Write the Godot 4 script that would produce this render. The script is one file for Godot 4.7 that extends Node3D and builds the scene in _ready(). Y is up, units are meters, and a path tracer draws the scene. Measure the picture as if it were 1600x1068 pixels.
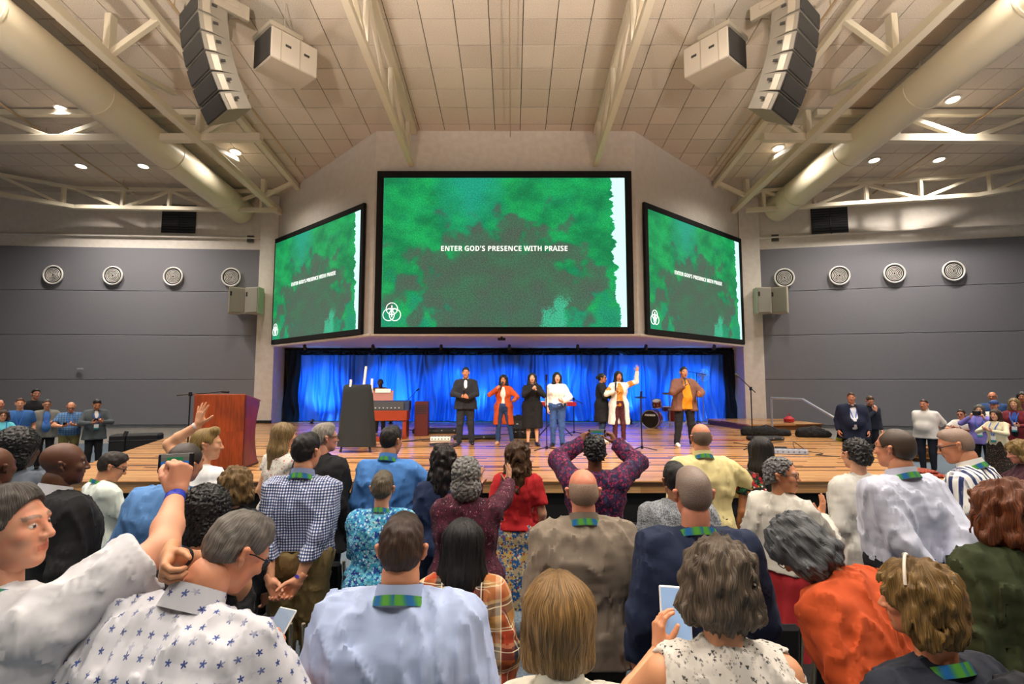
extends Node3D
# An auditorium during a worship session: ceiling, three screens, stage, performers and the standing audience.
# Metres, y up; the camera stands at x = 0, z = 0 and looks towards -z. The hall floor is y = 0, the stage floor y = STAGE.

const STAGE := 0.8
const SIDE := 0.12
const HOUSE := 21.0
const BLUE := 14.0
const UP := 12.0
const BOWL := 42.0
const FRONT := 78.0
var mats := {}
var shared := {}
var used := {}
var stood := []
var noise := FastNoiseLite.new()
var rng := RandomNumberGenerator.new()


func _ready() -> void:
	rng.seed = 11
	noise.seed = 5
	noise.noise_type = FastNoiseLite.TYPE_SIMPLEX_SMOOTH
	noise.frequency = 1.0
	noise.fractal_type = FastNoiseLite.FRACTAL_NONE
	set_camera()
	set_light()
	build_shell()
	build_ceiling()
	build_trusses()
	build_side_walls()
	build_bay_and_screens()
	build_stage()
	build_audio()
	build_stage_things()
	build_people()
	build_chairs()


func set_camera() -> void:
	var cam := Camera3D.new()
	cam.name = "camera"
	cam.fov = rad_to_deg(2.0 * atan(534.0 / 800.0))
	cam.near = 0.05
	cam.far = 200.0
	add_child(cam)
	cam.position = Vector3(0, 2.2, 0)
	cam.rotation.x = atan(66.0 / 800.0)


func set_light() -> void:
	var env := Environment.new()
	env.background_mode = Environment.BG_COLOR
	env.background_color = Color(0, 0, 0)
	env.tonemap_mode = Environment.TONE_MAPPER_LINEAR
	env.tonemap_exposure = 0.88
	env.sdfgi_enabled = true
	env.ssao_enabled = true
	env.ssil_enabled = true
	var w := WorldEnvironment.new()
	w.name = "world_environment"
	w.environment = env
	add_child(w)


# ---------------------------------------------------------------- helpers

func srgb(hex: String) -> Color:
	return Color.html(hex)


func mat(key: String, hex := "ffffff", rough := 0.8, metal := 0.0) -> StandardMaterial3D:
	if mats.has(key):
		return mats[key]
	var m := StandardMaterial3D.new()
	m.resource_name = key
	m.albedo_color = srgb(hex)
	m.roughness = rough
	m.metallic = metal
	mats[key] = m
	return m


func glow(key: String, hex: String, energy: float) -> StandardMaterial3D:
	var m := mat(key, hex, 0.6)
	m.emission_enabled = true
	m.emission = srgb(hex)
	m.emission_energy_multiplier = energy
	return m


func numbered(called: String) -> String:
	if not used.has(called):
		used[called] = 0
		return called
	used[called] += 1
	return "%s_%03d" % [called, used[called]]


func tag(o: Node3D, label := "", category := "", group := "", kind := "") -> Node3D:
	if label: o.set_meta("label", label)
	if category: o.set_meta("category", category)
	if group: o.set_meta("group", group)
	if kind: o.set_meta("kind", kind)
	return o


func thing(called: String, label: String, category: String, at := Vector3.ZERO, turn := 0.0, group := "") -> Node3D:
	var o := Node3D.new()
	o.name = numbered(called)
	add_child(o)
	o.position = at
	o.rotation.y = deg_to_rad(turn)
	return tag(o, label, category, group)


func part(parent: Node3D, called: String, mesh: Mesh, m: Material, at := Vector3.ZERO, turn := Vector3.ZERO) -> MeshInstance3D:
	var o := MeshInstance3D.new()
	o.name = called if parent != self else numbered(called)
	o.mesh = mesh
	o.material_override = m
	parent.add_child(o, true)
	o.position = at
	o.rotation_degrees = turn
	return o


func structure(called: String, mesh: Mesh, m: Material, at := Vector3.ZERO, turn := Vector3.ZERO) -> MeshInstance3D:
	var o := part(self, called, mesh, m, at, turn)
	o.set_meta("kind", "structure")
	return o


func copy_of(o: Node3D, at: Vector3, turn: float, label := "") -> Node3D:
	var c: Node3D = o.duplicate()
	c.name = numbered(String(o.name))
	add_child(c)
	c.position = at
	c.rotation.y = deg_to_rad(turn)
	if label: c.set_meta("label", label)
	return c


func commit(v: PackedVector3Array, n: PackedVector3Array, idx: PackedInt32Array, uv := PackedVector2Array(), col := PackedColorArray(), into: ArrayMesh = null) -> ArrayMesh:
	var a := []
	a.resize(Mesh.ARRAY_MAX)
	a[Mesh.ARRAY_VERTEX] = v
	a[Mesh.ARRAY_NORMAL] = n
	if uv.size(): a[Mesh.ARRAY_TEX_UV] = uv
	if col.size(): a[Mesh.ARRAY_COLOR] = col
	a[Mesh.ARRAY_INDEX] = idx
	var m := into if into else ArrayMesh.new()
	if v.size() and idx.size():
		m.add_surface_from_arrays(Mesh.PRIMITIVE_TRIANGLES, a)
	return m


func flat_mesh(tris: PackedVector3Array) -> ArrayMesh:
	var n := PackedVector3Array()
	var idx := PackedInt32Array()
	for i in range(0, tris.size(), 3):
		var q := (tris[i + 2] - tris[i]).cross(tris[i + 1] - tris[i]).normalized()
		for k in 3:
			n.append(q)
			idx.append(i + k)
	return commit(tris, n, idx)


# A box with chamfered edges, centred on the origin.
func box(size: Vector3, bevel := 0.0) -> Mesh:
	var key := "box %s %.4f" % [size, bevel]
	if shared.has(key):
		return shared[key]
	var h := size / 2.0
	var b := minf(bevel, minf(h.x, minf(h.y, h.z)) * 0.9)
	var t := PackedVector3Array()
	if b <= 0.0:
		var m := BoxMesh.new()
		m.size = size
		shared[key] = m
		return m
	var quad := func(a: Vector3, b2: Vector3, c: Vector3, d: Vector3) -> void:
		var out := (a + b2 + c + d) / 4.0
		if (c - a).cross(b2 - a).dot(out) < 0.0:
			var s := b2
			b2 = d
			d = s
		t.append_array([a, b2, c, a, c, d])
	for ax in 3:
		for s in [-1.0, 1.0]:
			var u := (ax + 1) % 3
			var w := (ax + 2) % 3
			var p := []
			for q in [[-1, -1], [1, -1], [1, 1], [-1, 1]]:
				var v := Vector3()
				v[ax] = s * h[ax]
				v[u] = q[0] * (h[u] - b)
				v[w] = q[1] * (h[w] - b)
				p.append(v)
			quad.call(p[0], p[1], p[2], p[3])
	for ax in 3:
		var u := (ax + 1) % 3
		var w := (ax + 2) % 3
		for q in [[-1, -1], [1, -1], [1, 1], [-1, 1]]:
			var v := []
			for s in [-1.0, 1.0]:
				var a := Vector3()
				a[ax] = s * (h[ax] - b)
				a[u] = q[0] * h[u]
				a[w] = q[1] * (h[w] - b)
				var c := Vector3()
				c[ax] = s * (h[ax] - b)
				c[u] = q[0] * (h[u] - b)
				c[w] = q[1] * h[w]
				v.append([a, c])
			quad.call(v[0][0], v[0][1], v[1][1], v[1][0])
	for sx in [-1.0, 1.0]:
		for sy in [-1.0, 1.0]:
			for sz in [-1.0, 1.0]:
				var a := Vector3(sx * h.x, sy * (h.y - b), sz * (h.z - b))
				var c := Vector3(sx * (h.x - b), sy * h.y, sz * (h.z - b))
				var d := Vector3(sx * (h.x - b), sy * (h.y - b), sz * h.z)
				if (d - a).cross(c - a).dot(a) < 0.0:
					t.append_array([a, d, c])
				else:
					t.append_array([a, c, d])
	var m := flat_mesh(t)
	shared[key] = m
	return m


# A tube swept along points; closed rings when loop is set. squash flattens it across the given normal.
func tube(pts: Array, r: float, sides := 8, loop := false, r_end := -1.0) -> ArrayMesh:
	var v := PackedVector3Array()
	var nn := PackedVector3Array()
	var idx := PackedInt32Array()
	var n := pts.size()
	var up := Vector3(0.13, 0.97, 0.21).normalized()
	for i in n:
		var a: Vector3 = pts[(i - 1 + n) % n] if loop or i > 0 else pts[0]
		var b: Vector3 = pts[(i + 1) % n] if loop or i < n - 1 else pts[n - 1]
		var dir := (b - a).normalized()
		var x := up.cross(dir)
		if x.length() < 0.1:
			x = Vector3(1, 0, 0).cross(dir)
		x = x.normalized()
		var y := dir.cross(x).normalized()
		up = y
		var rr := r if r_end < 0.0 else lerpf(r, r_end, float(i) / maxf(n - 1, 1))
		for k in sides:
			var q := x * cos(TAU * k / sides) + y * sin(TAU * k / sides)
			v.append(pts[i] + q * rr)
			nn.append(q)
	var rings := n if loop else n - 1
	for i in rings:
		for k in sides:
			var a := i * sides + k
			var b := i * sides + (k + 1) % sides
			var c := ((i + 1) % n) * sides + k
			var d := ((i + 1) % n) * sides + (k + 1) % sides
			idx.append_array([a, c, b, b, c, d])
	if not loop:
		for e in [0, n - 1]:
			var base := v.size()
			var dir: Vector3 = (pts[0] - pts[1]).normalized() if e == 0 else (pts[n - 1] - pts[n - 2]).normalized()
			v.append(pts[e])
			nn.append(dir)
			for k in sides:
				v.append(v[e * sides + k])
				nn.append(dir)
			for k in sides:
				if e == 0:
					idx.append_array([base, base + 1 + k, base + 1 + (k + 1) % sides])
				else:
					idx.append_array([base, base + 1 + (k + 1) % sides, base + 1 + k])
	return commit(v, nn, idx)


# A surface of revolution about y from (radius, height) pairs.
func lathe(profile: Array, segs := 24) -> ArrayMesh:
	var v := PackedVector3Array()
	var nn := PackedVector3Array()
	var idx := PackedInt32Array()
	var n := profile.size()
	for i in n - 1:
		var a: Vector2 = profile[i]
		var b: Vector2 = profile[i + 1]
		var dir := (b - a).normalized()
		var base := v.size()
		for k in segs + 1:
			var q := TAU * k / segs
			var out := Vector3(cos(q) * dir.y, -dir.x, sin(q) * dir.y)
			v.append(Vector3(cos(q) * a.x, a.y, sin(q) * a.x))
			v.append(Vector3(cos(q) * b.x, b.y, sin(q) * b.x))
			nn.append(out)
			nn.append(out)
		for k in segs:
			var c := base + k * 2
			idx.append_array([c, c + 2, c + 1, c + 1, c + 2, c + 3])
	return commit(v, nn, idx)


func ring_points(c: Vector3, r: float, x: Vector3, y: Vector3, n := 24) -> Array:
	var p := []
	for k in n:
		p.append(c + x * (r * cos(TAU * k / n)) + y * (r * sin(TAU * k / n)))
	return p


# A prism over a polygon in the xz plane, between two heights (each corner may have a top of its own).
func prism(poly: PackedVector2Array, y0: float, y1: float, tops := []) -> ArrayMesh:
	var t := PackedVector3Array()
	var n := poly.size()
	var clockwise := Geometry2D.is_polygon_clockwise(poly)
	var top := func(i: int) -> Vector3: return Vector3(poly[i].x, tops[i] if tops.size() else y1, poly[i].y)
	var low := func(i: int) -> Vector3: return Vector3(poly[i].x, y0, poly[i].y)
	for i in n:
		var j := (i + 1) % n
		if clockwise:
			t.append_array([low.call(i), low.call(j), top.call(j), low.call(i), top.call(j), top.call(i)])
		else:
			t.append_array([low.call(j), low.call(i), top.call(i), low.call(j), top.call(i), top.call(j)])
	var tri := Geometry2D.triangulate_polygon(poly)
	for i in range(0, tri.size(), 3):
		var a: Vector3 = top.call(tri[i])
		var b: Vector3 = top.call(tri[i + 1])
		var c: Vector3 = top.call(tri[i + 2])
		var up := (c - a).cross(b - a).y > 0.0
		if up: t.append_array([a, b, c])
		else: t.append_array([a, c, b])
		a = low.call(tri[i])
		b = low.call(tri[i + 1])
		c = low.call(tri[i + 2])
		if up: t.append_array([a, c, b])
		else: t.append_array([a, b, c])
	return flat_mesh(t)


# A bar of square section between two points, as a part.
func bar(parent: Node3D, called: String, a: Vector3, b: Vector3, w: float, h: float, m: Material) -> MeshInstance3D:
	var l := (b - a).length()
	var o := part(parent, called, box(Vector3(w, h, snappedf(l, 0.001)), 0.008), m)
	o.position = (a + b) / 2.0
	var up := Vector3.UP if absf((b - a).normalized().y) < 0.95 else Vector3.RIGHT
	o.basis = Basis.looking_at((b - a).normalized(), up)
	return o


func pixels(w: int, h: int, f: Callable) -> ImageTexture:
	var d := PackedByteArray()
	d.resize(w * h * 3)
	var i := 0
	for y in h:
		for x in w:
			var c: Color = f.call(x, y)
			d[i] = clampi(int(c.r * 255.0), 0, 255)
			d[i + 1] = clampi(int(c.g * 255.0), 0, 255)
			d[i + 2] = clampi(int(c.b * 255.0), 0, 255)
			i += 3
	return ImageTexture.create_from_image(Image.create_from_data(w, h, false, Image.FORMAT_RGB8, d))


# Seamless noise picture with a colour ramp.
func noise_tex(freq: float, c0: Color, c1: Color, size := 256, stretch := Vector2(1, 1), octaves := 3, kind := FastNoiseLite.TYPE_SIMPLEX_SMOOTH) -> NoiseTexture2D:
	var n := FastNoiseLite.new()
	n.noise_type = kind
	n.frequency = freq
	n.fractal_octaves = octaves
	n.seed = int(freq * 9000.0) + size
	var t := NoiseTexture2D.new()
	t.width = int(size * stretch.x)
	t.height = int(size * stretch.y)
	t.seamless = true
	t.noise = n
	var g := Gradient.new()
	g.set_color(0, c0)
	g.set_color(1, c1)
	t.color_ramp = g
	return t


# ---------------------------------------------------------------- the hall

func ceil_y(z: float) -> float:
	return 11.36 + 0.1168 * z


func build_shell() -> void:
	var carpet := mat("carpet", "ffffff", 0.95)
	carpet.albedo_texture = noise_tex(0.09, srgb("3d4a57"), srgb("75828c"), 256, Vector2(1, 1), 4)
	carpet.uv1_triplanar = true
	carpet.uv1_world_triplanar = true
	carpet.uv1_scale = Vector3(1.6, 1.6, 1.6)
	structure("floor", box(Vector3(44, 0.3, 33)), carpet, Vector3(0, -0.15, -6.0))
	var left := PackedVector2Array([Vector2(-21, -8.6), Vector2(-7.75, -8.6), Vector2(-11.15, -18.4), Vector2(-21, -18.0)])
	structure("floor_side", prism(left, 0.0, SIDE), carpet)
	var right := PackedVector2Array([Vector2(21, -8.6), Vector2(7.25, -8.6), Vector2(10.1, -18.4), Vector2(21, -16.2)])
	structure("floor_side", prism(right, 0.0, SIDE), carpet)
	var white := mat("painted_wall", "e4ddd4", 0.85)
	white.albedo_texture = noise_tex(0.02, srgb("f2f0ee"), srgb("ffffff"), 256)
	white.uv1_triplanar = true
	white.uv1_world_triplanar = true
	white.uv1_scale = Vector3(0.8, 0.8, 0.8)
	var hall := mat("hall_wall", "7d7770", 0.9)
	structure("wall_left", box(Vector3(0.3, 13.5, 33)), hall, Vector3(-21.6, 6.6, -6.0))
	structure("wall_right", box(Vector3(0.3, 13.5, 33)), hall, Vector3(21.6, 6.6, -6.0))
	structure("wall_back", box(Vector3(44, 13.5, 0.3)), hall, Vector3(0, 6.6, 10.4))


# The sloped ceiling: a slab and, in view, tiles hung below it with a dark gap between them.
func build_ceiling() -> void:
	var slope := rad_to_deg(atan(0.1168))
	var slab := mat("ceiling_slab", "3d342b", 0.95)
	var c := structure("ceiling", box(Vector3(44, 0.3, 33.2)), slab, Vector3(0, ceil_y(-6.0) + 0.2, -6.0), Vector3(-slope, 0, 0))
	var tiles := []
	for i in 3:
		var m := mat("ceiling_tile_%d" % i, ["d6cabc", "d1c5b7", "dbcfc1"][i], 0.92)
		m.albedo_texture = noise_tex(0.11 + 0.01 * i, srgb("dedad4"), srgb("ffffff"), 128, Vector2(1, 1), 2)
		m.uv1_triplanar = true
		m.uv1_scale = Vector3(2.2, 2.2, 2.2)
		tiles.append(m)
	var mesh := box(Vector3(0.727, 0.03, 0.727), 0.004)
	var cells := []
	var inv := c.transform.affine_inverse()
	for r in 32:
		var z := -18.75 + 0.372 + r * 0.744
		for k in range(-27, 28):
			var x := k * 0.744 - 0.13
			# hidden behind the forward screen bay
			if z < -15.0 and absf(x + 0.2) < 3.0 + (-15.0 - z) * 1.1:
				continue
			cells.append(Vector3(x, ceil_y(z) + 0.03, z))
	var score := func(p: Vector3) -> float:
		var u := absf(p.x) / -p.z if p.z < -1.0 else 9.0
		var v := (p.y - 2.2) / -p.z if p.z < -1.0 else 9.0
		return p.length() + (200.0 if u > 1.12 or v > 0.82 else 0.0)
	cells.sort_custom(func(a: Vector3, b: Vector3) -> bool: return score.call(a) < score.call(b))
	var tilt := Basis.from_euler(Vector3(-deg_to_rad(slope), 0, 0))
	var rest := MultiMesh.new()
	rest.transform_format = MultiMesh.TRANSFORM_3D
	rest.mesh = mesh
	rest.instance_count = cells.size() - 300
	for i in cells.size():
		var t := inv * Transform3D(tilt, cells[i])
		if i < 300:
			var o := part(c, "ceiling_tile", mesh, tiles[rng.randi() % 3])
			o.transform = t
		else:
			rest.set_instance_transform(i - 300, t)
	var mm := MultiMeshInstance3D.new()
	mm.name = "ceiling_tiles"
	mm.multimesh = rest
	mm.material_override = tiles[0]
	mm.set_meta("kind", "stuff")
	c.add_child(mm)
	build_downlights()
	build_pendants()


func build_downlights() -> void:
	var ring := mat("downlight_trim", "e8e4dc", 0.5)
	var lit := glow("downlight_glow", "fff1dc", 6.0)
	var spots := [[-12.42, -13.54, "left, nearest to the round duct"], [-14.33, -16.49, "far left, furthest from the screens"], [-12.26, -16.49, "left, beside the duct at the back"], [-8.75, -15.66, "left, between the duct and the screens"],
		[11.84, -13.17, "right, nearest to the round duct"], [8.32, -15.45, "right, between the duct and the screens"], [11.8, -16.14, "right, beside the duct at the back"], [13.88, -16.1, "far right, furthest from the screens"]]
	for z in [-8.2, -3.2, 2.2]:
		for x in [-15.0, -9.0, -3.4, 3.0, 8.6, 14.6]:
			spots.append([x, z, ""])
	var n := 0
	for s in spots:
		var y := ceil_y(s[1])
		var label: String = "round white recessed downlight, ceiling " + s[2] if s[2] else "round recessed downlight in the ceiling above the seats"
		var o := thing("downlight", label, "downlight", Vector3(s[0], y, s[1]), 0.0, "recessed ceiling downlights" if s[2] else "recessed downlights above the seats")
		o.rotation.x = -atan(0.1168)
		part(o, "trim", lathe([Vector2(0.15, 0.03), Vector2(0.19, 0.0), Vector2(0.19, -0.02), Vector2(0.15, -0.025), Vector2(0.15, 0.03)], 20), ring)
		part(o, "lens", lathe([Vector2(0.0, -0.01), Vector2(0.15, -0.01), Vector2(0.15, 0.0), Vector2(0.0, 0.0)], 20), lit)
		var l := SpotLight3D.new()
		l.name = "light"
		l.light_color = srgb("fff5ea")
		l.light_energy = HOUSE * 2.2 if s[1] > -10.0 else HOUSE * 2.0
		l.light_size = 0.14
		l.spot_angle = 72.0
		l.spot_angle_attenuation = 1.0
		l.spot_range = 40.0
		l.spot_attenuation = 2.0
		l.shadow_enabled = true
		o.add_child(l)
		l.position = Vector3(0, -0.05, 0)
		l.rotation_degrees = Vector3(-90, 0, 0)
		n += 1


# Frosted bowls hung above the rear seats that throw light up at the ceiling.
func build_pendants() -> void:
	var shade := glow("pendant_glow", "fff4e6", 1.5)
	var rod := mat("pendant_rod", "8d8478", 0.5)
	for s in [[-9.5, "far left"], [-3.4, "left of the middle"], [3.0, "right of the middle"], [9.1, "far right"]]:
		var p := Vector3(s[0], 6.4, -4.2)
		var o := thing("pendant_bowl", "frosted glass pendant bowl lighting the ceiling above the seats, %s" % s[1], "pendant light", p)
		part(o, "bowl", lathe([Vector2(0.0, -0.1), Vector2(0.12, -0.085), Vector2(0.2, -0.03), Vector2(0.22, 0.03), Vector2(0.205, 0.03), Vector2(0.19, -0.02), Vector2(0.1, -0.07), Vector2(0.0, -0.08)], 24), shade)
		part(o, "rod", tube([Vector3(0, -0.08, 0), Vector3(0, ceil_y(p.z) - p.y, 0)], 0.012, 8), rod)
		var l := SpotLight3D.new()
		l.name = "light"
		l.light_color = srgb("fff1e2")
		l.light_energy = BOWL
		l.light_size = 0.16
		l.spot_angle = 84.0
		l.spot_angle_attenuation = 0.4
		l.spot_range = 40.0
		l.shadow_enabled = true
		o.add_child(l)
		l.position = Vector3(0, 0.05, 0)
		l.rotation_degrees = Vector3(90, 0, 0)


func build_trusses() -> void:
	var steel := mat("truss_paint", "d6cbb4", 0.55)
	# bottom chord heights fall gently towards the stage
	var low := func(z: float) -> float: return 8.55 - 0.072 * (z + 18.7) * -1.0 if false else 8.55 + 0.072 * (z + 18.7)
	for s in [[-8.62, "left", -1.0], [8.15, "right", 1.0]]:
		var x: float = s[0]
		var side: float = s[2]
		var t := thing("roof_truss", "cream steel roof truss running beside the %s round duct" % s[1], "truss", Vector3(x, 8.55, -18.6))
		var b := Vector3(x, 8.55, -18.6)
		var P := func(dx: float, y: float, z: float) -> Vector3: return Vector3(x + dx, y, z) - b
		bar(t, "bottom_chord", P.call(0, low.call(-18.6), -18.6), P.call(0, low.call(-5.0), -5.0), 0.2, 0.2, steel)
		bar(t, "top_chord", P.call(-side * 1.0, ceil_y(-18.6) - 0.12, -18.6), P.call(-side * 1.0, ceil_y(-5.0) - 0.12, -5.0), 0.16, 0.16, steel)
		for z in [-17.3, -13.6, -10.4, -7.4]:
			bar(t, "post", P.call(0, low.call(z), z), P.call(0, ceil_y(z) - 0.05, z), 0.2, 0.14, steel)
			bar(t, "brace", P.call(0, low.call(z) + 0.05, z), P.call(-side * 1.0, ceil_y(z) - 0.15, z), 0.12, 0.12, steel)
			if z > -17.0:
				bar(t, "diagonal", P.call(0, low.call(z), z), P.call(side * 0.2, ceil_y(z - 2.4) - 0.1, z - 2.4), 0.12, 0.12, steel)
	for s in [[-2.95, "left"], [2.45, "right"]]:
		var x: float = s[0]
		var b := Vector3(x, 8.6, -14.5)
		var t := thing("roof_truss", "slim cream truss on the ceiling above the main screen, %s one" % s[1], "truss", b)
		var lo := func(z: float) -> float: return 8.62 + 0.062 * (z + 14.6)
		var P := func(dx: float, y: float, z: float) -> Vector3: return Vector3(x + dx, y, z) - b
		bar(t, "bottom_chord", P.call(0, lo.call(-14.55), -14.55), P.call(0, lo.call(-4.0), -4.0), 0.15, 0.15, steel)
		bar(t, "top_chord", P.call(0.05, ceil_y(-14.55) - 0.06, -14.55), P.call(0.05, ceil_y(-4.0) - 0.06, -4.0), 0.2, 0.12, steel)
		for z in [-14.0, -11.9, -9.8, -7.7]:
			bar(t, "post", P.call(0, lo.call(z), z), P.call(0, ceil_y(z) - 0.05, z), 0.12, 0.12, steel)
			bar(t, "web", P.call(0, lo.call(z), z), P.call(0, ceil_y(z + 2.1) - 0.06, z + 2.1), 0.1, 0.1, steel)
	# trusses across the hall at both sides
	for s in [[-1.0, "left"], [1.0, "right"]]:
		var side: float = s[0]
		var x0 := 8.4 * side
		var x1 := 20.6 * side
		var zz := -13.6
		var b := Vector3(x0, low.call(zz), zz)
		var t := thing("cross_truss", "cream truss crossing under the %s duct towards the side wall" % s[1], "truss", b)
		var P := func(x: float, y: float, z: float) -> Vector3: return Vector3(x, y, z) - b
		var yb: float = low.call(zz)
		bar(t, "bottom_chord", P.call(x0 - side * 1.5, yb + 0.05, zz), P.call(x1, yb - 0.05, zz), 0.2, 0.2, steel)
		bar(t, "top_chord", P.call(x0, ceil_y(zz) - 0.1, zz), P.call(x1, ceil_y(zz) - 0.1, zz), 0.16, 0.16, steel)
		for k in 5:
			var xa := x0 + side * (2.2 + k * 2.0)
			if k % 2 == 0:
				bar(t, "post", P.call(xa, yb, zz), P.call(xa, ceil_y(zz) - 0.1, zz), 0.16, 0.12, steel)
			bar(t, "diagonal", P.call(xa + side * (2.0 if k % 2 == 0 else 0.0), yb, zz), P.call(xa + side * (0.0 if k % 2 == 0 else 2.0), ceil_y(zz) - 0.1, zz), 0.13, 0.13, steel)
		# the truss at the back wall, parallel to it
		var tilt := 0.05 if side < 0.0 else 0.21
		var y2 := 8.42
		var xe := 15.4 * side
		var at := func(x: float, dy: float) -> Vector3: return Vector3(x - x0, dy, (absf(x) - 8.4) * tilt)
		var q := thing("rear_truss", "cream truss in front of the %s upper back wall" % s[1], "truss", Vector3(x0, y2, -17.95))
		bar(q, "bottom_chord", at.call(x0, 0.0), at.call(xe, 0.0), 0.18, 0.14, steel)
		bar(q, "top_chord", at.call(x0, 0.68), at.call(xe, 0.68), 0.12, 0.12, steel)
		for k in 4:
			var xa := side * (9.0 + k * 1.6)
			bar(q, "post", at.call(xa, 0.0), at.call(xa, 0.66), 0.12, 0.1, steel)
			if k % 2 == 0:
				bar(q, "diagonal", at.call(xa, 0.64), at.call(xa + side * 1.6, 0.0), 0.1, 0.1, steel)
			else:
				bar(q, "diagonal", at.call(xa, 0.0), at.call(xa + side * 1.6, 0.64), 0.1, 0.1, steel)
		var e0: Vector3 = at.call(xe, 0.0)
		var e1 := e0 + Vector3(side * 5.0, 0.35, 2.6)
		bar(q, "tie", e0, e1, 0.18, 0.14, steel)
		bar(q, "tie", e0 + Vector3(0, 0.68, 0), e1 + Vector3(0, 0.62, 0), 0.12, 0.12, steel)
		for k in 3:
			var p0 := e0.lerp(e1, 0.06 + k * 0.42)
			bar(q, "post", p0, p0 + Vector3(0, 0.64, 0), 0.14, 0.1, steel)
			bar(q, "diagonal", p0, e0.lerp(e1, minf(0.36 + k * 0.42, 1.0)) + Vector3(0, 0.62, 0), 0.1, 0.1, steel)
	# round ducts
	var duct := mat("duct_paint", "d8cdb4", 0.38)
	for s in [[-10.1, "left"], [9.75, "right"]]:
		var x: float = s[0]
		var b := Vector3(x, 8.62, -18.5 if x < 0.0 else -18.25)
		var d := thing("round_duct", "large cream round air duct under the ceiling, %s side of the hall" % s[1], "duct", b)
		var slope := 0.078
		part(d, "pipe", tube([Vector3(0, 0, -0.15), Vector3(0, slope * 13.5, 13.5)], 0.46, 40), duct)
		for k in 5:
			var z := 1.2 + k * 2.7
			var c := Vector3(0, slope * z, z)
			part(d, "joint_band", tube([c - Vector3(0, slope * 0.03, 0.03), c + Vector3(0, slope * 0.03, 0.03)], 0.472, 40), duct)
			part(d, "strap", tube([c + Vector3(0, 0.46, 0), Vector3(c.x, ceil_y(-18.5 + z) - 8.62, c.z)], 0.012, 6), steel)
	# thin sprinkler pipes under the ceiling
	var pipe := mat("sprinkler_pipe", "b59a78", 0.5)
	for s in [[-7.0, "left of the line array"], [6.6, "right of the line array"], [-13.6, "far left"], [13.0, "far right"], [-0.05, "above the middle of the stage"]]:
		var z0 := -18.0 if absf(s[0]) > 7.5 else (-16.6 if absf(s[0]) > 1.0 else -14.5)
		var b := Vector3(s[0], ceil_y(z0) - 0.22, z0)
		var d := thing("sprinkler_pipe", "thin sprinkler pipe below the ceiling tiles, %s" % s[1], "pipe", b)
		part(d, "pipe", tube([Vector3.ZERO, Vector3(0, 0.1168 * 11.0, 11.0)], 0.028 if absf(s[0]) > 1.0 else 0.012, 8), pipe)
		for k in 4:
			var z := 0.6 + k * 3.0
			part(d, "hanger", tube([Vector3(0, 0.1168 * z, z), Vector3(0, 0.1168 * z + 0.22, z)], 0.012, 6), pipe)


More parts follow.
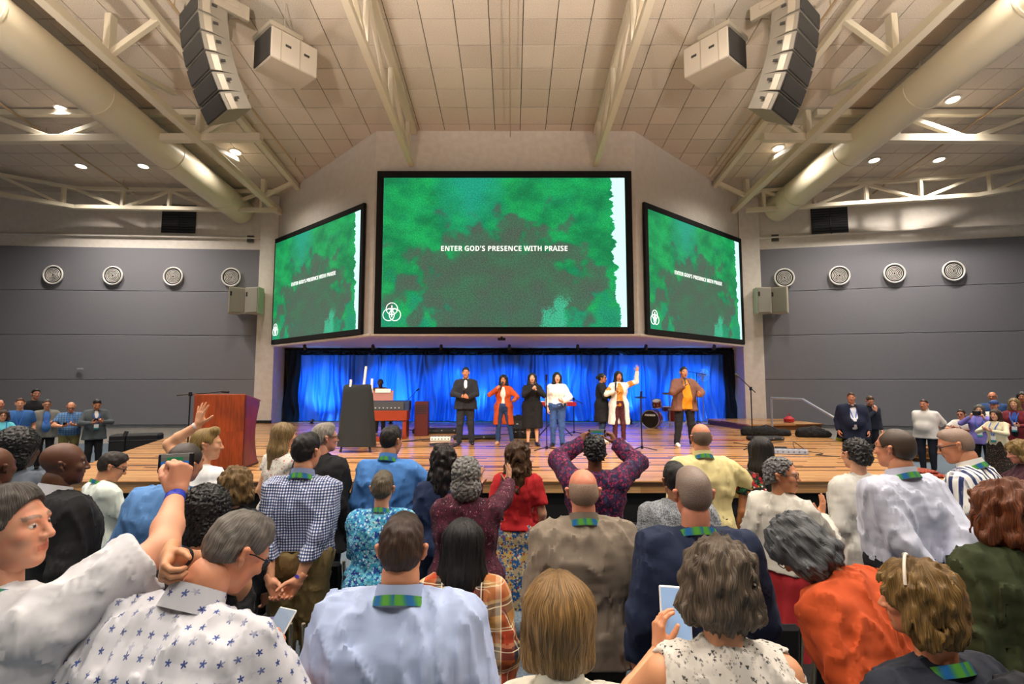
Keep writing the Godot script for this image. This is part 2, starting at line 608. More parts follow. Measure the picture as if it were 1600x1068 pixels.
# The two grey upholstered walls beside the stage with their vents and speakers.
func build_side_walls() -> void:
	var white: StandardMaterial3D = mats["painted_wall"]
	var felt := mat("grey_acoustic_cloth", "86868c", 0.98)
	felt.albedo_texture = noise_tex(0.16, srgb("d2d2d4"), srgb("ffffff"), 256, Vector2(1, 1), 4)
	felt.uv1_triplanar = true
	felt.uv1_world_triplanar = true
	felt.uv1_scale = Vector3(0.9, 0.9, 0.9)
	var dark := mat("black_grille", "1d1d1e", 0.7)
	var seam := mat("panel_seam", "8d8d92", 0.9)
	for s in [["left", Vector3(-9.2, 0, -18.75), Vector3(-21.5, 0, -17.95), -1.0], ["right", Vector3(9.05, 0, -18.75), Vector3(21.5, 0, -16.05), 1.0]]:
		var a: Vector3 = s[1]
		var b: Vector3 = s[2]
		var side: float = s[3]
		var along := (b - a).normalized()
		var l := (b - a).length()
		var turn := rad_to_deg(atan2(-along.z, along.x))
		var inward := Vector3(0, 0, 1).rotated(Vector3.UP, deg_to_rad(turn)) * (1.0 if side > 0.0 else -1.0)
		var w := structure("wall_front_%s" % s[0], box(Vector3(l, 10.0, 0.4)), white, (a + b) / 2.0 + Vector3(0, 5.0, 0) - inward * 0.25, Vector3(0, turn, 0))
		var flip := 0.0 if side > 0.0 else 180.0
		# upholstered panels, each a piece
		for k in 4:
			var o := part(w, "acoustic_panel", box(Vector3(l, 1.598, 0.05), 0.012), felt)
			o.position = Vector3(0, 0.75 + 1.612 * (k + 0.5) - 5.0, 0.225 * (1.0 if side > 0.0 else -1.0))
		var upper := part(w, "upper_ledge", box(Vector3(l, 0.06, 0.12), 0.01), white)
		upper.position = Vector3(0, 7.62 - 5.0, 0.24 * (1.0 if side > 0.0 else -1.0))
		var base := part(w, "panel_rail", box(Vector3(l, 0.035, 0.09)), mat("dark_rail", "55555a", 0.8))
		base.position = Vector3(0, 0.73 - 5.0, 0.24 * (1.0 if side > 0.0 else -1.0))
		var on := func(x: float, y: float, out: float) -> Vector3:
			var t := (x - a.x) / along.x
			return a + along * t + Vector3(0, y, 0) + inward * out
		# round diffusers
		var xs := [-16.55, -14.5, -12.4, -10.35] if side < 0.0 else [9.98, 11.75, 13.45, 15.2]
		var places := ["furthest from the stage", "second from the far side", "third from the far side", "nearest to the screens"] if side < 0.0 else ["nearest to the screens", "second from the screens", "third from the screens", "furthest from the stage"]
		for k in 4:
			var o := thing("round_diffuser", "round white ringed air diffuser on %s grey wall, %s" % [s[0], places[k]], "air vent", on.call(xs[k], 6.13 if side < 0.0 else 6.08, 0.05), turn + flip)
			var ringm := mat("diffuser_ring", "e6e3dd", 0.45)
			var face := part(o, "backing", lathe([Vector2(0.0, 0.005), Vector2(0.3, 0.005), Vector2(0.3, -0.02)], 32), dark)
			face.rotation_degrees = Vector3(90, 0, 0)
			for r in [0.325, 0.24, 0.19, 0.14, 0.09, 0.045]:
				var wd := 0.03 if r > 0.3 else 0.011
				part(o, "ring", tube(ring_points(Vector3(0, 0, 0.03), r, Vector3(1, 0, 0), Vector3(0, 1, 0), 32), wd, 8, true), ringm)
		# dark grilles on the upper wall
		var g := thing("wall_grille", "black rectangular return air grille high on the %s back wall" % s[0], "air vent", on.call(-12.35 if side < 0.0 else 11.55, 8.3 if side < 0.0 else 8.15, 0.0), turn + flip)
		part(g, "backing", box(Vector3(1.2, 1.05, 0.04)), dark)
		for k in 11:
			part(g, "slat", box(Vector3(1.16, 0.05, 0.03)), mat("grille_slat", "2c2c2d", 0.6), Vector3(0, -0.45 + 0.09 * k, 0.03), Vector3(30, 0, 0))
		part(g, "mullion", box(Vector3(0.03, 1.05, 0.06)), dark, Vector3(0.02, 0, 0.03))
		var g2 := thing("small_grille", "small dark square vent on the upper %s back wall" % s[0], "air vent", on.call(-9.75 if side < 0.0 else 9.75, 7.6, 0.0), turn + flip)
		part(g2, "frame", box(Vector3(0.26, 0.26, 0.03), 0.01), mat("vent_frame", "6e675d", 0.7))
		for k in 4:
			part(g2, "slat", box(Vector3(0.22, 0.03, 0.02)), dark, Vector3(0, -0.08 + 0.055 * k, 0.02))
		# wall speakers on brackets
		var cab := mat("speaker_cream", "b8b09c", 0.6)
		var cloth := mat("speaker_grille_cloth", "8f8c82", 0.9)
		var pos := [[-10.0, 35.0, "nearer to the round vent"], [-9.3, -18.0, "beside the screen"]] if side < 0.0 else [[9.1, 18.0, "beside the screen"], [9.75, -35.0, "nearer to the round vent"]]
		for p in pos:
			var where: Vector3 = on.call(p[0], 5.2, 0.4)
			var o := thing("wall_speaker", "beige loudspeaker on the %s side wall, %s" % [s[0], p[2]], "speaker", where, turn + flip + p[1])
			var poly := PackedVector2Array([Vector2(-0.27, 0.2), Vector2(0.27, 0.2), Vector2(0.18, -0.2), Vector2(-0.18, -0.2)])
			part(o, "cabinet", prism(poly, -0.47, 0.47), cab)
			part(o, "grille", box(Vector3(0.5, 0.88, 0.025), 0.01), cloth, Vector3(0, 0, 0.21))
			part(o, "bracket", box(Vector3(0.1, 0.12, 0.24), 0.01), mat("bracket_black", "1b1b1b", 0.5), Vector3(0, -0.15, -0.3))
			part(o, "horn", box(Vector3(0.06, 0.16, 0.02), 0.005), mat("bracket_black"), Vector3(-0.2, 0.22, 0.225))
	# exit speaker plate low on the left wall
	var o2 := thing("wall_plate", "small pale plate on the left grey wall above the standing men", "plate", Vector3(-15.4, 2.75, -18.27), 176.0)
	part(o2, "plate", box(Vector3(0.24, 0.05, 0.03), 0.008), mat("plate_grey", "a5a5a8", 0.5))
	part(o2, "lip", box(Vector3(0.24, 0.012, 0.05), 0.004), mat("plate_grey"), Vector3(0, -0.02, 0.01))


# ---------------------------------------------------------------- screen bay, stage house

func screen_picture() -> ImageTexture:
	var n1 := FastNoiseLite.new()
	n1.seed = 3
	n1.frequency = 0.011
	n1.fractal_octaves = 5
	var n2 := FastNoiseLite.new()
	n2.seed = 8
	n2.frequency = 0.22
	n2.fractal_octaves = 2
	var green := Color(0.085, 0.60, 0.32)
	var deep := Color(0.05, 0.44, 0.26)
	var teal := Color(0.10, 0.56, 0.47)
	var dark := Color(0.28, 0.335, 0.285)
	var pale := Color(0.22, 0.66, 0.51)
	return pixels(640, 380, func(x: int, y: int) -> Color:
		var u := x / 640.0
		var v := y / 380.0
		var a := n1.get_noise_2d(x, y)
		var b := n1.get_noise_2d(x + 900, y * 1.3 + 300)
		var g := n2.get_noise_2d(x, y)
		var edge := 0.945 + 0.03 * (v - 0.2) + 0.03 * n1.get_noise_2d(70, y * 1.6) + 0.012 * n1.get_noise_2d(170, y * 6.0) + 0.004 * g
		if u > edge:
			return Color(0.80, 0.97, 0.95)
		var c := green.lerp(deep, clampf(0.5 + b * 1.1, 0.0, 1.0))
		var t := clampf(1.0 - absf(u - 0.36) / 0.17, 0.0, 1.0) * clampf(1.0 - v / 0.5, 0.0, 1.0)
		c = c.lerp(teal, clampf(t * 1.3 + a * 0.3, 0.0, 0.85))
		c = c.lerp(teal, clampf(0.55 - absf(v - 0.95) * 2.2 + b * 0.9, 0.0, 0.5))
		var dx := (u - 0.50) / 0.43
		var dy := (v - 0.75) / 0.44
		var m := 1.08 - sqrt(dx * dx + dy * dy) + a * 0.8 + g * 0.13 - maxf(0.0, u - 0.8) * 2.0
		c = c.lerp(dark, clampf(m * 4.0, 0.0, 0.95) * (0.9 + 0.2 * b))
		var hx := (u - 0.725) / 0.055
		var hy := (v - 0.93) / 0.12
		var hm := 1.0 - sqrt(hx * hx + hy * hy) + a * 0.9 + g * 0.2
		c = c.lerp(pale, clampf(hm * 3.0, 0.0, 0.9))
		var grain := 1.0 + g * 0.22
		return Color(c.r * grain, c.g * grain, c.b * grain))


func make_screen(label: String, at: Vector3, turn: float, w: float, h: float, rim: float) -> void:
	var s := thing("projection_screen", label, "screen", at, turn)
	var black := mat("screen_border", "060608", 0.9)
	part(s, "border", box(Vector3(w, rim, 0.09), 0.01), black, Vector3(0, h / 2 - rim / 2, 0))
	part(s, "border", box(Vector3(w, rim, 0.09), 0.01), black, Vector3(0, -h / 2 + rim / 2, 0))
	part(s, "border", box(Vector3(rim, h - 2 * rim, 0.09), 0.01), black, Vector3(-w / 2 + rim / 2, 0, 0))
	part(s, "border", box(Vector3(rim, h - 2 * rim, 0.09), 0.01), black, Vector3(w / 2 - rim / 2, 0, 0))
	var m := mat("screen_picture", "101010", 0.9)
	if not m.emission_enabled:
		m.emission_enabled = true
		m.emission = Color.BLACK
		m.emission_texture = screen_picture()
		m.emission_energy_multiplier = 1.5
	var iw := w - 2 * rim
	var ih := h - 2 * rim
	var q := QuadMesh.new()
	q.size = Vector2(iw, ih)
	part(s, "picture", q, m, Vector3(0, 0, 0.02))
	var ink := glow("screen_lettering", "f4fbf8", 1.1)
	var t := TextMesh.new()
	var f := SystemFont.new()
	f.font_names = PackedStringArray(["Droid Sans"])
	f.font_weight = 700
	t.font = f
	t.text = "ENTER GOD'S PRESENCE WITH PRAISE"
	t.font_size = 64
	t.pixel_size = 0.01
	t.depth = 0.004
	var k := 0.52 * iw / t.get_aabb().size.x
	var o := part(s, "lettering", t, ink, Vector3(0.0, 0.02 * ih, 0.026))
	o.scale = Vector3(k, k, 1)
	# emblem of three rings with a cross and a curved book line
	var c := Vector3(-iw * 0.457, -ih * 0.404, 0.028)
	var r := 0.0385 * ih
	var flat := Vector3(iw / ih / 1.67, 1, 1)
	for p in [Vector3(0, r * 0.62, 0), Vector3(-r * 0.56, -r * 0.42, 0), Vector3(r * 0.56, -r * 0.42, 0)]:
		part(s, "emblem_ring", tube(ring_points(c + p * flat, r, Vector3(flat.x, 0, 0), Vector3(0, 1, 0), 32), 0.012, 6, true), ink)
	part(s, "emblem_cross", box(Vector3(0.03, r * 2.0, 0.01)), ink, c + Vector3(0, r * 0.2, 0))
	for sd in [-1.0, 1.0]:
		var pts := []
		for i in 9:
			var f2 := i / 8.0
			pts.append(c + Vector3(sd * flat.x * r * (0.05 + 0.95 * f2), r * (0.55 + 0.18 * sin(f2 * PI)) - r * 0.3 * f2 * f2, 0))
		part(s, "emblem_book", tube(pts, 0.010, 6), ink)
	var l := AreaLight3D.new()
	l.name = "light"
	l.area_size = Vector2(iw, ih)
	l.light_color = srgb("5fd39a")
	l.light_energy = 0.9
	l.shadow_enabled = true
	s.add_child(l)
	l.position = Vector3(0, 0, 0.12)
	l.rotation_degrees = Vector3(0, 180, 0)


func build_bay_and_screens() -> void:
	var white: StandardMaterial3D = mats["painted_wall"]
	var A := Vector2(-8.95, -18.9)
	var B := Vector2(-4.02, -14.6)
	var C := Vector2(3.62, -14.6)
	var D := Vector2(8.7, -18.9)
	var low := 3.58
	var wall := func(called: String, p: Vector2, q: Vector2) -> void:
		var nrm := Vector2(-(q - p).y, (q - p).x).normalized() * 0.2
		if nrm.y > 0.0: nrm = -nrm
		var poly := PackedVector2Array([p, q, q + nrm, p + nrm])
		var tops := []
		for v in poly: tops.append(ceil_y(v.y) + 0.05)
		structure(called, prism(poly, low, 9.0, tops), white)
	wall.call("wall_bay_centre", B, C)
	wall.call("wall_bay_left", A, B)
	wall.call("wall_bay_right", C, D)
	var soffit := PackedVector2Array([A + Vector2(0.05, 0), B + Vector2(0.02, -0.03), C + Vector2(-0.02, -0.03), D - Vector2(0.05, 0), Vector2(9.2, -21.3), Vector2(-9.4, -21.3)])
	structure("ceiling_soffit", prism(soffit, low + 0.01, low + 0.2), mat("soffit_paint", "c9c3ba", 0.75))
	# thin shelf under the screens
	var lip := mat("lip_paint", "e3d9cb", 0.6)
	structure("trim_1", box(Vector3(7.66, 0.07, 0.12), 0.01), lip, Vector3(-0.2, low + 0.02, -14.56))
	for s in [[A, B, "trim_2"], [C, D, "trim_3"]]:
		var p: Vector2 = s[0]
		var q: Vector2 = s[1]
		var dir := q - p
		structure(s[2], box(Vector3(dir.length(), 0.07, 0.12), 0.01), lip, Vector3((p.x + q.x) / 2, low + 0.02, (p.y + q.y) / 2 + 0.03), Vector3(0, rad_to_deg(atan2(-dir.y, dir.x)), 0))
	# pilasters beside the stage opening
	structure("wall_pilaster_left", box(Vector3(0.66, 9.2, 0.9)), white, Vector3(-9.0, 4.6, -19.05))
	structure("wall_pilaster_right", box(Vector3(0.74, 9.2, 0.9)), white, Vector3(8.8, 4.6, -19.05))
	var black := mat("black_baseboard", "0e0e10", 0.6)
	structure("baseboard_left", box(Vector3(0.9, 0.11, 0.08), 0.01), black, Vector3(-9.1, STAGE + 0.055, -18.55))
	structure("baseboard_right", box(Vector3(2.7, 0.11, 0.08), 0.01), black, Vector3(9.75, STAGE + 0.055, -18.4), Vector3(0, 12.4, 0))
	# the stage house behind the opening
	var cream := mat("stage_house_wall", "d9cfa8", 0.85)
	structure("wall_stage_left", box(Vector3(0.2, 3.8, 2.4)), cream, Vector3(-9.4, 1.9, -20.3))
	structure("wall_stage_right", box(Vector3(0.2, 3.8, 2.4)), cream, Vector3(9.3, 1.9, -20.3))
	structure("wall_stage_rear", box(Vector3(18.8, 3.8, 0.2)), cream, Vector3(0, 1.9, -21.3))
	make_screen("large black framed centre screen showing a green slide with white words", Vector3(-0.225, 6.015, -14.53), 0.0, 7.42, 4.78, 0.2)
	var la := atan2(B.y - A.y, B.x - A.x)
	var m1 := A.lerp(B, 0.4845)
	make_screen("angled left side screen with the same green slide", Vector3(m1.x, 5.6, m1.y) + Vector3(0.66, 0, 0.75).normalized() * -0.0 + Vector3(-sin(la), 0, cos(la)) * 0.07, -rad_to_deg(la), 5.98, 3.92, 0.17)
	var ra := atan2(D.y - C.y, D.x - C.x)
	var m2 := C.lerp(D, 0.492)
	make_screen("angled right side screen with the same green slide", Vector3(m2.x, 5.6, m2.y) + Vector3(-sin(ra), 0, cos(ra)) * 0.07, -rad_to_deg(ra), 6.0, 3.92, 0.17)
	var cam := thing("soffit_camera", "small black box under the front edge of the soffit", "box", Vector3(-0.3, 3.5, -14.75))
	part(cam, "body", box(Vector3(0.22, 0.07, 0.14), 0.01), black)
	part(cam, "mount", box(Vector3(0.06, 0.06, 0.06)), black, Vector3(0, 0.045, 0))


func build_stage() -> void:
	var wood := mat("stage_boards", "ffffff", 0.24)
	var hash1 := FastNoiseLite.new()
	hash1.noise_type = FastNoiseLite.TYPE_VALUE
	hash1.frequency = 0.9
	hash1.seed = 4
	var grain := FastNoiseLite.new()
	grain.frequency = 0.02
	grain.fractal_octaves = 3
	var lightc := Color(0.80, 0.62, 0.41)
	var midc := Color(0.68, 0.48, 0.29)
	var darkc := Color(0.42, 0.27, 0.16)
	wood.albedo_texture = pixels(512, 512, func(x: int, y: int) -> Color:
		var row := int(y / 16.0)
		var seg := int(fposmod(x / 512.0 * 3.0 + row * 0.37, 3.0))
		var t := fposmod(sin(row * 127.1 + seg * 311.7) * 43758.5, 1.0)
		var c := midc.lerp(lightc, t) if t > 0.2 else darkc.lerp(midc, t * 3.2)
		var g := grain.get_noise_2d(x * 0.5, y * 9.0) * 0.16
		if y % 16 == 0: g -= 0.25
		return Color(c.r * (1 + g), c.g * (1 + g), c.b * (1 + g)))
	wood.uv1_triplanar = true
	wood.uv1_world_triplanar = true
	wood.uv1_scale = Vector3(0.2, 0.35, 0.35)
	wood.uv1_triplanar_sharpness = 8.0
	var front := -7.62
	var poly := PackedVector2Array([Vector2(-6.95, front), Vector2(6.5, front), Vector2(9.9, -18.7), Vector2(9.9, -21.2), Vector2(-9.4, -21.2), Vector2(-10.9, -18.7)])
	structure("floor_stage", prism(poly, 0.62, STAGE), wood)
	var skirt := mat("stage_skirt_cloth", "08080a", 0.95)
	var inset := PackedVector2Array([Vector2(-6.85, front - 0.08), Vector2(6.4, front - 0.08), Vector2(9.7, -18.7), Vector2(-10.7, -18.7)])
	structure("wall_stage_skirt", prism(inset, 0.0, 0.62), skirt)
	var nose := mat("stage_nosing", "a8743f", 0.35)
	structure("trim_4", box(Vector3(13.5, 0.035, 0.05), 0.012), nose, Vector3(-0.225, STAGE - 0.01, front + 0.02))
	var rail := mat("skirt_rail", "3a3a3c", 0.6)
	structure("trim_5", box(Vector3(13.2, 0.03, 0.04)), rail, Vector3(-0.225, 0.17, front - 0.06))
	# low riser on the right wing
	var r := thing("wing_riser", "low wooden step platform on the right wing of the stage", "platform", Vector3(8.1, STAGE, -17.0))
	var rp := PackedVector2Array([Vector2(-1.2, -1.4), Vector2(1.55, -1.4), Vector2(1.55, 1.0), Vector2(-0.9, 1.3)])
	part(r, "deck", prism(rp, 0.14, 0.18), wood)
	part(r, "riser_face", prism(PackedVector2Array([Vector2(-1.15, -1.35), Vector2(1.5, -1.35), Vector2(1.5, 0.96), Vector2(-0.85, 1.25)]), 0.0, 0.14), mat("riser_brown", "6b4526", 0.5))
	# satin curtain in panels
	var satin := mat("curtain_satin", "3f7cd2", 0.38)
	satin.metallic_specular = 0.6
	var cur := thing("stage_curtain", "long blue satin curtain hanging across the back of the stage", "curtain", Vector3(0, STAGE, -19.55))
	var count := 10
	for k in count:
		var x0 := -8.35 + 16.6 * k / count
		part(cur, "curtain_panel", curtain_mesh(16.6 / count + 0.03, 2.62, k), satin, Vector3(x0, 0.02, 0))
	var blackcloth := mat("black_drape", "0a0c14", 0.9)
	part(cur, "side_leg", curtain_mesh(0.55, 2.66, 31), blackcloth, Vector3(-8.55, 0.02, 0.18))
	part(cur, "side_leg", curtain_mesh(0.5, 2.66, 37), blackcloth, Vector3(8.0, 0.02, 0.18))
	part(cur, "valance", curtain_mesh(16.9, 0.17, 41), blackcloth, Vector3(-8.45, 2.5, 0.12))
	part(cur, "curtain_pipe", tube([Vector3(-8.6, 2.68, 0.05), Vector3(8.5, 2.68, 0.05)], 0.03, 10), mat("pipe_black", "141416", 0.4, 0.6))
	for k in 12:
		part(cur, "pipe_clamp", box(Vector3(0.05, 0.1, 0.08), 0.01), mat("pipe_black"), Vector3(-8.0 + k * 1.45, 2.73, 0.05))
	# blue stage lamps under the soffit, aimed at the curtain
	var can := mat("lamp_can", "101012", 0.5)
	for k in 7:
		var x := -7.2 + k * 2.37
		var o := thing("stage_lamp", "small black stage lamp under the soffit shining blue on the curtain", "stage light", Vector3(x, 3.47, -17.75), 0.0, "blue stage lamps under the soffit")
		part(o, "yoke", box(Vector3(0.05, 0.08, 0.05)), can, Vector3(0, 0.07, 0))
		var body := part(o, "can", lathe([Vector2(0.0, 0.09), Vector2(0.05, 0.09), Vector2(0.065, -0.07), Vector2(0.055, -0.07), Vector2(0.05, -0.03), Vector2(0.0, -0.03)], 16), can)
		body.rotation_degrees = Vector3(30, 0, 0)
		var lens := part(o, "lens", lathe([Vector2(0.0, -0.045), Vector2(0.05, -0.045), Vector2(0.05, -0.035), Vector2(0.0, -0.035)], 16), glow("lamp_blue_glow", "3f9bff", 3.0))
		lens.rotation_degrees = Vector3(30, 0, 0)
		var l := SpotLight3D.new()
		l.name = "light"
		l.light_color = srgb("2a98ff")
		l.light_energy = BLUE
		l.light_size = 0.05
		l.spot_angle = 37.0
		l.spot_angle_attenuation = 0.95
		l.spot_range = 20.0
		l.shadow_enabled = true
		o.add_child(l)
		l.position = Vector3(0, -0.06, -0.05)
		l.rotation_degrees = Vector3(-46, 0, 0)
	# blue floor lamps in front of the curtain
	var spots := [[-7.1, "far left, behind the lectern"], [-4.3, "behind the organ"], [-1.55, "behind the grey suit man"], [1.66, "behind the white sweater singer"], [4.2, "behind the drum kit"], [6.4, "far right, beside the fan"]]
	for q in spots:
		var o := thing("floor_lamp", "small black floor lamp shining blue up the curtain, " + q[1], "stage light", Vector3(q[0], STAGE, -18.35))
		part(o, "foot", box(Vector3(0.16, 0.02, 0.12), 0.004), can, Vector3(0, 0.01, 0))
		var body := part(o, "can", lathe([Vector2(0.0, -0.06), Vector2(0.05, -0.06), Vector2(0.065, 0.06), Vector2(0.055, 0.06), Vector2(0.05, 0.03), Vector2(0.0, 0.03)], 16), can, Vector3(0, 0.09, 0))
		body.rotation_degrees = Vector3(-45, 0, 0)
		var lens := part(o, "lens", lathe([Vector2(0.0, 0.035), Vector2(0.05, 0.035), Vector2(0.05, 0.045), Vector2(0.0, 0.045)], 16), glow("lamp_blue_glow", "3f9bff", 3.0), Vector3(0, 0.09, 0))
		lens.rotation_degrees = Vector3(-45, 0, 0)
		var l := SpotLight3D.new()
		l.name = "light"
		l.light_color = srgb("46a8ff")
		l.light_energy = UP
		l.light_size = 0.05
		l.spot_angle = 40.0
		l.spot_angle_attenuation = 1.0
		l.spot_range = 20.0
		l.shadow_enabled = true
		o.add_child(l)
		l.position = Vector3(0, 0.14, -0.05)
		l.rotation_degrees = Vector3(45, 0, 0)
	# front-of-house stage lights on a bar above the audience
	var fb := thing("lighting_bar", "black lighting bar with stage spotlights above the audience", "lighting bar", Vector3(0, 8.6, -2.2))
	part(fb, "pipe", tube([Vector3(-8, 0, 0), Vector3(8, 0, 0)], 0.03, 10), can)
	for k in 7:
		var x := -7.5 + k * 2.5
		part(fb, "hanger", tube([Vector3(x + 0.4, 0, 0), Vector3(x + 0.4, ceil_y(-2.2) - 8.6, 0)], 0.015, 6), can)
	for k in 6:
		var x := -7.0 + k * 2.8
		var o := thing("spotlight", "black stage spotlight hung above the audience", "stage light", Vector3(x, 8.42, -2.25), 0.0, "front of house spotlights")
		var tgt := Vector3(x * 0.8 - 0.2, 0.9, -11.2)
		var dir := (tgt - o.position).normalized()
		var b := part(o, "can", lathe([Vector2(0.0, 0.22), Vector2(0.09, 0.22), Vector2(0.12, -0.16), Vector2(0.105, -0.16), Vector2(0.1, -0.1), Vector2(0.0, -0.1)], 16), can)
		b.basis = Basis(Vector3.RIGHT.cross(-dir).normalized(), 0.0) if false else Basis(Quaternion(Vector3.DOWN, dir))
		part(o, "yoke", box(Vector3(0.06, 0.2, 0.06)), can, Vector3(0, 0.1, 0))
		var lens := part(o, "lens", lathe([Vector2(0.0, -0.125), Vector2(0.1, -0.125), Vector2(0.1, -0.115), Vector2(0.0, -0.115)], 16), glow("spot_glow", "fff0dc", 4.0))
		lens.basis = b.basis
		var l := SpotLight3D.new()
		l.name = "light"
		l.light_color = srgb("ffecd8")
		l.light_energy = FRONT
		l.light_size = 0.1
		l.spot_angle = 17.0
		l.spot_angle_attenuation = 0.7
		l.spot_range = 40.0
		l.shadow_enabled = true
		o.add_child(l)
		l.position = dir * 0.18
		l.basis = Basis.looking_at(dir)


func curtain_mesh(w: float, h: float, seedn: int) -> ArrayMesh:
	var cols := maxi(8, int(w * 46.0))
	var rows := 16
	var v := PackedVector3Array()
	var idx := PackedInt32Array()
	for j in rows + 1:
		var f := float(j) / rows
		for i in cols + 1:
			var u := float(i) / cols * w
			var q := u * 21.0 + noise.get_noise_2d(u * 2.2 + seedn * 17.0, f * 0.8) * 4.5
			var amp := 0.05 + 0.06 * f * (0.6 + 0.6 * noise.get_noise_2d(u * 1.4 + seedn * 3.0, 5.0))
			var z := sin(q) * amp + noise.get_noise_2d(u * 3.0 + seedn, f * 3.0) * 0.03 * f
			if f > 0.9 and h > 2.0:
				z += (f - 0.9) * 2.2 * maxf(0.0, noise.get_noise_2d(u * 2.5 + seedn * 9.0, 2.0) + 0.25)
			v.append(Vector3(u + noise.get_noise_2d(u * 2.0, f * 2.0 + seedn) * 0.02, h * (1.0 - f), z))
	for j in rows:
		for i in cols:
			var a := j * (cols + 1) + i
			idx.append_array([a, a + 1, a + cols + 1, a + 1, a + cols + 2, a + cols + 1])
	var n := PackedVector3Array()
	n.resize(v.size())
	for k in range(0, idx.size(), 3):
		var q := (v[idx[k + 2]] - v[idx[k]]).cross(v[idx[k + 1]] - v[idx[k]])
		for e in 3: n[idx[k + e]] += q
	for k in n.size(): n[k] = n[k].normalized()
	return commit(v, n, idx)


# ---------------------------------------------------------------- loudspeakers, furniture of the stage, chairs

func build_audio() -> void:
	var grey := mat("array_cabinet", "8f887c", 0.6)
	var grille := mat("array_grille", "3a3835", 0.85)
	var steel := mat("array_steel", "b4ab9a", 0.45, 0.3)
	for s in [["left", -1.0, Vector3(-6.12, 9.55, -9.75)], ["right", 1.0, Vector3(5.62, 9.55, -9.75)]]:
		var side: float = s[1]
		var yaw := side * 40.0
		var top: Vector3 = s[2]
		var rig := thing("line_array", "hanging curved line array of six grey speaker boxes, %s of the screens" % s[0], "speaker", top, yaw)
		part(rig, "fly_frame", box(Vector3(0.98, 0.14, 0.7), 0.01), steel, Vector3(0, 0.25, -0.05))
		part(rig, "fly_frame", box(Vector3(0.1, 0.3, 0.9), 0.01), steel, Vector3(0.42, 0.2, -0.15))
		part(rig, "fly_frame", box(Vector3(0.1, 0.3, 0.9), 0.01), steel, Vector3(-0.42, 0.2, -0.15))
		for dx in [-0.4, 0.4]:
			part(rig, "chain", tube([Vector3(dx, 0.3, -0.1), Vector3(dx, ceil_y(-9.75) - 9.6, -0.1)], 0.015, 6), steel)
		var p := Vector3(0, 0.12, 0.1)
		for k in 6:
			var tilt := 4.0 + k * 5.0
			var bs := Basis(Vector3.RIGHT, deg_to_rad(tilt))
			p += bs * Vector3(0, -0.175, 0)
			var poly := PackedVector2Array([Vector2(-0.5, 0.26), Vector2(0.5, 0.26), Vector2(0.5, 0.1), Vector2(0.4, -0.3), Vector2(-0.4, -0.3), Vector2(-0.5, 0.1)])
			var b := part(rig, "speaker_box", prism(poly, -0.165, 0.165), grey)
			b.transform = Transform3D(bs, p)
			part(b, "grille", box(Vector3(0.94, 0.31, 0.04), 0.015), grille, Vector3(0, 0, 0.265))
			for dx in [-0.495, 0.495]:
				part(b, "rigging_plate", box(Vector3(0.03, 0.3, 0.14), 0.006), steel, Vector3(dx, -0.02, 0.12))
				part(b, "handle_slot", box(Vector3(0.012, 0.05, 0.09)), grille, Vector3(dx * 1.03, 0.03, -0.02))
			p += bs * Vector3(0, -0.175, 0)
		var sp := top + Vector3(-side * 1.15, -0.42, -0.55)
		var sub := thing("subwoofer", "pale box speaker hung behind the %s line array" % s[0], "speaker", sp, yaw)
		part(sub, "cabinet", box(Vector3(0.78, 0.66, 1.0), 0.02), mat("sub_cabinet", "c2b8a8", 0.65), Vector3(0, 0, -0.2))
		part(sub, "grille", box(Vector3(0.72, 0.6, 0.03), 0.01), grille, Vector3(0, 0, 0.31))
		part(sub, "frame", box(Vector3(0.82, 0.1, 0.7), 0.01), steel, Vector3(0, 0.38, 0.0))
		for dz in [-0.05, -0.45]:
			part(sub, "handle_slot", box(Vector3(0.012, 0.05, 0.12)), grille, Vector3(side * -0.39, 0.05, dz))
			part(sub, "rail", box(Vector3(0.02, 0.64, 0.02)), steel, Vector3(side * -0.395, 0.0, dz + 0.15))
		for dx in [-0.3, 0.3]:
			part(sub, "chain", tube([Vector3(dx, 0.4, 0), Vector3(dx, ceil_y(sp.z) - sp.y - 0.02, 0)], 0.015, 6), steel)


func mic_stand(label: String, at: Vector3, h: float, boom_a := Vector3.ZERO, boom_b := Vector3.ZERO) -> void:
	var black := mat("stand_black", "111113", 0.4, 0.3)
	var o := thing("microphone_stand", label, "microphone stand", at)
	part(o, "pole", tube([Vector3(0, 0.03, 0), Vector3(0, h, 0)], 0.012, 8), black)
	part(o, "hub", lathe([Vector2(0.0, 0.1), Vector2(0.03, 0.09), Vector2(0.03, 0.03), Vector2(0.0, 0.02)], 12), black)
	for k in 3:
		var q := TAU * k / 3.0 + 0.5
		part(o, "leg", tube([Vector3(0, 0.07, 0), Vector3(cos(q) * 0.32, 0.015, sin(q) * 0.32)], 0.011, 6), black)
	if boom_a != boom_b:
		part(o, "clutch", lathe([Vector2(0.0, h + 0.03), Vector2(0.03, h + 0.02), Vector2(0.03, h - 0.05), Vector2(0.0, h - 0.06)], 10), black)
		part(o, "boom", tube([boom_a, boom_b], 0.01, 8), black)
		part(o, "clip", tube([boom_b, boom_b + (boom_b - boom_a).normalized() * 0.12 + Vector3(0, -0.02, 0)], 0.022, 8), black)
	else:
		part(o, "clip", tube([Vector3(0, h, 0), Vector3(0, h + 0.13, 0.04)], 0.022, 8), black)


func cable(label: String, pts: Array, hex := "121214", r := 0.008) -> void:
	var c := Curve3D.new()
	for i in pts.size():
		var a: Vector3 = pts[maxi(i - 1, 0)]
		var b: Vector3 = pts[mini(i + 1, pts.size() - 1)]
		c.add_point(pts[i], -(b - a) * 0.2, (b - a) * 0.2)
	var o := tag(part(self, "cable", tube(Array(c.tessellate(3, 4.0)), r, 6), mat("cable_" + hex, hex, 0.6)), label, "cable")
	o.position.y += 0.0


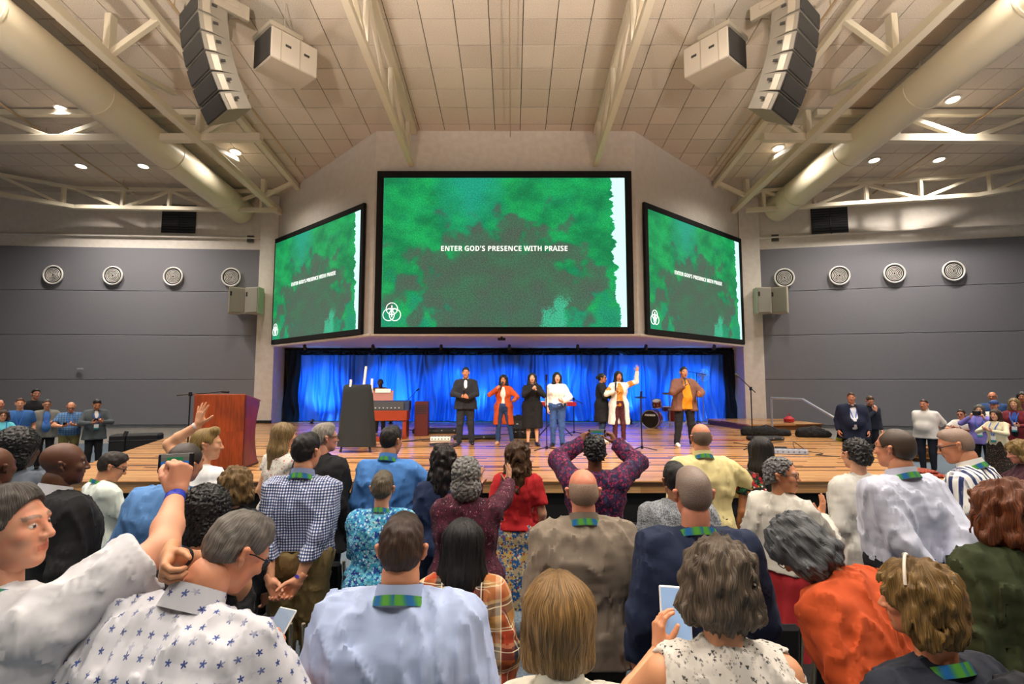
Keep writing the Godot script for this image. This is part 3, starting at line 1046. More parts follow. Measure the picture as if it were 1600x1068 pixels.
func build_stage_things() -> void:
	var Y := STAGE
	# ---- lectern
	var cherry := mat("cherry_veneer", "ffffff", 0.34)
	var gr := FastNoiseLite.new()
	gr.frequency = 0.02
	gr.fractal_octaves = 4
	cherry.albedo_texture = pixels(256, 256, func(x: int, y: int) -> Color:
		var a := gr.get_noise_2d(x * 4.0, y * 0.35) * 0.5 + gr.get_noise_2d(x * 0.5, y * 0.2 + 70.0) * 0.5
		return Color(0.43 + a * 0.2, 0.175 + a * 0.09, 0.06 + a * 0.03))
	cherry.uv1_triplanar = true
	cherry.uv1_scale = Vector3(1.2, 1.2, 1.2)
	var lec := thing("lectern", "tall cherry wood lectern with curved side standing on the stage", "lectern", Vector3(-4.88, Y, -8.85), 6.0)
	part(lec, "front_panel", box(Vector3(0.8, 1.2, 0.03), 0.006), cherry, Vector3(0, 0.62, 0.3))
	for sd in [-1.0, 1.0]:
		var t := PackedVector3Array()
		var rows := 14
		var prof := func(f: float) -> float: return -0.32 + 0.15 * sin(PI * clampf(f * 1.08, 0.0, 1.0)) ** 1.0 - (0.06 if f < 0.04 else 0.0)
		for x in [sd * 0.385, sd * 0.405]:
			for j in rows:
				var f0 := float(j) / rows
				var f1 := float(j + 1) / rows
				var a := Vector3(x, 0.02 + 1.2 * f0, 0.29)
				var b := Vector3(x, 0.02 + 1.2 * f1, 0.29)
				var c := Vector3(x, 0.02 + 1.2 * f1 - 0.12 * f1 * f1, prof.call(f1))
				var d := Vector3(x, 0.02 + 1.2 * f0 - 0.12 * f0 * f0, prof.call(f0))
				var outward: bool = (x > 0.0) == (absf(x) > 0.39)
				if outward: t.append_array([a, b, c, a, c, d])
				else: t.append_array([a, c, b, a, d, c])
		for j in rows:
			var f0 := float(j) / rows
			var f1 := float(j + 1) / rows
			var q := []
			for e in [[f0, 0.385], [f1, 0.385], [f1, 0.405], [f0, 0.405]]:
				q.append(Vector3(sd * e[1], 0.02 + 1.2 * e[0] - 0.12 * e[0] * e[0], prof.call(e[0])))
			t.append_array([q[0], q[1], q[2], q[0], q[2], q[3]])
		part(lec, "side_panel", flat_mesh(t), cherry)
	part(lec, "reading_top", box(Vector3(0.82, 0.03, 0.68), 0.008), cherry, Vector3(0, 1.165, -0.02), Vector3(-10, 0, 0))
	part(lec, "shelf", box(Vector3(0.76, 0.025, 0.4)), cherry, Vector3(0, 0.7, 0.05))
	part(lec, "plinth", box(Vector3(0.83, 0.03, 0.68), 0.006), mat("plinth_dark", "3a160c", 0.5), Vector3(0, 0.015, -0.02))
	mic_stand("boom microphone stand behind the lectern with a level arm", Vector3(-5.72, Y, -9.15), 1.24, Vector3(-0.24, 1.2, 0), Vector3(0.56, 1.27, 0))
	# ---- draped easel
	var ez := thing("draped_easel", "easel covered with a long black cloth, white posts sticking out", "easel", Vector3(-3.22, Y, -10.75))
	var white := mat("easel_white", "dcdad6", 0.5)
	part(ez, "post", tube([Vector3(0.05, 0.9, -0.1), Vector3(0.12, 1.78, -0.14)], 0.028, 10), white)
	part(ez, "post", tube([Vector3(-0.18, 0.9, 0.0), Vector3(-0.15, 1.5, 0.0)], 0.026, 10), white)
	part(ez, "post", tube([Vector3(0.28, 0.9, 0.0), Vector3(0.29, 1.52, 0.0)], 0.026, 10), white)
	for x in [-0.22, 0.22]:
		part(ez, "leg", tube([Vector3(x * 0.6, 1.1, 0.0), Vector3(x * 1.4, 0.01, 0.08)], 0.025, 8), mat("easel_leg", "17120f", 0.6))
	var v := PackedVector3Array()
	var idx := PackedInt32Array()
	var cols := 48
	for j in 13:
		var f := j / 12.0
		for i in cols:
			var q := TAU * i / cols
			var wob := 1.0 + 0.05 * f * sin(q * 9.0 + f * 2.0) + 0.03 * noise.get_noise_2d(q * 3.0, f * 4.0)
			v.append(Vector3(cos(q) * lerpf(0.3, 0.4, f) * wob, lerpf(1.36, 0.12, f) + 0.04 * sin(q * 2.0) * (1.0 - f), sin(q) * lerpf(0.08, 0.2, f) * wob))
	for j in 12:
		for i in cols:
			var a := j * cols + i
			var b := j * cols + (i + 1) % cols
			idx.append_array([a, b, a + cols, b, b + cols, a + cols])
	var top := v.size()
	v.append(Vector3(0.02, 1.39, 0))
	for i in cols: idx.append_array([top, (i + 1) % cols, i])
	var n := PackedVector3Array()
	n.resize(v.size())
	for k in range(0, idx.size(), 3):
		var q := (v[idx[k + 2]] - v[idx[k]]).cross(v[idx[k + 1]] - v[idx[k]])
		for e in 3: n[idx[k + e]] += q
	for k in n.size(): n[k] = n[k].normalized()
	part(ez, "cloth", commit(v, n, idx), mat("easel_cloth", "1c1f20", 0.95))
	# ---- organ with bench side
	var orange := mat("organ_wood", "943515", 0.4)
	var org := thing("organ", "red brown wooden organ with dark control panel", "organ", Vector3(-3.35, Y, -13.6), 4.0)
	org.scale = Vector3(1, 0.76, 1)
	part(org, "case", box(Vector3(1.25, 0.34, 0.7), 0.015), orange, Vector3(0, 0.78, 0))
	part(org, "control_panel", box(Vector3(1.05, 0.3, 0.06), 0.01), mat("organ_panel", "43464a", 0.5), Vector3(0.0, 1.1, 0.2))
	part(org, "upper_case", box(Vector3(1.2, 0.34, 0.5), 0.015), mat("organ_side", "24365e", 0.5), Vector3(0.05, 1.1, -0.08))
	part(org, "music_desk", box(Vector3(0.55, 0.36, 0.025), 0.006), orange, Vector3(-0.05, 1.45, 0.05), Vector3(-12, 0, 0))
	part(org, "sheet_music", box(Vector3(0.4, 0.14, 0.01)), mat("paper_white", "eceae4", 0.8), Vector3(-0.05, 1.62, 0.06), Vector3(-12, 0, 0))
	for k in 9:
		part(org, "knob", lathe([Vector2(0.0, 0.02), Vector2(0.018, 0.015), Vector2(0.018, 0.0)], 8), mat("organ_knob", "cfd2d4", 0.4), Vector3(-0.4 + 0.1 * k, 1.04, 0.235), Vector3(90, 0, 0))
	for x in [-0.55, 0.55]:
		part(org, "leg", box(Vector3(0.1, 0.62, 0.1), 0.01), orange, Vector3(x, 0.31, 0.25))
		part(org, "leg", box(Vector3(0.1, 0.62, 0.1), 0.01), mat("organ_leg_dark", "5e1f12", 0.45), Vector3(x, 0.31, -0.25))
	part(org, "pedal_board", box(Vector3(1.0, 0.1, 0.55), 0.01), orange, Vector3(0, 0.05, 0.55))
	var cab := thing("organ_speaker", "dark red wooden speaker cabinet beside the organ", "speaker", Vector3(-2.48, Y, -14.25), 4.0)
	cab.scale = Vector3(0.8, 0.88, 0.9)
	part(cab, "cabinet", box(Vector3(0.45, 1.05, 0.5), 0.012), mat("cab_red", "56140f", 0.45), Vector3(0, 0.525, 0))
	for k in 5: part(cab, "louvre", box(Vector3(0.36, 0.03, 0.02)), mat("cab_dark", "1c1d2c", 0.6), Vector3(0, 0.7 + 0.06 * k, 0.255))
	# ---- microphone stands
	mic_stand("straight microphone stand in front of the singer in black", Vector3(0.74, Y, -11.05), 1.48)
	mic_stand("straight microphone stand left of the mustard shirt singer", Vector3(2.78, Y, -11.1), 1.12)
	mic_stand("tall boom microphone stand at the right side of the stage", Vector3(5.2, Y, -11.2), 1.32, Vector3(0.1, 1.22, 0), Vector3(-0.2, 1.56, -0.1))
	mic_stand("boom microphone stand behind the white sweater singer", Vector3(1.75, Y, -14.6), 1.0, Vector3(0.25, 0.85, 0), Vector3(-0.3, 1.15, 0))
	mic_stand("low boom microphone stand right of the organ", Vector3(-3.2 + 0.0 + 0.0, Y, -15.6), 0.9, Vector3(-0.15, 0.7, 0), Vector3(0.3, 1.2, 0))
	# ---- red stage piano on a stand
	var kb := thing("stage_piano", "red stage piano on a black stand behind the singers", "keyboard", Vector3(1.18, Y, -14.2))
	part(kb, "body", box(Vector3(1.15, 0.11, 0.34), 0.012), mat("piano_red", "a3122a", 0.35), Vector3(0, 0.86, 0))
	part(kb, "keys", box(Vector3(1.0, 0.02, 0.14)), mat("piano_keys", "e9e7e2", 0.4), Vector3(0, 0.925, -0.08))
	for sd in [-1.0, 1.0]:
		part(kb, "stand_leg", tube([Vector3(sd * 0.45, 0.01, 0.2), Vector3(-sd * 0.3, 0.8, 0)], 0.018, 8), mat("stand_black"))
	# ---- guitar amp, cases
	var amp := thing("guitar_amplifier", "small black amplifier on the stage behind the rust cardigan singer", "amplifier", Vector3(0.18, Y, -14.8))
	part(amp, "cabinet", box(Vector3(0.32, 0.5, 0.28), 0.015), mat("amp_black", "121315", 0.8), Vector3(0, 0.25, 0))
	part(amp, "grille", box(Vector3(0.27, 0.33, 0.02)), mat("amp_grille", "2a2c30", 0.9), Vector3(0, 0.2, 0.145))
	part(amp, "badge", box(Vector3(0.06, 0.03, 0.01)), mat("amp_badge", "9a9ca0", 0.4), Vector3(-0.03, 0.28, 0.158))
	part(amp, "handle", box(Vector3(0.14, 0.03, 0.04), 0.008), mat("amp_black"), Vector3(0, 0.515, 0))
	for q in [[Vector3(0.35, Y, -13.6), "black floor amplifier with pedals behind the black dress singer", Vector3(0.7, 0.28, 0.4)], [Vector3(-0.9, Y, -13.3), "flat black instrument case lying behind the grey suit man", Vector3(1.2, 0.1, 0.35)],
			[Vector3(-2.2, Y, -14.9), "long black instrument case propped up right of the organ", Vector3(1.3, 0.14, 0.35)], [Vector3(6.35, Y, -13.0), "pedal board case with cables near the right boom stand", Vector3(0.85, 0.1, 0.32)]]:
		var o := thing("equipment_case", q[1], "case", q[0], 6.0)
		var sz: Vector3 = q[2]
		part(o, "shell", box(sz, 0.025), mat("case_black", "141519", 0.7), Vector3(0, sz.y / 2, 0))
		part(o, "lid_rim", box(Vector3(sz.x * 1.01, 0.015, sz.z * 1.01), 0.004), mat("case_trim", "3a3c42", 0.5), Vector3(0, sz.y * 0.65, 0))
		part(o, "handle", box(Vector3(0.16, 0.025, 0.03), 0.006), mat("case_trim"), Vector3(0, sz.y * 0.5, sz.z / 2 + 0.01))
		for k in 4: part(o, "latch", box(Vector3(0.04, 0.03, 0.012)), mat("case_latch", "a9abb0", 0.3, 0.8), Vector3(-sz.x * 0.4 + k * sz.x * 0.27, sz.y * 0.62, sz.z / 2 + 0.008))
	# black soft bags by the riser
	for q in [[Vector3(6.95, Y, -14.2), 1.0, "long black gig bag lying in front of the wing riser"], [Vector3(8.0, Y, -13.75), 0.6, "black gear bag beside the handrail"]]:
		var o := thing("gear_bag", q[2], "bag", q[0], -8.0)
		var f := Field.new(Vector3(-0.8, 0, -0.3), Vector3(0.8, 0.35, 0.3), 0.03)
		f.cap(Vector3(-0.5 * q[1], 0.1, 0), Vector3(0.55 * q[1], 0.08, 0.05), 0.15, 0.1, 0.05)
		f.cap(Vector3(-0.2, 0.12, 0.05), Vector3(0.1, 0.14, -0.05), 0.14, 0.12, 0.06)
		f.ripple(noise, 0.02, Vector3(9, 9, 9), q[1] * 7.0)
		f.cut(Vector3(0, -1, 0), -0.004)
		var m := f.build()
		part(o, "bag", commit(m[0], m[1], m[2]), mat("bag_black", "101114", 0.9))
		part(o, "strap", tube([Vector3(-0.3, 0.22, 0.1), Vector3(0.0, 0.3, 0.12), Vector3(0.25, 0.2, 0.1)], 0.015, 6), mat("bag_strap", "34363c", 0.8))
	# power strips
	for q in [[Vector3(-1.78, Y, -12.9), "ffffff", "eeece2", "white power strip on the stage right of the organ", 2.0, 0.5], [Vector3(5.6, Y, -10.45), "9fa6b4", "8f96a6", "silver power supply box near the right stage edge", -14.0, 0.62]]:
		var o := thing("power_strip", q[3], "power strip", q[0], q[4])
		part(o, "body", box(Vector3(q[5], 0.1, 0.14), 0.012), mat("strip_" + q[2], q[2], 0.5), Vector3(0, 0.05, 0))
		for k in 6:
			part(o, "socket", box(Vector3(0.05, 0.012, 0.05), 0.003), mat("socket_grey", "5d6066", 0.5), Vector3(-q[5] * 0.4 + k * q[5] * 0.16, 0.105, 0))
			part(o, "front_label", box(Vector3(0.03, 0.03, 0.006)), mat("socket_grey"), Vector3(-q[5] * 0.4 + k * q[5] * 0.16, 0.05, 0.072))
	var adp := thing("power_adapter", "black power adapter on the stage behind the silver box", "adapter", Vector3(5.75, Y, -11.1), 5.0)
	part(adp, "brick", box(Vector3(0.24, 0.07, 0.1), 0.012), mat("amp_black"), Vector3(0, 0.035, 0))
	part(adp, "plug", box(Vector3(0.05, 0.04, 0.05), 0.008), mat("amp_black"), Vector3(-0.14, 0.03, 0))
	cable("black cable looping from the silver power box", [Vector3(5.72, Y + 0.1, -10.5), Vector3(5.85, Y + 0.2, -10.75), Vector3(6.15, Y + 0.02, -10.8), Vector3(6.25, Y + 0.01, -10.45), Vector3(6.0, Y + 0.01, -10.25), Vector3(6.35, Y + 0.01, -10.05)])
	cable("dark cable running from the organ to the white power strip", [Vector3(-2.4, Y + 0.01, -13.5), Vector3(-2.2, Y + 0.01, -12.8), Vector3(-2.0, Y + 0.02, -12.9)])
	cable("long black cable crossing the stage behind the grey suit man", [Vector3(-2.9, Y + 0.01, -12.4), Vector3(-1.9, Y + 0.01, -13.4), Vector3(-0.9, Y + 0.01, -14.2), Vector3(0.2, Y + 0.01, -14.5)], "101428", 0.014)
	var loop := []
	for k in 40:
		var q := TAU * k / 13.0
		loop.append(Vector3(-1.55 + cos(q) * (0.28 + 0.05 * sin(k)), Y + 0.01 + 0.0012 * k, -11.75 + sin(q) * (0.26 + 0.04 * cos(k * 1.7))))
	cable("coil of dark cable lying on the stage floor", loop, "1a1a2a")
	cable("cable from the coil to the left stage edge", [Vector3(-1.8, Y + 0.01, -11.6), Vector3(-2.6, Y + 0.01, -11.5), Vector3(-3.4, Y + 0.01, -11.6)])
	cable("thin cable on the stage near the right pedal board", [Vector3(5.3, Y + 0.01, -12.4), Vector3(5.6, Y + 0.01, -11.9), Vector3(6.1, Y + 0.01, -12.3), Vector3(6.6, Y + 0.01, -12.6)])
	cable("orange cable on the stage by the right boom stand", [Vector3(4.75, Y + 0.01, -12.9), Vector3(5.2, Y + 0.01, -13.1), Vector3(5.7, Y + 0.01, -12.9), Vector3(5.95, Y + 0.01, -13.05)], "9a3318")
	# ---- drum kit
	build_drums(Vector3(4.5, Y, -16.6))
	# ---- pedestal fan in front of the curtain
	var fan := thing("pedestal_fan", "round pedestal fan lit blue in front of the curtain", "fan", Vector3(6.75, Y, -18.2))
	var fs := mat("fan_steel", "9fb4c8", 0.35, 0.5)
	part(fan, "base", lathe([Vector2(0.0, 0.04), Vector2(0.2, 0.02), Vector2(0.2, 0.0)], 20), fs)
	part(fan, "pole", tube([Vector3(0, 0.02, 0), Vector3(0, 1.55, 0)], 0.018, 8), fs)
	part(fan, "motor", tube([Vector3(0, 1.72, -0.1), Vector3(0, 1.72, 0.05)], 0.07, 14), fs)
	for r in [0.21, 0.14, 0.07]: part(fan, "guard_ring", tube(ring_points(Vector3(0, 1.72, 0.08 + 0.2 * (0.21 - r) * 0.5), r, Vector3.RIGHT, Vector3.UP, 24), 0.008, 6, true), fs)
	for k in 8:
		var q := TAU * k / 8.0
		part(fan, "guard_spoke", tube([Vector3(0, 1.72, 0.1), Vector3(cos(q) * 0.21, 1.72 + sin(q) * 0.21, 0.08)], 0.005, 5), fs)
	for k in 4: part(fan, "blade", box(Vector3(0.17, 0.1, 0.008), 0.003), fs, Vector3(cos(TAU * k / 4.0) * 0.1, 1.72 + sin(TAU * k / 4.0) * 0.1, 0.05), Vector3(15, 20, 90.0 * k))
	# ---- handrail of the stage stairs
	var rail := thing("stair_handrail", "brushed steel handrail of the stairs at the right of the stage", "handrail", Vector3(8.85, 0, -13.6))
	var st := mat("rail_steel", "c3c7cc", 0.35, 0.6)
	var pa := Vector3(-0.9, STAGE, -2.2)
	var pb := Vector3(-0.9, STAGE + 0.98, -2.2)
	var pc := Vector3(-0.5, STAGE + 0.97, -1.2)
	var pd := Vector3(-0.35, STAGE + 0.4, 0.35)
	part(rail, "post", tube([pa, pb], 0.032, 10), st)
	part(rail, "top_rail", tube([pb, pc, pd], 0.034, 10), st)
	part(rail, "post", tube([pd, Vector3(pd.x, SIDE, pd.z)], 0.032, 10), st)
	# ---- small items at the edges
	var ext := thing("red_bag", "small red bag on the wing riser by the handrail", "bag", Vector3(8.9, STAGE + 0.18, -16.6))
	part(ext, "bag", lathe([Vector2(0.0, 0.0), Vector2(0.15, 0.02), Vector2(0.16, 0.12), Vector2(0.06, 0.2), Vector2(0.0, 0.2)], 14), mat("bag_red", "b0232a", 0.7))
	part(ext, "handle", tube([Vector3(-0.05, 0.19, 0), Vector3(0.0, 0.3, 0), Vector3(0.06, 0.19, 0)], 0.012, 6), mat("bag_red"))
	var pl := thing("yellow_bag", "yellow green bag at the feet of the navy suit man", "bag", Vector3(8.42, SIDE, -13.2))
	part(pl, "bag", lathe([Vector2(0.0, 0.0), Vector2(0.13, 0.02), Vector2(0.15, 0.7), Vector2(0.1, 0.82), Vector2(0.0, 0.84)], 14), mat("bag_yellow", "a9a83a", 0.8))
	part(pl, "strap", tube([Vector3(-0.06, 0.8, 0.05), Vector3(0.0, 0.95, 0.05), Vector3(0.06, 0.8, 0.05)], 0.014, 6), mat("bag_strap"))
	for q in [[Vector3(10.5, SIDE, -14.2), "left"], [Vector3(11.15, SIDE, -14.2), "right"]]:
		var o := thing("wicker_basket", "round brown wicker basket behind the right stage edge, %s of the pair" % q[1], "basket", q[0])
		part(o, "basket", lathe([Vector2(0.0, 0.0), Vector2(0.22, 0.0), Vector2(0.3, 0.2), Vector2(0.31, 0.4), Vector2(0.28, 0.42), Vector2(0.26, 0.3), Vector2(0.0, 0.28)], 20), mat("wicker_brown", "8a5a28", 0.85))
		for k in 3: part(o, "weave_ring", tube(ring_points(Vector3(0, 0.1 + 0.14 * k, 0), 0.27 + 0.025 * k, Vector3.RIGHT, Vector3.BACK, 20), 0.02, 6, true), mat("wicker_light", "a5713a", 0.85))
	var mat_ := thing("patterned_cloth", "folded red patterned cloth on the right front corner of the stage", "cloth", Vector3(6.25, Y, -8.05), -20.0)
	part(mat_, "fold", box(Vector3(0.62, 0.05, 0.4), 0.02), cloth("", "redcloth", 4.0), Vector3(0, 0.025, 0))
	part(mat_, "fold", box(Vector3(0.5, 0.04, 0.34), 0.016), cloth("", "redcloth", 4.0), Vector3(-0.03, 0.07, 0), Vector3(0, 8, 0))
	var ms := thing("small_monitor", "small black display on a stand left of the stage", "monitor", Vector3(-9.85, SIDE, -13.2), 150.0)
	part(ms, "stand", tube([Vector3(0, 0, 0), Vector3(0, 0.75, 0)], 0.02, 8), mat("stand_black"))
	part(ms, "panel", box(Vector3(0.2, 0.14, 0.02), 0.006), mat("amp_black"), Vector3(0, 0.82, 0), Vector3(20, 0, 0))
	part(ms, "foot", lathe([Vector2(0.0, 0.03), Vector2(0.18, 0.015), Vector2(0.18, 0.0)], 16), mat("stand_black"))
	var eq := thing("equipment_case", "long black equipment case beside the left stage edge", "case", Vector3(-10.35, SIDE, -14.3), 20.0)
	part(eq, "shell", box(Vector3(1.15, 0.72, 0.5), 0.04), mat("case_black"), Vector3(0, 0.36, 0))
	part(eq, "lid_rim", box(Vector3(1.17, 0.02, 0.52), 0.005), mat("case_trim"), Vector3(0, 0.56, 0))
	var mb := thing("stage_box", "small black cable box on the left stage edge", "box", Vector3(-7.05, Y, -10.7), 15.0)
	part(mb, "body", box(Vector3(0.12, 0.1, 0.12), 0.012), mat("amp_black"), Vector3(0, 0.05, 0))
	part(mb, "socket", box(Vector3(0.05, 0.04, 0.01)), mat("socket_grey"), Vector3(0, 0.05, 0.062))


func build_drums(at: Vector3) -> void:
	var chrome := mat("drum_chrome", "c4cad2", 0.18, 0.95)
	var shell := mat("drum_shell", "5a1218", 0.3)
	var headm := mat("drum_head_black", "0a0a0c", 0.4)
	var skin := mat("drum_head_white", "e6e4de", 0.5)
	var d := thing("drum_kit", "dark red drum kit with black bass drum head and cymbals", "drum kit", at, -32.0)
	var drum := func(called: String, c: Vector3, axis: Vector3, r: float, depth: float, front: Material) -> void:
		var b := part(d, called, tube([c - axis * depth / 2, c + axis * depth / 2], r, 32), shell)
		part(b, "batter_head", tube([c + axis * depth / 2, c + axis * (depth / 2 + 0.006)], r * 0.95, 32), front)
		var x := axis.cross(Vector3(0.1, 0.9, 0.3)).normalized()
		var y := axis.cross(x)
		for e in [-1.0, 1.0]:
			part(b, "hoop", tube(ring_points(c + axis * depth * 0.5 * e, r * 1.01, x, y, 32), 0.014, 6, true), chrome)
		for k in 8:
			var q := x * cos(TAU * k / 8.0) + y * sin(TAU * k / 8.0)
			part(b, "lug", tube([c + q * (r + 0.008) - axis * depth * 0.18, c + q * (r + 0.008) + axis * depth * 0.18], 0.012, 6), chrome)
	drum.call("bass_drum", Vector3(0, 0.29, 0), Vector3(0, 0, 1), 0.28, 0.42, headm)
	var t := TextMesh.new()
	var f := SystemFont.new()
	f.font_names = PackedStringArray(["Droid Sans"])
	f.font_weight = 700
	t.font = f
	t.text = "PREMIER"
	t.font_size = 40
	t.pixel_size = 0.002
	t.depth = 0.003
	part(d, "drum_lettering", t, mat("drum_letter", "eeeeee", 0.6), Vector3(0, 0.42, 0.22))
	for sd in [-1.0, 1.0]: part(d, "spur", tube([Vector3(sd * 0.26, 0.2, 0.1), Vector3(sd * 0.36, 0.01, 0.24)], 0.012, 6), chrome)
	drum.call("rack_tom", Vector3(0.16, 0.78, -0.02), Vector3(0, 0.9, 0.35).normalized(), 0.14, 0.2, skin)
	drum.call("floor_tom", Vector3(0.62, 0.4, -0.35), Vector3(0, 1, 0.02).normalized(), 0.2, 0.36, skin)
	drum.call("snare_drum", Vector3(0.35, 0.6, -0.55), Vector3(0, 1, 0.05).normalized(), 0.17, 0.13, skin)
	for k in 3:
		var q := TAU * k / 3.0
		part(d, "floor_tom_leg", tube([Vector3(0.62 + cos(q) * 0.21, 0.4, -0.35 + sin(q) * 0.21), Vector3(0.62 + cos(q) * 0.24, 0.01, -0.35 + sin(q) * 0.24)], 0.01, 6), chrome)
	var bronze := mat("cymbal_bronze", "a58a4a", 0.25, 0.9)
	for c in [[Vector3(0.6, 1.12, 0.1), 0.23], [Vector3(1.0, 0.95, -0.3), 0.2], [Vector3(-0.45, 0.98, -0.25), 0.2]]:
		var p: Vector3 = c[0]
		var cy := part(d, "cymbal", lathe([Vector2(0.0, 0.03), Vector2(0.03, 0.025), Vector2(0.05, 0.01), Vector2(c[1], -0.012), Vector2(c[1], -0.016), Vector2(0.05, 0.004), Vector2(0.0, 0.02)], 28), bronze, p, Vector3(8, 0, -4))
		part(cy, "wing_nut", box(Vector3(0.02, 0.03, 0.02)), chrome, Vector3(0, 0.04, 0))
		part(d, "cymbal_stand", tube([Vector3(p.x, 0.06, p.z), p], 0.012, 8), chrome)
		for k in 3:
			var q := TAU * k / 3.0 + 0.4
			part(d, "stand_leg", tube([Vector3(p.x, 0.22, p.z), Vector3(p.x + cos(q) * 0.22, 0.01, p.z + sin(q) * 0.22)], 0.009, 6), chrome)
	var sm := thing("microphone_stand", "tall boom stand rising over the drum kit", "microphone stand", at + Vector3(1.35, 0, 0.35))
	var black := mat("stand_black")
	part(sm, "pole", tube([Vector3(0, 0.02, 0), Vector3(0, 1.75, 0)], 0.013, 8), black)
	part(sm, "boom", tube([Vector3(-0.25, 1.8, 0), Vector3(0.3, 1.7, 0)], 0.011, 8), black)
	for k in 3:
		var q := TAU * k / 3.0
		part(sm, "leg", tube([Vector3(0, 0.25, 0), Vector3(cos(q) * 0.28, 0.012, sin(q) * 0.28)], 0.011, 6), black)


# Black upholstered stacking chairs behind each standing row, made once and copied.
func build_chairs() -> void:
	var black := mat("chair_cloth", "0c0d10", 0.95)
	var chrome := mat("chair_tube", "b9a98c", 0.25, 0.9)
	var rows := [[-3.08, 0.55, -5, 5, "third"], [-4.05, 0.56, -6, 6, "fourth"]]
	var proto: Node3D = null
	for r in rows:
		for k in range(r[2], r[3] + 1):
			var x: float = k * r[1] + (0.22 if r[0] < -3.0 else 0.02)
			var ordinal := ["", "first", "second", "third", "fourth", "fifth", "sixth"]
			var where: String = "middle one" if k == 0 else ("%s to the left of the middle" % ordinal[-k] if k < 0 else "%s to the right of the middle" % ordinal[k])
			var label := "black stacking chair in the %s row of seats, %s" % [r[4], where]
			var at := Vector3(x, 0, r[0])
			var free := true
			for p: Vector3 in stood:
				if absf(p.x - x) < 0.46 and p.z - r[0] > -0.34 and p.z - r[0] < 0.4: free = false
			if not free: continue
			if proto == null:
				proto = thing("stacking_chair", label, "chair", at, 0.0, "black stacking chairs")
				part(proto, "seat", box(Vector3(0.47, 0.07, 0.45), 0.03), black, Vector3(0, 0.44, -0.05))
				part(proto, "backrest", box(Vector3(0.45, 0.4, 0.05), 0.022), black, Vector3(0, 0.72, 0.19), Vector3(8, 0, 0))
				part(proto, "handle", tube([Vector3(-0.13, 0.9, 0.21), Vector3(-0.1, 0.94, 0.215), Vector3(0.1, 0.94, 0.215), Vector3(0.13, 0.9, 0.21)], 0.011, 8), chrome)
				for sd in [-1.0, 1.0]:
					part(proto, "leg", tube([Vector3(sd * 0.24, 0.92, 0.215), Vector3(sd * 0.24, 0.45, 0.15), Vector3(sd * 0.24, 0.0, 0.24)], 0.011, 8), chrome)
					part(proto, "leg", tube([Vector3(sd * 0.24, 0.45, 0.15), Vector3(sd * 0.24, 0.42, -0.26), Vector3(sd * 0.24, 0.0, -0.27)], 0.011, 8), chrome)
				part(proto, "crossbar", tube([Vector3(-0.24, 0.4, -0.2), Vector3(0.24, 0.4, -0.2)], 0.01, 8), chrome)
			else:
				copy_of(proto, at, 0.0, label)


# ---------------------------------------------------------------- bodies: a distance field on a grid, meshed as surface nets

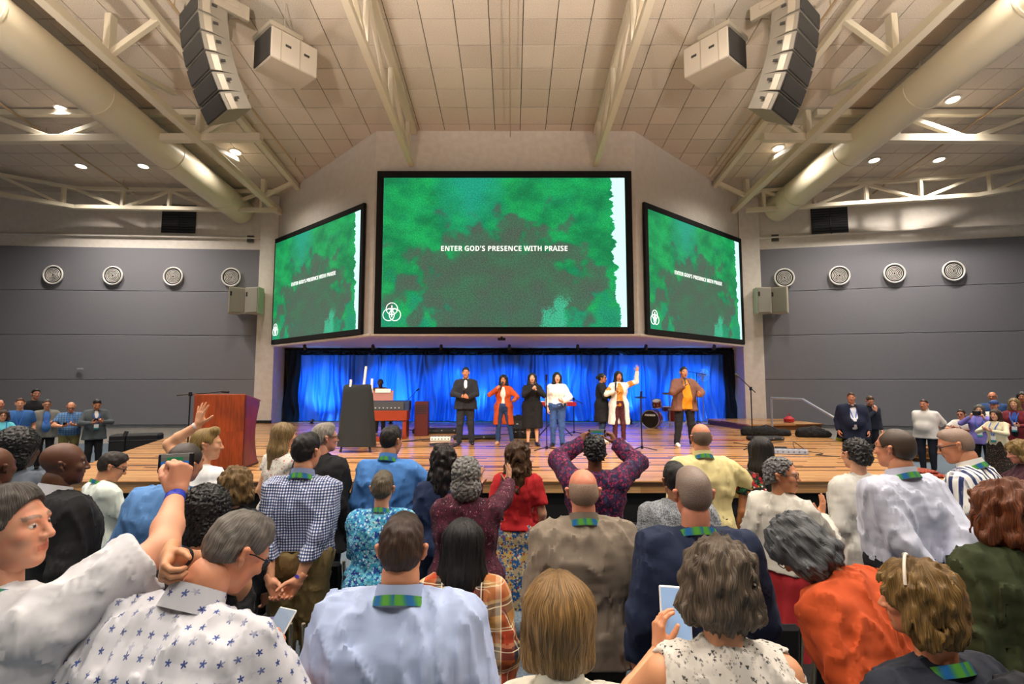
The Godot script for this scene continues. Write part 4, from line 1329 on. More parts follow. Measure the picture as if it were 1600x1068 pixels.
class Field:
	var o := Vector3.ZERO
	var h := 0.01
	var nx := 0
	var ny := 0
	var nz := 0
	var d := PackedFloat32Array()

	func _init(lo: Vector3, hi: Vector3, cell: float) -> void:
		h = cell
		o = lo - Vector3.ONE * cell * 2.0
		var s := (hi - lo) / cell
		nx = int(s.x) + 6
		ny = int(s.y) + 6
		nz = int(s.z) + 6
		d.resize(nx * ny * nz)
		d.fill(0.3)

	# smooth union with a capsule that tapers from ra to rb; flat > 1 thins it along z
	func cap(a: Vector3, b: Vector3, ra: float, rb: float, k: float) -> void:
		var m := maxf(k, h * 2.5)
		var lo := Vector3(minf(a.x - ra, b.x - rb), minf(a.y - ra, b.y - rb), minf(a.z - ra, b.z - rb)) - Vector3(m, m, m)
		var hi := Vector3(maxf(a.x + ra, b.x + rb), maxf(a.y + ra, b.y + rb), maxf(a.z + ra, b.z + rb)) + Vector3(m, m, m)
		var x0 := maxi(0, int((lo.x - o.x) / h))
		var x1 := mini(nx - 1, int((hi.x - o.x) / h) + 1)
		var y0 := maxi(0, int((lo.y - o.y) / h))
		var y1 := mini(ny - 1, int((hi.y - o.y) / h) + 1)
		var z0 := maxi(0, int((lo.z - o.z) / h))
		var z1 := mini(nz - 1, int((hi.z - o.z) / h) + 1)
		var ab := b - a
		var inv := 1.0 / maxf(ab.length_squared(), 0.0000001)
		var dr := rb - ra
		var k4 := 0.25 / maxf(k, 0.00001)
		for iz in range(z0, z1 + 1):
			for iy in range(y0, y1 + 1):
				var i := (iz * ny + iy) * nx + x0
				var q := Vector3(o.x + x0 * h, o.y + iy * h, o.z + iz * h) - a
				for ix in range(x0, x1 + 1):
					var t := clampf(q.dot(ab) * inv, 0.0, 1.0)
					var e := (q - ab * t).length() - ra - dr * t
					var f := d[i]
					var s := k - absf(e - f)
					if s > 0.0:
						d[i] = minf(e, f) - s * s * k4
					elif e < f:
						d[i] = e
					i += 1
					q.x += h

	# smooth union (sign 1) or subtraction (sign -1) of an ellipsoid
	func ell(c: Vector3, r: Vector3, k: float, sub := false) -> void:
		var m := maxf(k, h * 2.5)
		var x0 := maxi(0, int((c.x - r.x - m - o.x) / h))
		var x1 := mini(nx - 1, int((c.x + r.x + m - o.x) / h) + 1)
		var y0 := maxi(0, int((c.y - r.y - m - o.y) / h))
		var y1 := mini(ny - 1, int((c.y + r.y + m - o.y) / h) + 1)
		var z0 := maxi(0, int((c.z - r.z - m - o.z) / h))
		var z1 := mini(nz - 1, int((c.z + r.z + m - o.z) / h) + 1)
		var k4 := 0.25 / maxf(k, 0.00001)
		var ir := Vector3.ONE / r
		for iz in range(z0, z1 + 1):
			for iy in range(y0, y1 + 1):
				var i := (iz * ny + iy) * nx + x0
				var q := Vector3(o.x + x0 * h, o.y + iy * h, o.z + iz * h) - c
				for ix in range(x0, x1 + 1):
					var p := q * ir
					var a := p.length()
					var e := a * (a - 1.0) / maxf((p * ir).length(), 0.001)
					var f := d[i]
					if sub:
						e = -e
						var s := k - absf(e - f)
						d[i] = maxf(e, f) + (s * s * k4 if s > 0.0 else 0.0)
					else:
						var s := k - absf(e - f)
						if s > 0.0:
							d[i] = minf(e, f) - s * s * k4
						elif e < f:
							d[i] = e
					i += 1
					q.x += h

	# keep what lies on the inner side of a plane
	func cut(n: Vector3, off: float) -> void:
		var i := 0
		for iz in nz:
			for iy in ny:
				var e := n.z * (o.z + iz * h) + n.y * (o.y + iy * h) + n.x * o.x - off
				for ix in nx:
					if e > d[i]: d[i] = e
					e += n.x * h
					i += 1

	# carve a tapered capsule out
	func carve(a: Vector3, b: Vector3, ra: float, rb: float, k: float) -> void:
		var m := maxf(k, h * 2.5)
		var lo := Vector3(minf(a.x - ra, b.x - rb), minf(a.y - ra, b.y - rb), minf(a.z - ra, b.z - rb)) - Vector3(m, m, m)
		var hi := Vector3(maxf(a.x + ra, b.x + rb), maxf(a.y + ra, b.y + rb), maxf(a.z + ra, b.z + rb)) + Vector3(m, m, m)
		var x0 := maxi(0, int((lo.x - o.x) / h))
		var x1 := mini(nx - 1, int((hi.x - o.x) / h) + 1)
		var y0 := maxi(0, int((lo.y - o.y) / h))
		var y1 := mini(ny - 1, int((hi.y - o.y) / h) + 1)
		var z0 := maxi(0, int((lo.z - o.z) / h))
		var z1 := mini(nz - 1, int((hi.z - o.z) / h) + 1)
		var ab := b - a
		var inv := 1.0 / maxf(ab.length_squared(), 0.0000001)
		var dr := rb - ra
		var k4 := 0.25 / maxf(k, 0.00001)
		for iz in range(z0, z1 + 1):
			for iy in range(y0, y1 + 1):
				var i := (iz * ny + iy) * nx + x0
				var q := Vector3(o.x + x0 * h, o.y + iy * h, o.z + iz * h) - a
				for ix in range(x0, x1 + 1):
					var t := clampf(q.dot(ab) * inv, 0.0, 1.0)
					var e := ra + dr * t - (q - ab * t).length()
					var f := d[i]
					var s := k - absf(e - f)
					d[i] = maxf(e, f) + (s * s * k4 if s > 0.0 else 0.0)
					i += 1
					q.x += h

	# a flat end: drop what lies beyond a disc
	func trim(p: Vector3, dir: Vector3, tube_r: float, reach := 1.35) -> void:
		var rad := tube_r * (reach + 0.55)
		var x0 := maxi(0, int((p.x - rad - o.x) / h))
		var x1 := mini(nx - 1, int((p.x + rad - o.x) / h) + 1)
		var y0 := maxi(0, int((p.y - rad - o.y) / h))
		var y1 := mini(ny - 1, int((p.y + rad - o.y) / h) + 1)
		var z0 := maxi(0, int((p.z - rad - o.z) / h))
		var z1 := mini(nz - 1, int((p.z + rad - o.z) / h) + 1)
		for iz in range(z0, z1 + 1):
			for iy in range(y0, y1 + 1):
				for ix in range(x0, x1 + 1):
					var q := Vector3(o.x + ix * h, o.y + iy * h, o.z + iz * h) - p
					var e := q.dot(dir)
					if e > -h * 2.0 and (q - dir * e).length() < tube_r * reach:
						var i := (iz * ny + iy) * nx + ix
						if e > d[i]: d[i] = e

	# shift the surface by noise: folds of cloth, locks of hair
	func ripple(n: FastNoiseLite, amp: float, freq: Vector3, off: float) -> void:
		var lim := h * 3.5 + amp * 2.0
		var i := 0
		for iz in nz:
			var z := (o.z + iz * h) * freq.z + off
			for iy in ny:
				var y := (o.y + iy * h) * freq.y
				for ix in nx:
					if absf(d[i]) < lim:
						d[i] += amp * n.get_noise_3d((o.x + ix * h) * freq.x, y, z)
					i += 1

	# ridged folds that only stand proud of the surface
	func crease(n: FastNoiseLite, amp: float, freq: Vector3, off: float) -> void:
		var lim := h * 3.5 + amp * 2.0
		var i := 0
		for iz in nz:
			var z := (o.z + iz * h) * freq.z + off
			for iy in ny:
				var y := (o.y + iy * h) * freq.y
				for ix in nx:
					if absf(d[i]) < lim:
						var e := 1.0 - absf(n.get_noise_3d((o.x + ix * h) * freq.x + y * 0.35, y, z)) * 1.7
						if e > 0.0: d[i] -= amp * e * e
					i += 1

	func build() -> Array:
		var v := PackedVector3Array()
		var nn := PackedVector3Array()
		var idx := PackedInt32Array()
		var at := PackedInt32Array()
		at.resize(d.size())
		at.fill(-1)
		var sy := nx
		var sz := nx * ny
		var lim := h * 3.4
		for iz in nz - 1:
			for iy in ny - 1:
				var i := iz * sz + iy * sy
				for ix in nx - 1:
					var d0 := d[i]
					if absf(d0) < lim:
						var d1 := d[i + 1]
						var d2 := d[i + sy]
						var d3 := d[i + sy + 1]
						var d4 := d[i + sz]
						var d5 := d[i + sz + 1]
						var d6 := d[i + sz + sy]
						var d7 := d[i + sz + sy + 1]
						var lo := minf(minf(minf(d0, d1), minf(d2, d3)), minf(minf(d4, d5), minf(d6, d7)))
						var hi := maxf(maxf(maxf(d0, d1), maxf(d2, d3)), maxf(maxf(d4, d5), maxf(d6, d7)))
						if lo < 0.0 and hi >= 0.0:
							var g := Vector3(d1 + d3 + d5 + d7 - d0 - d2 - d4 - d6, d2 + d3 + d6 + d7 - d0 - d1 - d4 - d5, d4 + d5 + d6 + d7 - d0 - d1 - d2 - d3)
							var c := (d0 + d1 + d2 + d3 + d4 + d5 + d6 + d7) * 0.125
							var g2 := g / (4.0 * h)
							var step := g2 * (c / maxf(g2.length_squared(), 0.05))
							step = step.clamp(Vector3(-0.6, -0.6, -0.6) * h, Vector3(0.6, 0.6, 0.6) * h)
							at[i] = v.size()
							v.append(o + Vector3(ix + 0.5, iy + 0.5, iz + 0.5) * h - step)
							nn.append(g.normalized())
							var inside := d0 < 0.0
							if ix > 0 and iy > 0 and iz > 0:
								if inside != (d1 < 0.0):
									face(idx, at[i - sy - sz], at[i - sz], at[i], at[i - sy], inside)
								if inside != (d2 < 0.0):
									face(idx, at[i - 1 - sz], at[i - 1], at[i], at[i - sz], inside)
								if inside != (d4 < 0.0):
									face(idx, at[i - 1 - sy], at[i - sy], at[i], at[i - 1], inside)
					i += 1
		return [v, nn, idx]

	func face(idx: PackedInt32Array, a: int, b: int, c: int, e: int, inside: bool) -> void:
		if a < 0 or b < 0 or c < 0 or e < 0:
			return
		if inside:
			idx.append_array([a, c, b, a, e, c])
		else:
			idx.append_array([a, b, c, a, c, e])


# ---------------------------------------------------------------- heads, hands, hair (templates in their own axes: y up, face towards -z)

func head_template(kind: String, cell: float) -> Array:
	var key := "head %s %.4f" % [kind, cell]
	if shared.has(key):
		return shared[key]
	var fem := kind.begins_with("f")
	var sing := kind.ends_with("o")
	var f := Field.new(Vector3(-0.11, -0.2, -0.14), Vector3(0.11, 0.13, 0.13), cell)
	var jw := 0.9 if fem else 1.0
	f.ell(Vector3(0, 0.035, 0.014), Vector3(0.074, 0.084, 0.096), 0.01)
	f.ell(Vector3(0, -0.02, -0.032), Vector3(0.061 * jw, 0.088, 0.06), 0.035)
	f.ell(Vector3(0, -0.066, -0.03), Vector3(0.054 * jw, 0.048, 0.05), 0.03)
	f.ell(Vector3(0, -0.1, -0.064), Vector3(0.024 * jw, 0.018, 0.02), 0.025)
	f.cap(Vector3(-0.035, 0.022, -0.079), Vector3(0.035, 0.022, -0.079), 0.012, 0.012, 0.018)
	for s in [-1.0, 1.0]:
		f.ell(Vector3(s * 0.041, -0.022, -0.066), Vector3(0.022, 0.02, 0.02), 0.02)
		f.ell(Vector3(s * 0.0315, 0.003, -0.1), Vector3(0.017, 0.011, 0.017), 0.01, true)
		f.ell(Vector3(s * 0.031, 0.003, -0.0765), Vector3(0.0145, 0.0125, 0.0135), 0.002)
	f.cap(Vector3(0, 0.014, -0.088), Vector3(0, -0.03, -0.108), 0.008, 0.0125, 0.012)
	for s in [-1.0, 1.0]:
		f.ell(Vector3(s * 0.0125, -0.033, -0.097), Vector3(0.009, 0.008, 0.011), 0.008)
	var my := -0.06
	if sing:
		f.cap(Vector3(-0.017, my + 0.003, -0.084), Vector3(0.017, my + 0.003, -0.084), 0.009, 0.009, 0.01)
		f.cap(Vector3(-0.014, my - 0.025, -0.078), Vector3(0.014, my - 0.025, -0.078), 0.01, 0.01, 0.012)
		f.ell(Vector3(0, my - 0.011, -0.092), Vector3(0.014, 0.0095, 0.02), 0.003, true)
	else:
		f.cap(Vector3(-0.02, my + 0.001, -0.082), Vector3(0.0, my + 0.004, -0.089), 0.007, 0.0085, 0.008)
		f.cap(Vector3(0.02, my + 0.001, -0.082), Vector3(0.0, my + 0.004, -0.089), 0.007, 0.0085, 0.008)
		f.cap(Vector3(-0.016, my - 0.012, -0.081), Vector3(0.016, my - 0.012, -0.081), 0.009, 0.009, 0.008)
		f.carve(Vector3(-0.024, my - 0.003, -0.097), Vector3(0.024, my - 0.003, -0.097), 0.0045, 0.0045, 0.004)
	for s in [-1.0, 1.0]:
		f.cap(Vector3(s * 0.074, 0.0, 0.006), Vector3(s * 0.088, 0.016, 0.022), 0.009, 0.01, 0.006)
		f.cap(Vector3(s * 0.088, 0.016, 0.022), Vector3(s * 0.084, -0.012, 0.018), 0.011, 0.009, 0.006)
		f.cap(Vector3(s * 0.084, -0.012, 0.018), Vector3(s * 0.076, -0.03, 0.008), 0.009, 0.008, 0.006)
		f.ell(Vector3(s * 0.094, -0.002, 0.008), Vector3(0.01, 0.013, 0.01), 0.004, true)
	f.cap(Vector3(0, -0.06, 0.022), Vector3(0, -0.13, 0.028), 0.05 * jw, 0.05 * jw, 0.03)
	var r := f.build()
	# what each vertex is: r lips, g brow, b eye white, a pupil; skin where all are 0
	var c := PackedColorArray()
	for p: Vector3 in r[0]:
		var q := Color(0, 0, 0, 0)
		var ax := absf(p.x)
		if p.z < -0.06:
			if sing:
				var e := Vector2(p.x / 0.026, (p.y - my + 0.011) / 0.024).length()
				if e < 1.0: q.r = 1.0
				if Vector2(p.x / 0.015, (p.y - my + 0.011) / 0.011).length() < 1.0: q = Color(0, 0, 0, 1)
			elif ax < 0.025 and absf(p.y - my + 0.004) < 0.013 - 0.2 * ax: q.r = 1.0
			var by := 0.027 + 0.004 * cos((ax - 0.034) * 90.0)
			if ax > 0.013 and ax < 0.052 and absf(p.y - by) < (0.0042 if not fem else 0.0028) + cell * 0.25: q.g = 1.0
			var ex := (ax - 0.0315) / 0.0135
			var ey: float = (p.y - 0.003) / 0.0065
			if ex * ex + ey * ey < 1.0:
				q = Color(0, 0, 1, 0)
				if Vector2(ax - 0.0315, p.y - 0.003).length() < 0.0058: q = Color(0, 0, 0, 1)
		c.append(q)
	r.append(c)
	shared[key] = r
	return r


# A right hand: wrist at the origin, fingers along +y, palm towards -z, thumb towards -x.
func hand_template(pose: String, cell: float) -> Array:
	var key := "hand %s %.4f" % [pose, cell]
	if shared.has(key):
		return shared[key]
	var f := Field.new(Vector3(-0.11, -0.05, -0.12), Vector3(0.075, 0.21, 0.04), cell)
	var curls: Array = {"relax": [24, 30, 20], "fist": [78, 92, 58], "open": [6, 8, 6], "hold": [42, 52, 34], "flat": [4, 4, 2], "point": [70, 90, 55]}[pose]
	var spread: float = {"relax": 3.0, "fist": 0.0, "open": 11.0, "hold": 4.0, "flat": 2.0, "point": 2.0}[pose]
	f.cap(Vector3(0, -0.04, 0), Vector3(0, 0.015, 0), 0.026, 0.027, 0.015)
	var bx := [-0.029, -0.0095, 0.0105, 0.0285]
	var by := [0.091, 0.096, 0.092, 0.083]
	var ln := [0.074, 0.083, 0.077, 0.06]
	for i in 4:
		f.cap(Vector3(bx[i] * 0.6, 0.012, 0), Vector3(bx[i], by[i], 0), 0.018, 0.0125, 0.012)
	f.ell(Vector3(-0.022, 0.04, -0.012), Vector3(0.018, 0.03, 0.014), 0.012)
	for i in 4:
		var p := Vector3(bx[i], by[i], 0)
		var ang := 0.0
		var rad := [0.0105, 0.0105, 0.01, 0.0088][i] as float
		var side: float = deg_to_rad(-spread * (i - 1.4))
		for k in 3:
			var bend: float = curls[k]
			if pose == "point" and i == 0: bend = [8, 6, 4][k]
			if pose == "relax" or pose == "hold": bend += i * 4.0
			ang += deg_to_rad(bend)
			var dir := Vector3(-sin(side) * -1.0 * cos(ang), cos(side) * cos(ang), -sin(ang))
			dir.x = -sin(side) * cos(ang)
			var l: float = ln[i] * [0.46, 0.3, 0.24][k]
			var e := p + dir.normalized() * l
			f.cap(p, e, rad, rad * 0.9, 0.004 if k == 0 else 0.002)
			rad *= 0.9
			p = e
	var th: Array = {"relax": [Vector3(-0.5, 0.75, -0.45), Vector3(-0.2, 0.9, -0.4)], "fist": [Vector3(-0.35, 0.7, -0.6), Vector3(0.55, 0.45, -0.6)], "open": [Vector3(-0.85, 0.5, -0.2), Vector3(-0.65, 0.75, -0.1)],
		"hold": [Vector3(-0.55, 0.6, -0.6), Vector3(-0.1, 0.85, -0.5)], "flat": [Vector3(-0.6, 0.8, -0.1), Vector3(-0.3, 0.95, -0.1)], "point": [Vector3(-0.35, 0.7, -0.6), Vector3(0.3, 0.6, -0.6)]}[pose]
	var a := Vector3(-0.022, 0.018, -0.006)
	var b := a + (th[0] as Vector3).normalized() * 0.045
	f.cap(a, b, 0.016, 0.0125, 0.012)
	var c := b + (th[0] as Vector3).lerp(th[1], 0.6).normalized() * 0.033
	f.cap(b, c, 0.0125, 0.011, 0.003)
	f.cap(c, c + (th[1] as Vector3).normalized() * 0.026, 0.011, 0.0085, 0.002)
	var r := f.build()
	shared[key] = r
	return r


func shoe_mesh() -> ArrayMesh:
	if shared.has("shoe"):
		return shared["shoe"]
	var f := Field.new(Vector3(-0.06, 0.0, -0.2), Vector3(0.06, 0.12, 0.1), 0.011)
	f.cap(Vector3(0, 0.035, 0.05), Vector3(0, 0.03, -0.15), 0.04, 0.036, 0.02)
	f.cap(Vector3(0, 0.075, 0.045), Vector3(0, 0.04, -0.06), 0.04, 0.038, 0.02)
	f.cut(Vector3(0, -1, 0), -0.002)
	var r := f.build()
	shared["shoe"] = commit(r[0], r[1], r[2])
	return shared["shoe"]


# Hair in head axes. Returns vertices, normals, indices and uvs that run from the crown to the tips.
func hair_mesh(style: String, cell: float, seedn: float) -> Array:
	var long := style in ["long", "longwave", "longcurl", "longthick"]
	var drop := 0.13
	if long: drop = 0.44
	if style in ["bob", "wavybob", "tousled", "bigcurl"]: drop = 0.24
	var wide := 0.16 if style in ["longcurl", "bigcurl", "wavybob", "tousled", "longthick"] else 0.125
	var f := Field.new(Vector3(-wide, -drop, -0.125), Vector3(wide, 0.17, 0.19), cell)
	var sk := Vector3(0.074, 0.084, 0.096)
	var c := Vector3(0, 0.035, 0.014)
	match style:
		"short", "crop", "shortgrey":
			var t := 0.012 if style != "crop" else 0.0035
			f.ell(c, sk + Vector3(t * 0.6, t, t), 0.01)
			f.ell(Vector3(0, -0.005, 0.04), Vector3(0.07 + t * 0.4, 0.07, 0.068 + t * 0.6), 0.02)
			f.ell(Vector3(0, 0.078, -0.03), Vector3(0.058, 0.042 + t, 0.05), 0.025)
			if style != "crop": f.ripple(noise, 0.004, Vector3(30, 22, 30), seedn)
		"receding":
			f.ell(c, sk + Vector3(0.009, 0.006, 0.01), 0.01)
			f.ell(Vector3(0, -0.005, 0.04), Vector3(0.079, 0.07, 0.079), 0.02)
			f.ell(Vector3(0.0, 0.1, -0.075), Vector3(0.06, 0.06, 0.05), 0.015, true)
		"bald":
			f.ell(c + Vector3(0, -0.02, 0.004), sk + Vector3(0.005, 0.004, 0.005), 0.01)
			f.ell(Vector3(0, -0.01, 0.04), Vector3(0.077, 0.06, 0.074), 0.02)
			f.ell(Vector3(0, 0.13, -0.04), Vector3(0.12, 0.1, 0.16), 0.02, true)
		"quiff":
			f.ell(c, sk + Vector3(0.01, 0.014, 0.012), 0.01)
			f.ell(Vector3(0, -0.005, 0.04), Vector3(0.08, 0.075, 0.08), 0.02)
			f.cap(Vector3(-0.035, 0.105, -0.05), Vector3(0.035, 0.11, -0.05), 0.034, 0.034, 0.03)
		"bob":
			f.ell(c, sk + Vector3(0.018, 0.02, 0.02), 0.01)
			f.cap(Vector3(0, 0.03, 0.03), Vector3(0, -0.075, 0.035), 0.09, 0.078, 0.03)
			for s in [-1.0, 1.0]:
				f.cap(Vector3(s * 0.06, 0.04, 0.0), Vector3(s * 0.073, -0.105, 0.008), 0.045, 0.036, 0.03)
		"wavybob", "tousled":
			f.ell(c, sk + Vector3(0.026, 0.026, 0.03), 0.01)
			f.cap(Vector3(0, 0.03, 0.04), Vector3(0, -0.055, 0.055), 0.1, 0.092, 0.03)
			for s in [-1.0, 1.0]:
				f.cap(Vector3(s * 0.065, 0.05, 0.0), Vector3(s * 0.088, -0.08, 0.02), 0.048, 0.052, 0.03)
			f.ripple(noise, 0.016, Vector3(24, 13, 24), seedn)
		"bigcurl", "curl":
			var t := 0.028 if style == "bigcurl" else 0.013
			f.ell(c + Vector3(0, 0.0, 0.01), sk + Vector3(t, t, t), 0.01)
			f.ell(Vector3(0, -0.04 if style == "curl" else -0.075, 0.045), Vector3(0.08 + t, 0.085 if style == "curl" else 0.1, 0.075 + t), 0.03)
			f.ripple(noise, 0.014, Vector3(38, 38, 38), seedn)
			f.ripple(noise, 0.008, Vector3(80, 80, 80), seedn + 7.0)
		"afro":
			f.ell(c + Vector3(0, 0.015, 0.02), Vector3(0.115, 0.115, 0.125), 0.01)
			f.ell(Vector3(0, -0.05, 0.06), Vector3(0.1, 0.09, 0.085), 0.03)
			f.ripple(noise, 0.012, Vector3(60, 60, 60), seedn)
		"bun":
			f.ell(c, sk + Vector3(0.01, 0.011, 0.011), 0.01)
			f.ell(Vector3(0, -0.01, 0.04), Vector3(0.08, 0.075, 0.078), 0.02)
			f.ell(Vector3(0, 0.02, 0.135), Vector3(0.045, 0.045, 0.04), 0.02)
		_:
			var t := 0.02 if style != "longcurl" else 0.032
			if style == "longthick": t = 0.022
			f.ell(c, sk + Vector3(t, t, t), 0.01)
			f.cap(Vector3(0, 0.04, 0.04), Vector3(0, -0.14, 0.075), 0.085 + t * 0.4, 0.085, 0.03)
			f.cap(Vector3(0, -0.14, 0.08), Vector3(0, -0.36, 0.105), 0.085, 0.05, 0.03)
			for s in [-1.0, 1.0]:
				f.cap(Vector3(s * 0.062, 0.04, 0.01), Vector3(s * 0.082, -0.14, 0.035), 0.042 + t * 0.3, 0.045, 0.03)
				f.cap(Vector3(s * 0.082, -0.14, 0.035), Vector3(s * 0.072, -0.33, 0.08), 0.045, 0.03, 0.03)
			if style == "longcurl" or style == "longwave":
				f.ripple(noise, 0.02, Vector3(22, 12, 22), seedn)
	# the face, the ears and the nape stay free
	var fy := -0.05
	var fr := Vector3(0.074, 0.115, 0.09)
	if style in ["long", "longwave", "longcurl", "longthick", "bob", "wavybob", "tousled"]:
		fr = Vector3(0.064, 0.12, 0.075)
		f.ell(Vector3(0, -0.045, -0.1), fr, 0.008, true)
		f.ell(Vector3(0, -0.16, -0.075), Vector3(0.05, 0.1, 0.085), 0.01, true)
	else:
		f.ell(Vector3(0, -0.036, -0.095), Vector3(0.11, 0.118, 0.078), 0.008, true)
		if style not in ["bigcurl", "afro"]:
			for s in [-1.0, 1.0]:
				f.ell(Vector3(s * 0.09, -0.022, 0.002), Vector3(0.034, 0.05, 0.04), 0.008, true)
				f.ell(Vector3(s * 0.09, -0.1, 0.05), Vector3(0.05, 0.06, 0.07), 0.012, true)
			f.cut(Vector3(0, -0.9, -0.43), 0.022)
	# locks that run from the crown downwards
	if style not in ["bigcurl", "curl", "afro", "bald", "crop", "short", "shortgrey", "receding"]:
		var lim := f.h * 2.5 + 0.01
		var amp := 0.007 if long or style in ["bob", "wavybob", "tousled"] else 0.004
		var i := 0
		for iz in f.nz:
			for iy in f.ny:
				for ix in f.nx:
					if absf(f.d[i]) < lim:
						var p := f.o + Vector3(ix, iy, iz) * f.h
						f.d[i] += amp * noise.get_noise_3d(atan2(p.x, p.z - 0.01) * (9.0 if long else 7.0), p.y * 6.0 + seedn, seedn) * clampf((p - Vector3(0, 0.12, 0.035)).length() * 14.0, 0.15, 1.0)
					i += 1
	var r := f.build()
	var uv := PackedVector2Array()
	var crown := Vector3(0, 0.12, 0.035)
	for p: Vector3 in r[0]:
		uv.append(Vector2(atan2(p.x, p.z - 0.005) / TAU * (3.0 if long else 4.0) + 0.5 + 0.035 * noise.get_noise_3d(p.x * 14.0, p.y * 14.0, p.z * 14.0), (p - crown).length() * (3.0 if long else 5.0)))
	r.append(uv)
	return r


func hair_material(hex: String, style: String) -> StandardMaterial3D:
	var curly := style in ["curl", "bigcurl", "afro"]
	var cropped := style in ["crop", "bald", "receding"]
	var key := "hair_%s_%s_%s" % [hex, curly, cropped]
	if mats.has(key):
		return mats[key]
	var m := mat(key, hex, 0.5)
	if not shared.has("hair_streak"):
		shared["hair_streak"] = noise_tex(0.05, Color(0.42, 0.40, 0.38), Color(1, 1, 1), 512, Vector2(1, 1), 4)
		var n := FastNoiseLite.new()
		n.frequency = 0.02
		n.fractal_octaves = 4
		shared["hair_streak"] = pixels(512, 128, func(x: int, y: int) -> Color:
			var a := n.get_noise_2d(x * 6.0, y * 0.8) * 0.55 + n.get_noise_2d(x * 22.0, y * 1.5 + 99.0) * 0.5
			var g := clampf(0.7 + a * 0.8, 0.3, 1.0)
			return Color(g, g, g))
		shared["hair_curl"] = noise_tex(0.07, Color(0.4, 0.4, 0.4), Color(1, 1, 1), 256, Vector2(1, 1), 3, FastNoiseLite.TYPE_CELLULAR)
		shared["hair_short"] = noise_tex(0.055, Color(0.5, 0.49, 0.48), Color(1, 1, 1), 256, Vector2(1, 1), 4)
	m.albedo_texture = shared["hair_curl"] if curly else (shared["hair_short"] if cropped else shared["hair_streak"])
	if cropped:
		m.uv1_triplanar = true
		m.uv1_scale = Vector3(22, 9, 22)
	elif curly:
		m.uv1_triplanar = true
		m.uv1_scale = Vector3(5, 5, 5)
	else:
		m.heightmap_enabled = true
		m.heightmap_texture = shared["hair_streak"]
		m.heightmap_scale = 0.25
	return m


# ---------------------------------------------------------------- cloth

func splat(base: Color, blobs: Array, seedn: int, size := 128) -> ImageTexture:
	var d := PackedByteArray()
	d.resize(size * size * 3)
	for i in size * size:
		d[i * 3] = int(base.r * 255)
		d[i * 3 + 1] = int(base.g * 255)
		d[i * 3 + 2] = int(base.b * 255)
	var g := RandomNumberGenerator.new()
	g.seed = seedn
	for b in blobs:  # [colour, count, smallest radius, largest radius, petals]
		var col := srgb(b[0])
		for k in b[1]:
			var cx := g.randf() * size
			var cy := g.randf() * size
			var r := g.randf_range(b[2], b[3])
			var ph := g.randf() * TAU
			var ri := int(r) + 1
			for y in range(-ri, ri + 1):
				for x in range(-ri, ri + 1):
					var rr := r * (0.75 + 0.25 * cos(b[4] * atan2(y, x) + ph))
					if x * x + y * y < rr * rr:
						var i := (posmod(int(cy) + y, size) * size + posmod(int(cx) + x, size)) * 3
						d[i] = int(col.r * 255)
						d[i + 1] = int(col.g * 255)
						d[i + 2] = int(col.b * 255)
	return ImageTexture.create_from_image(Image.create_from_data(size, size, false, Image.FORMAT_RGB8, d))


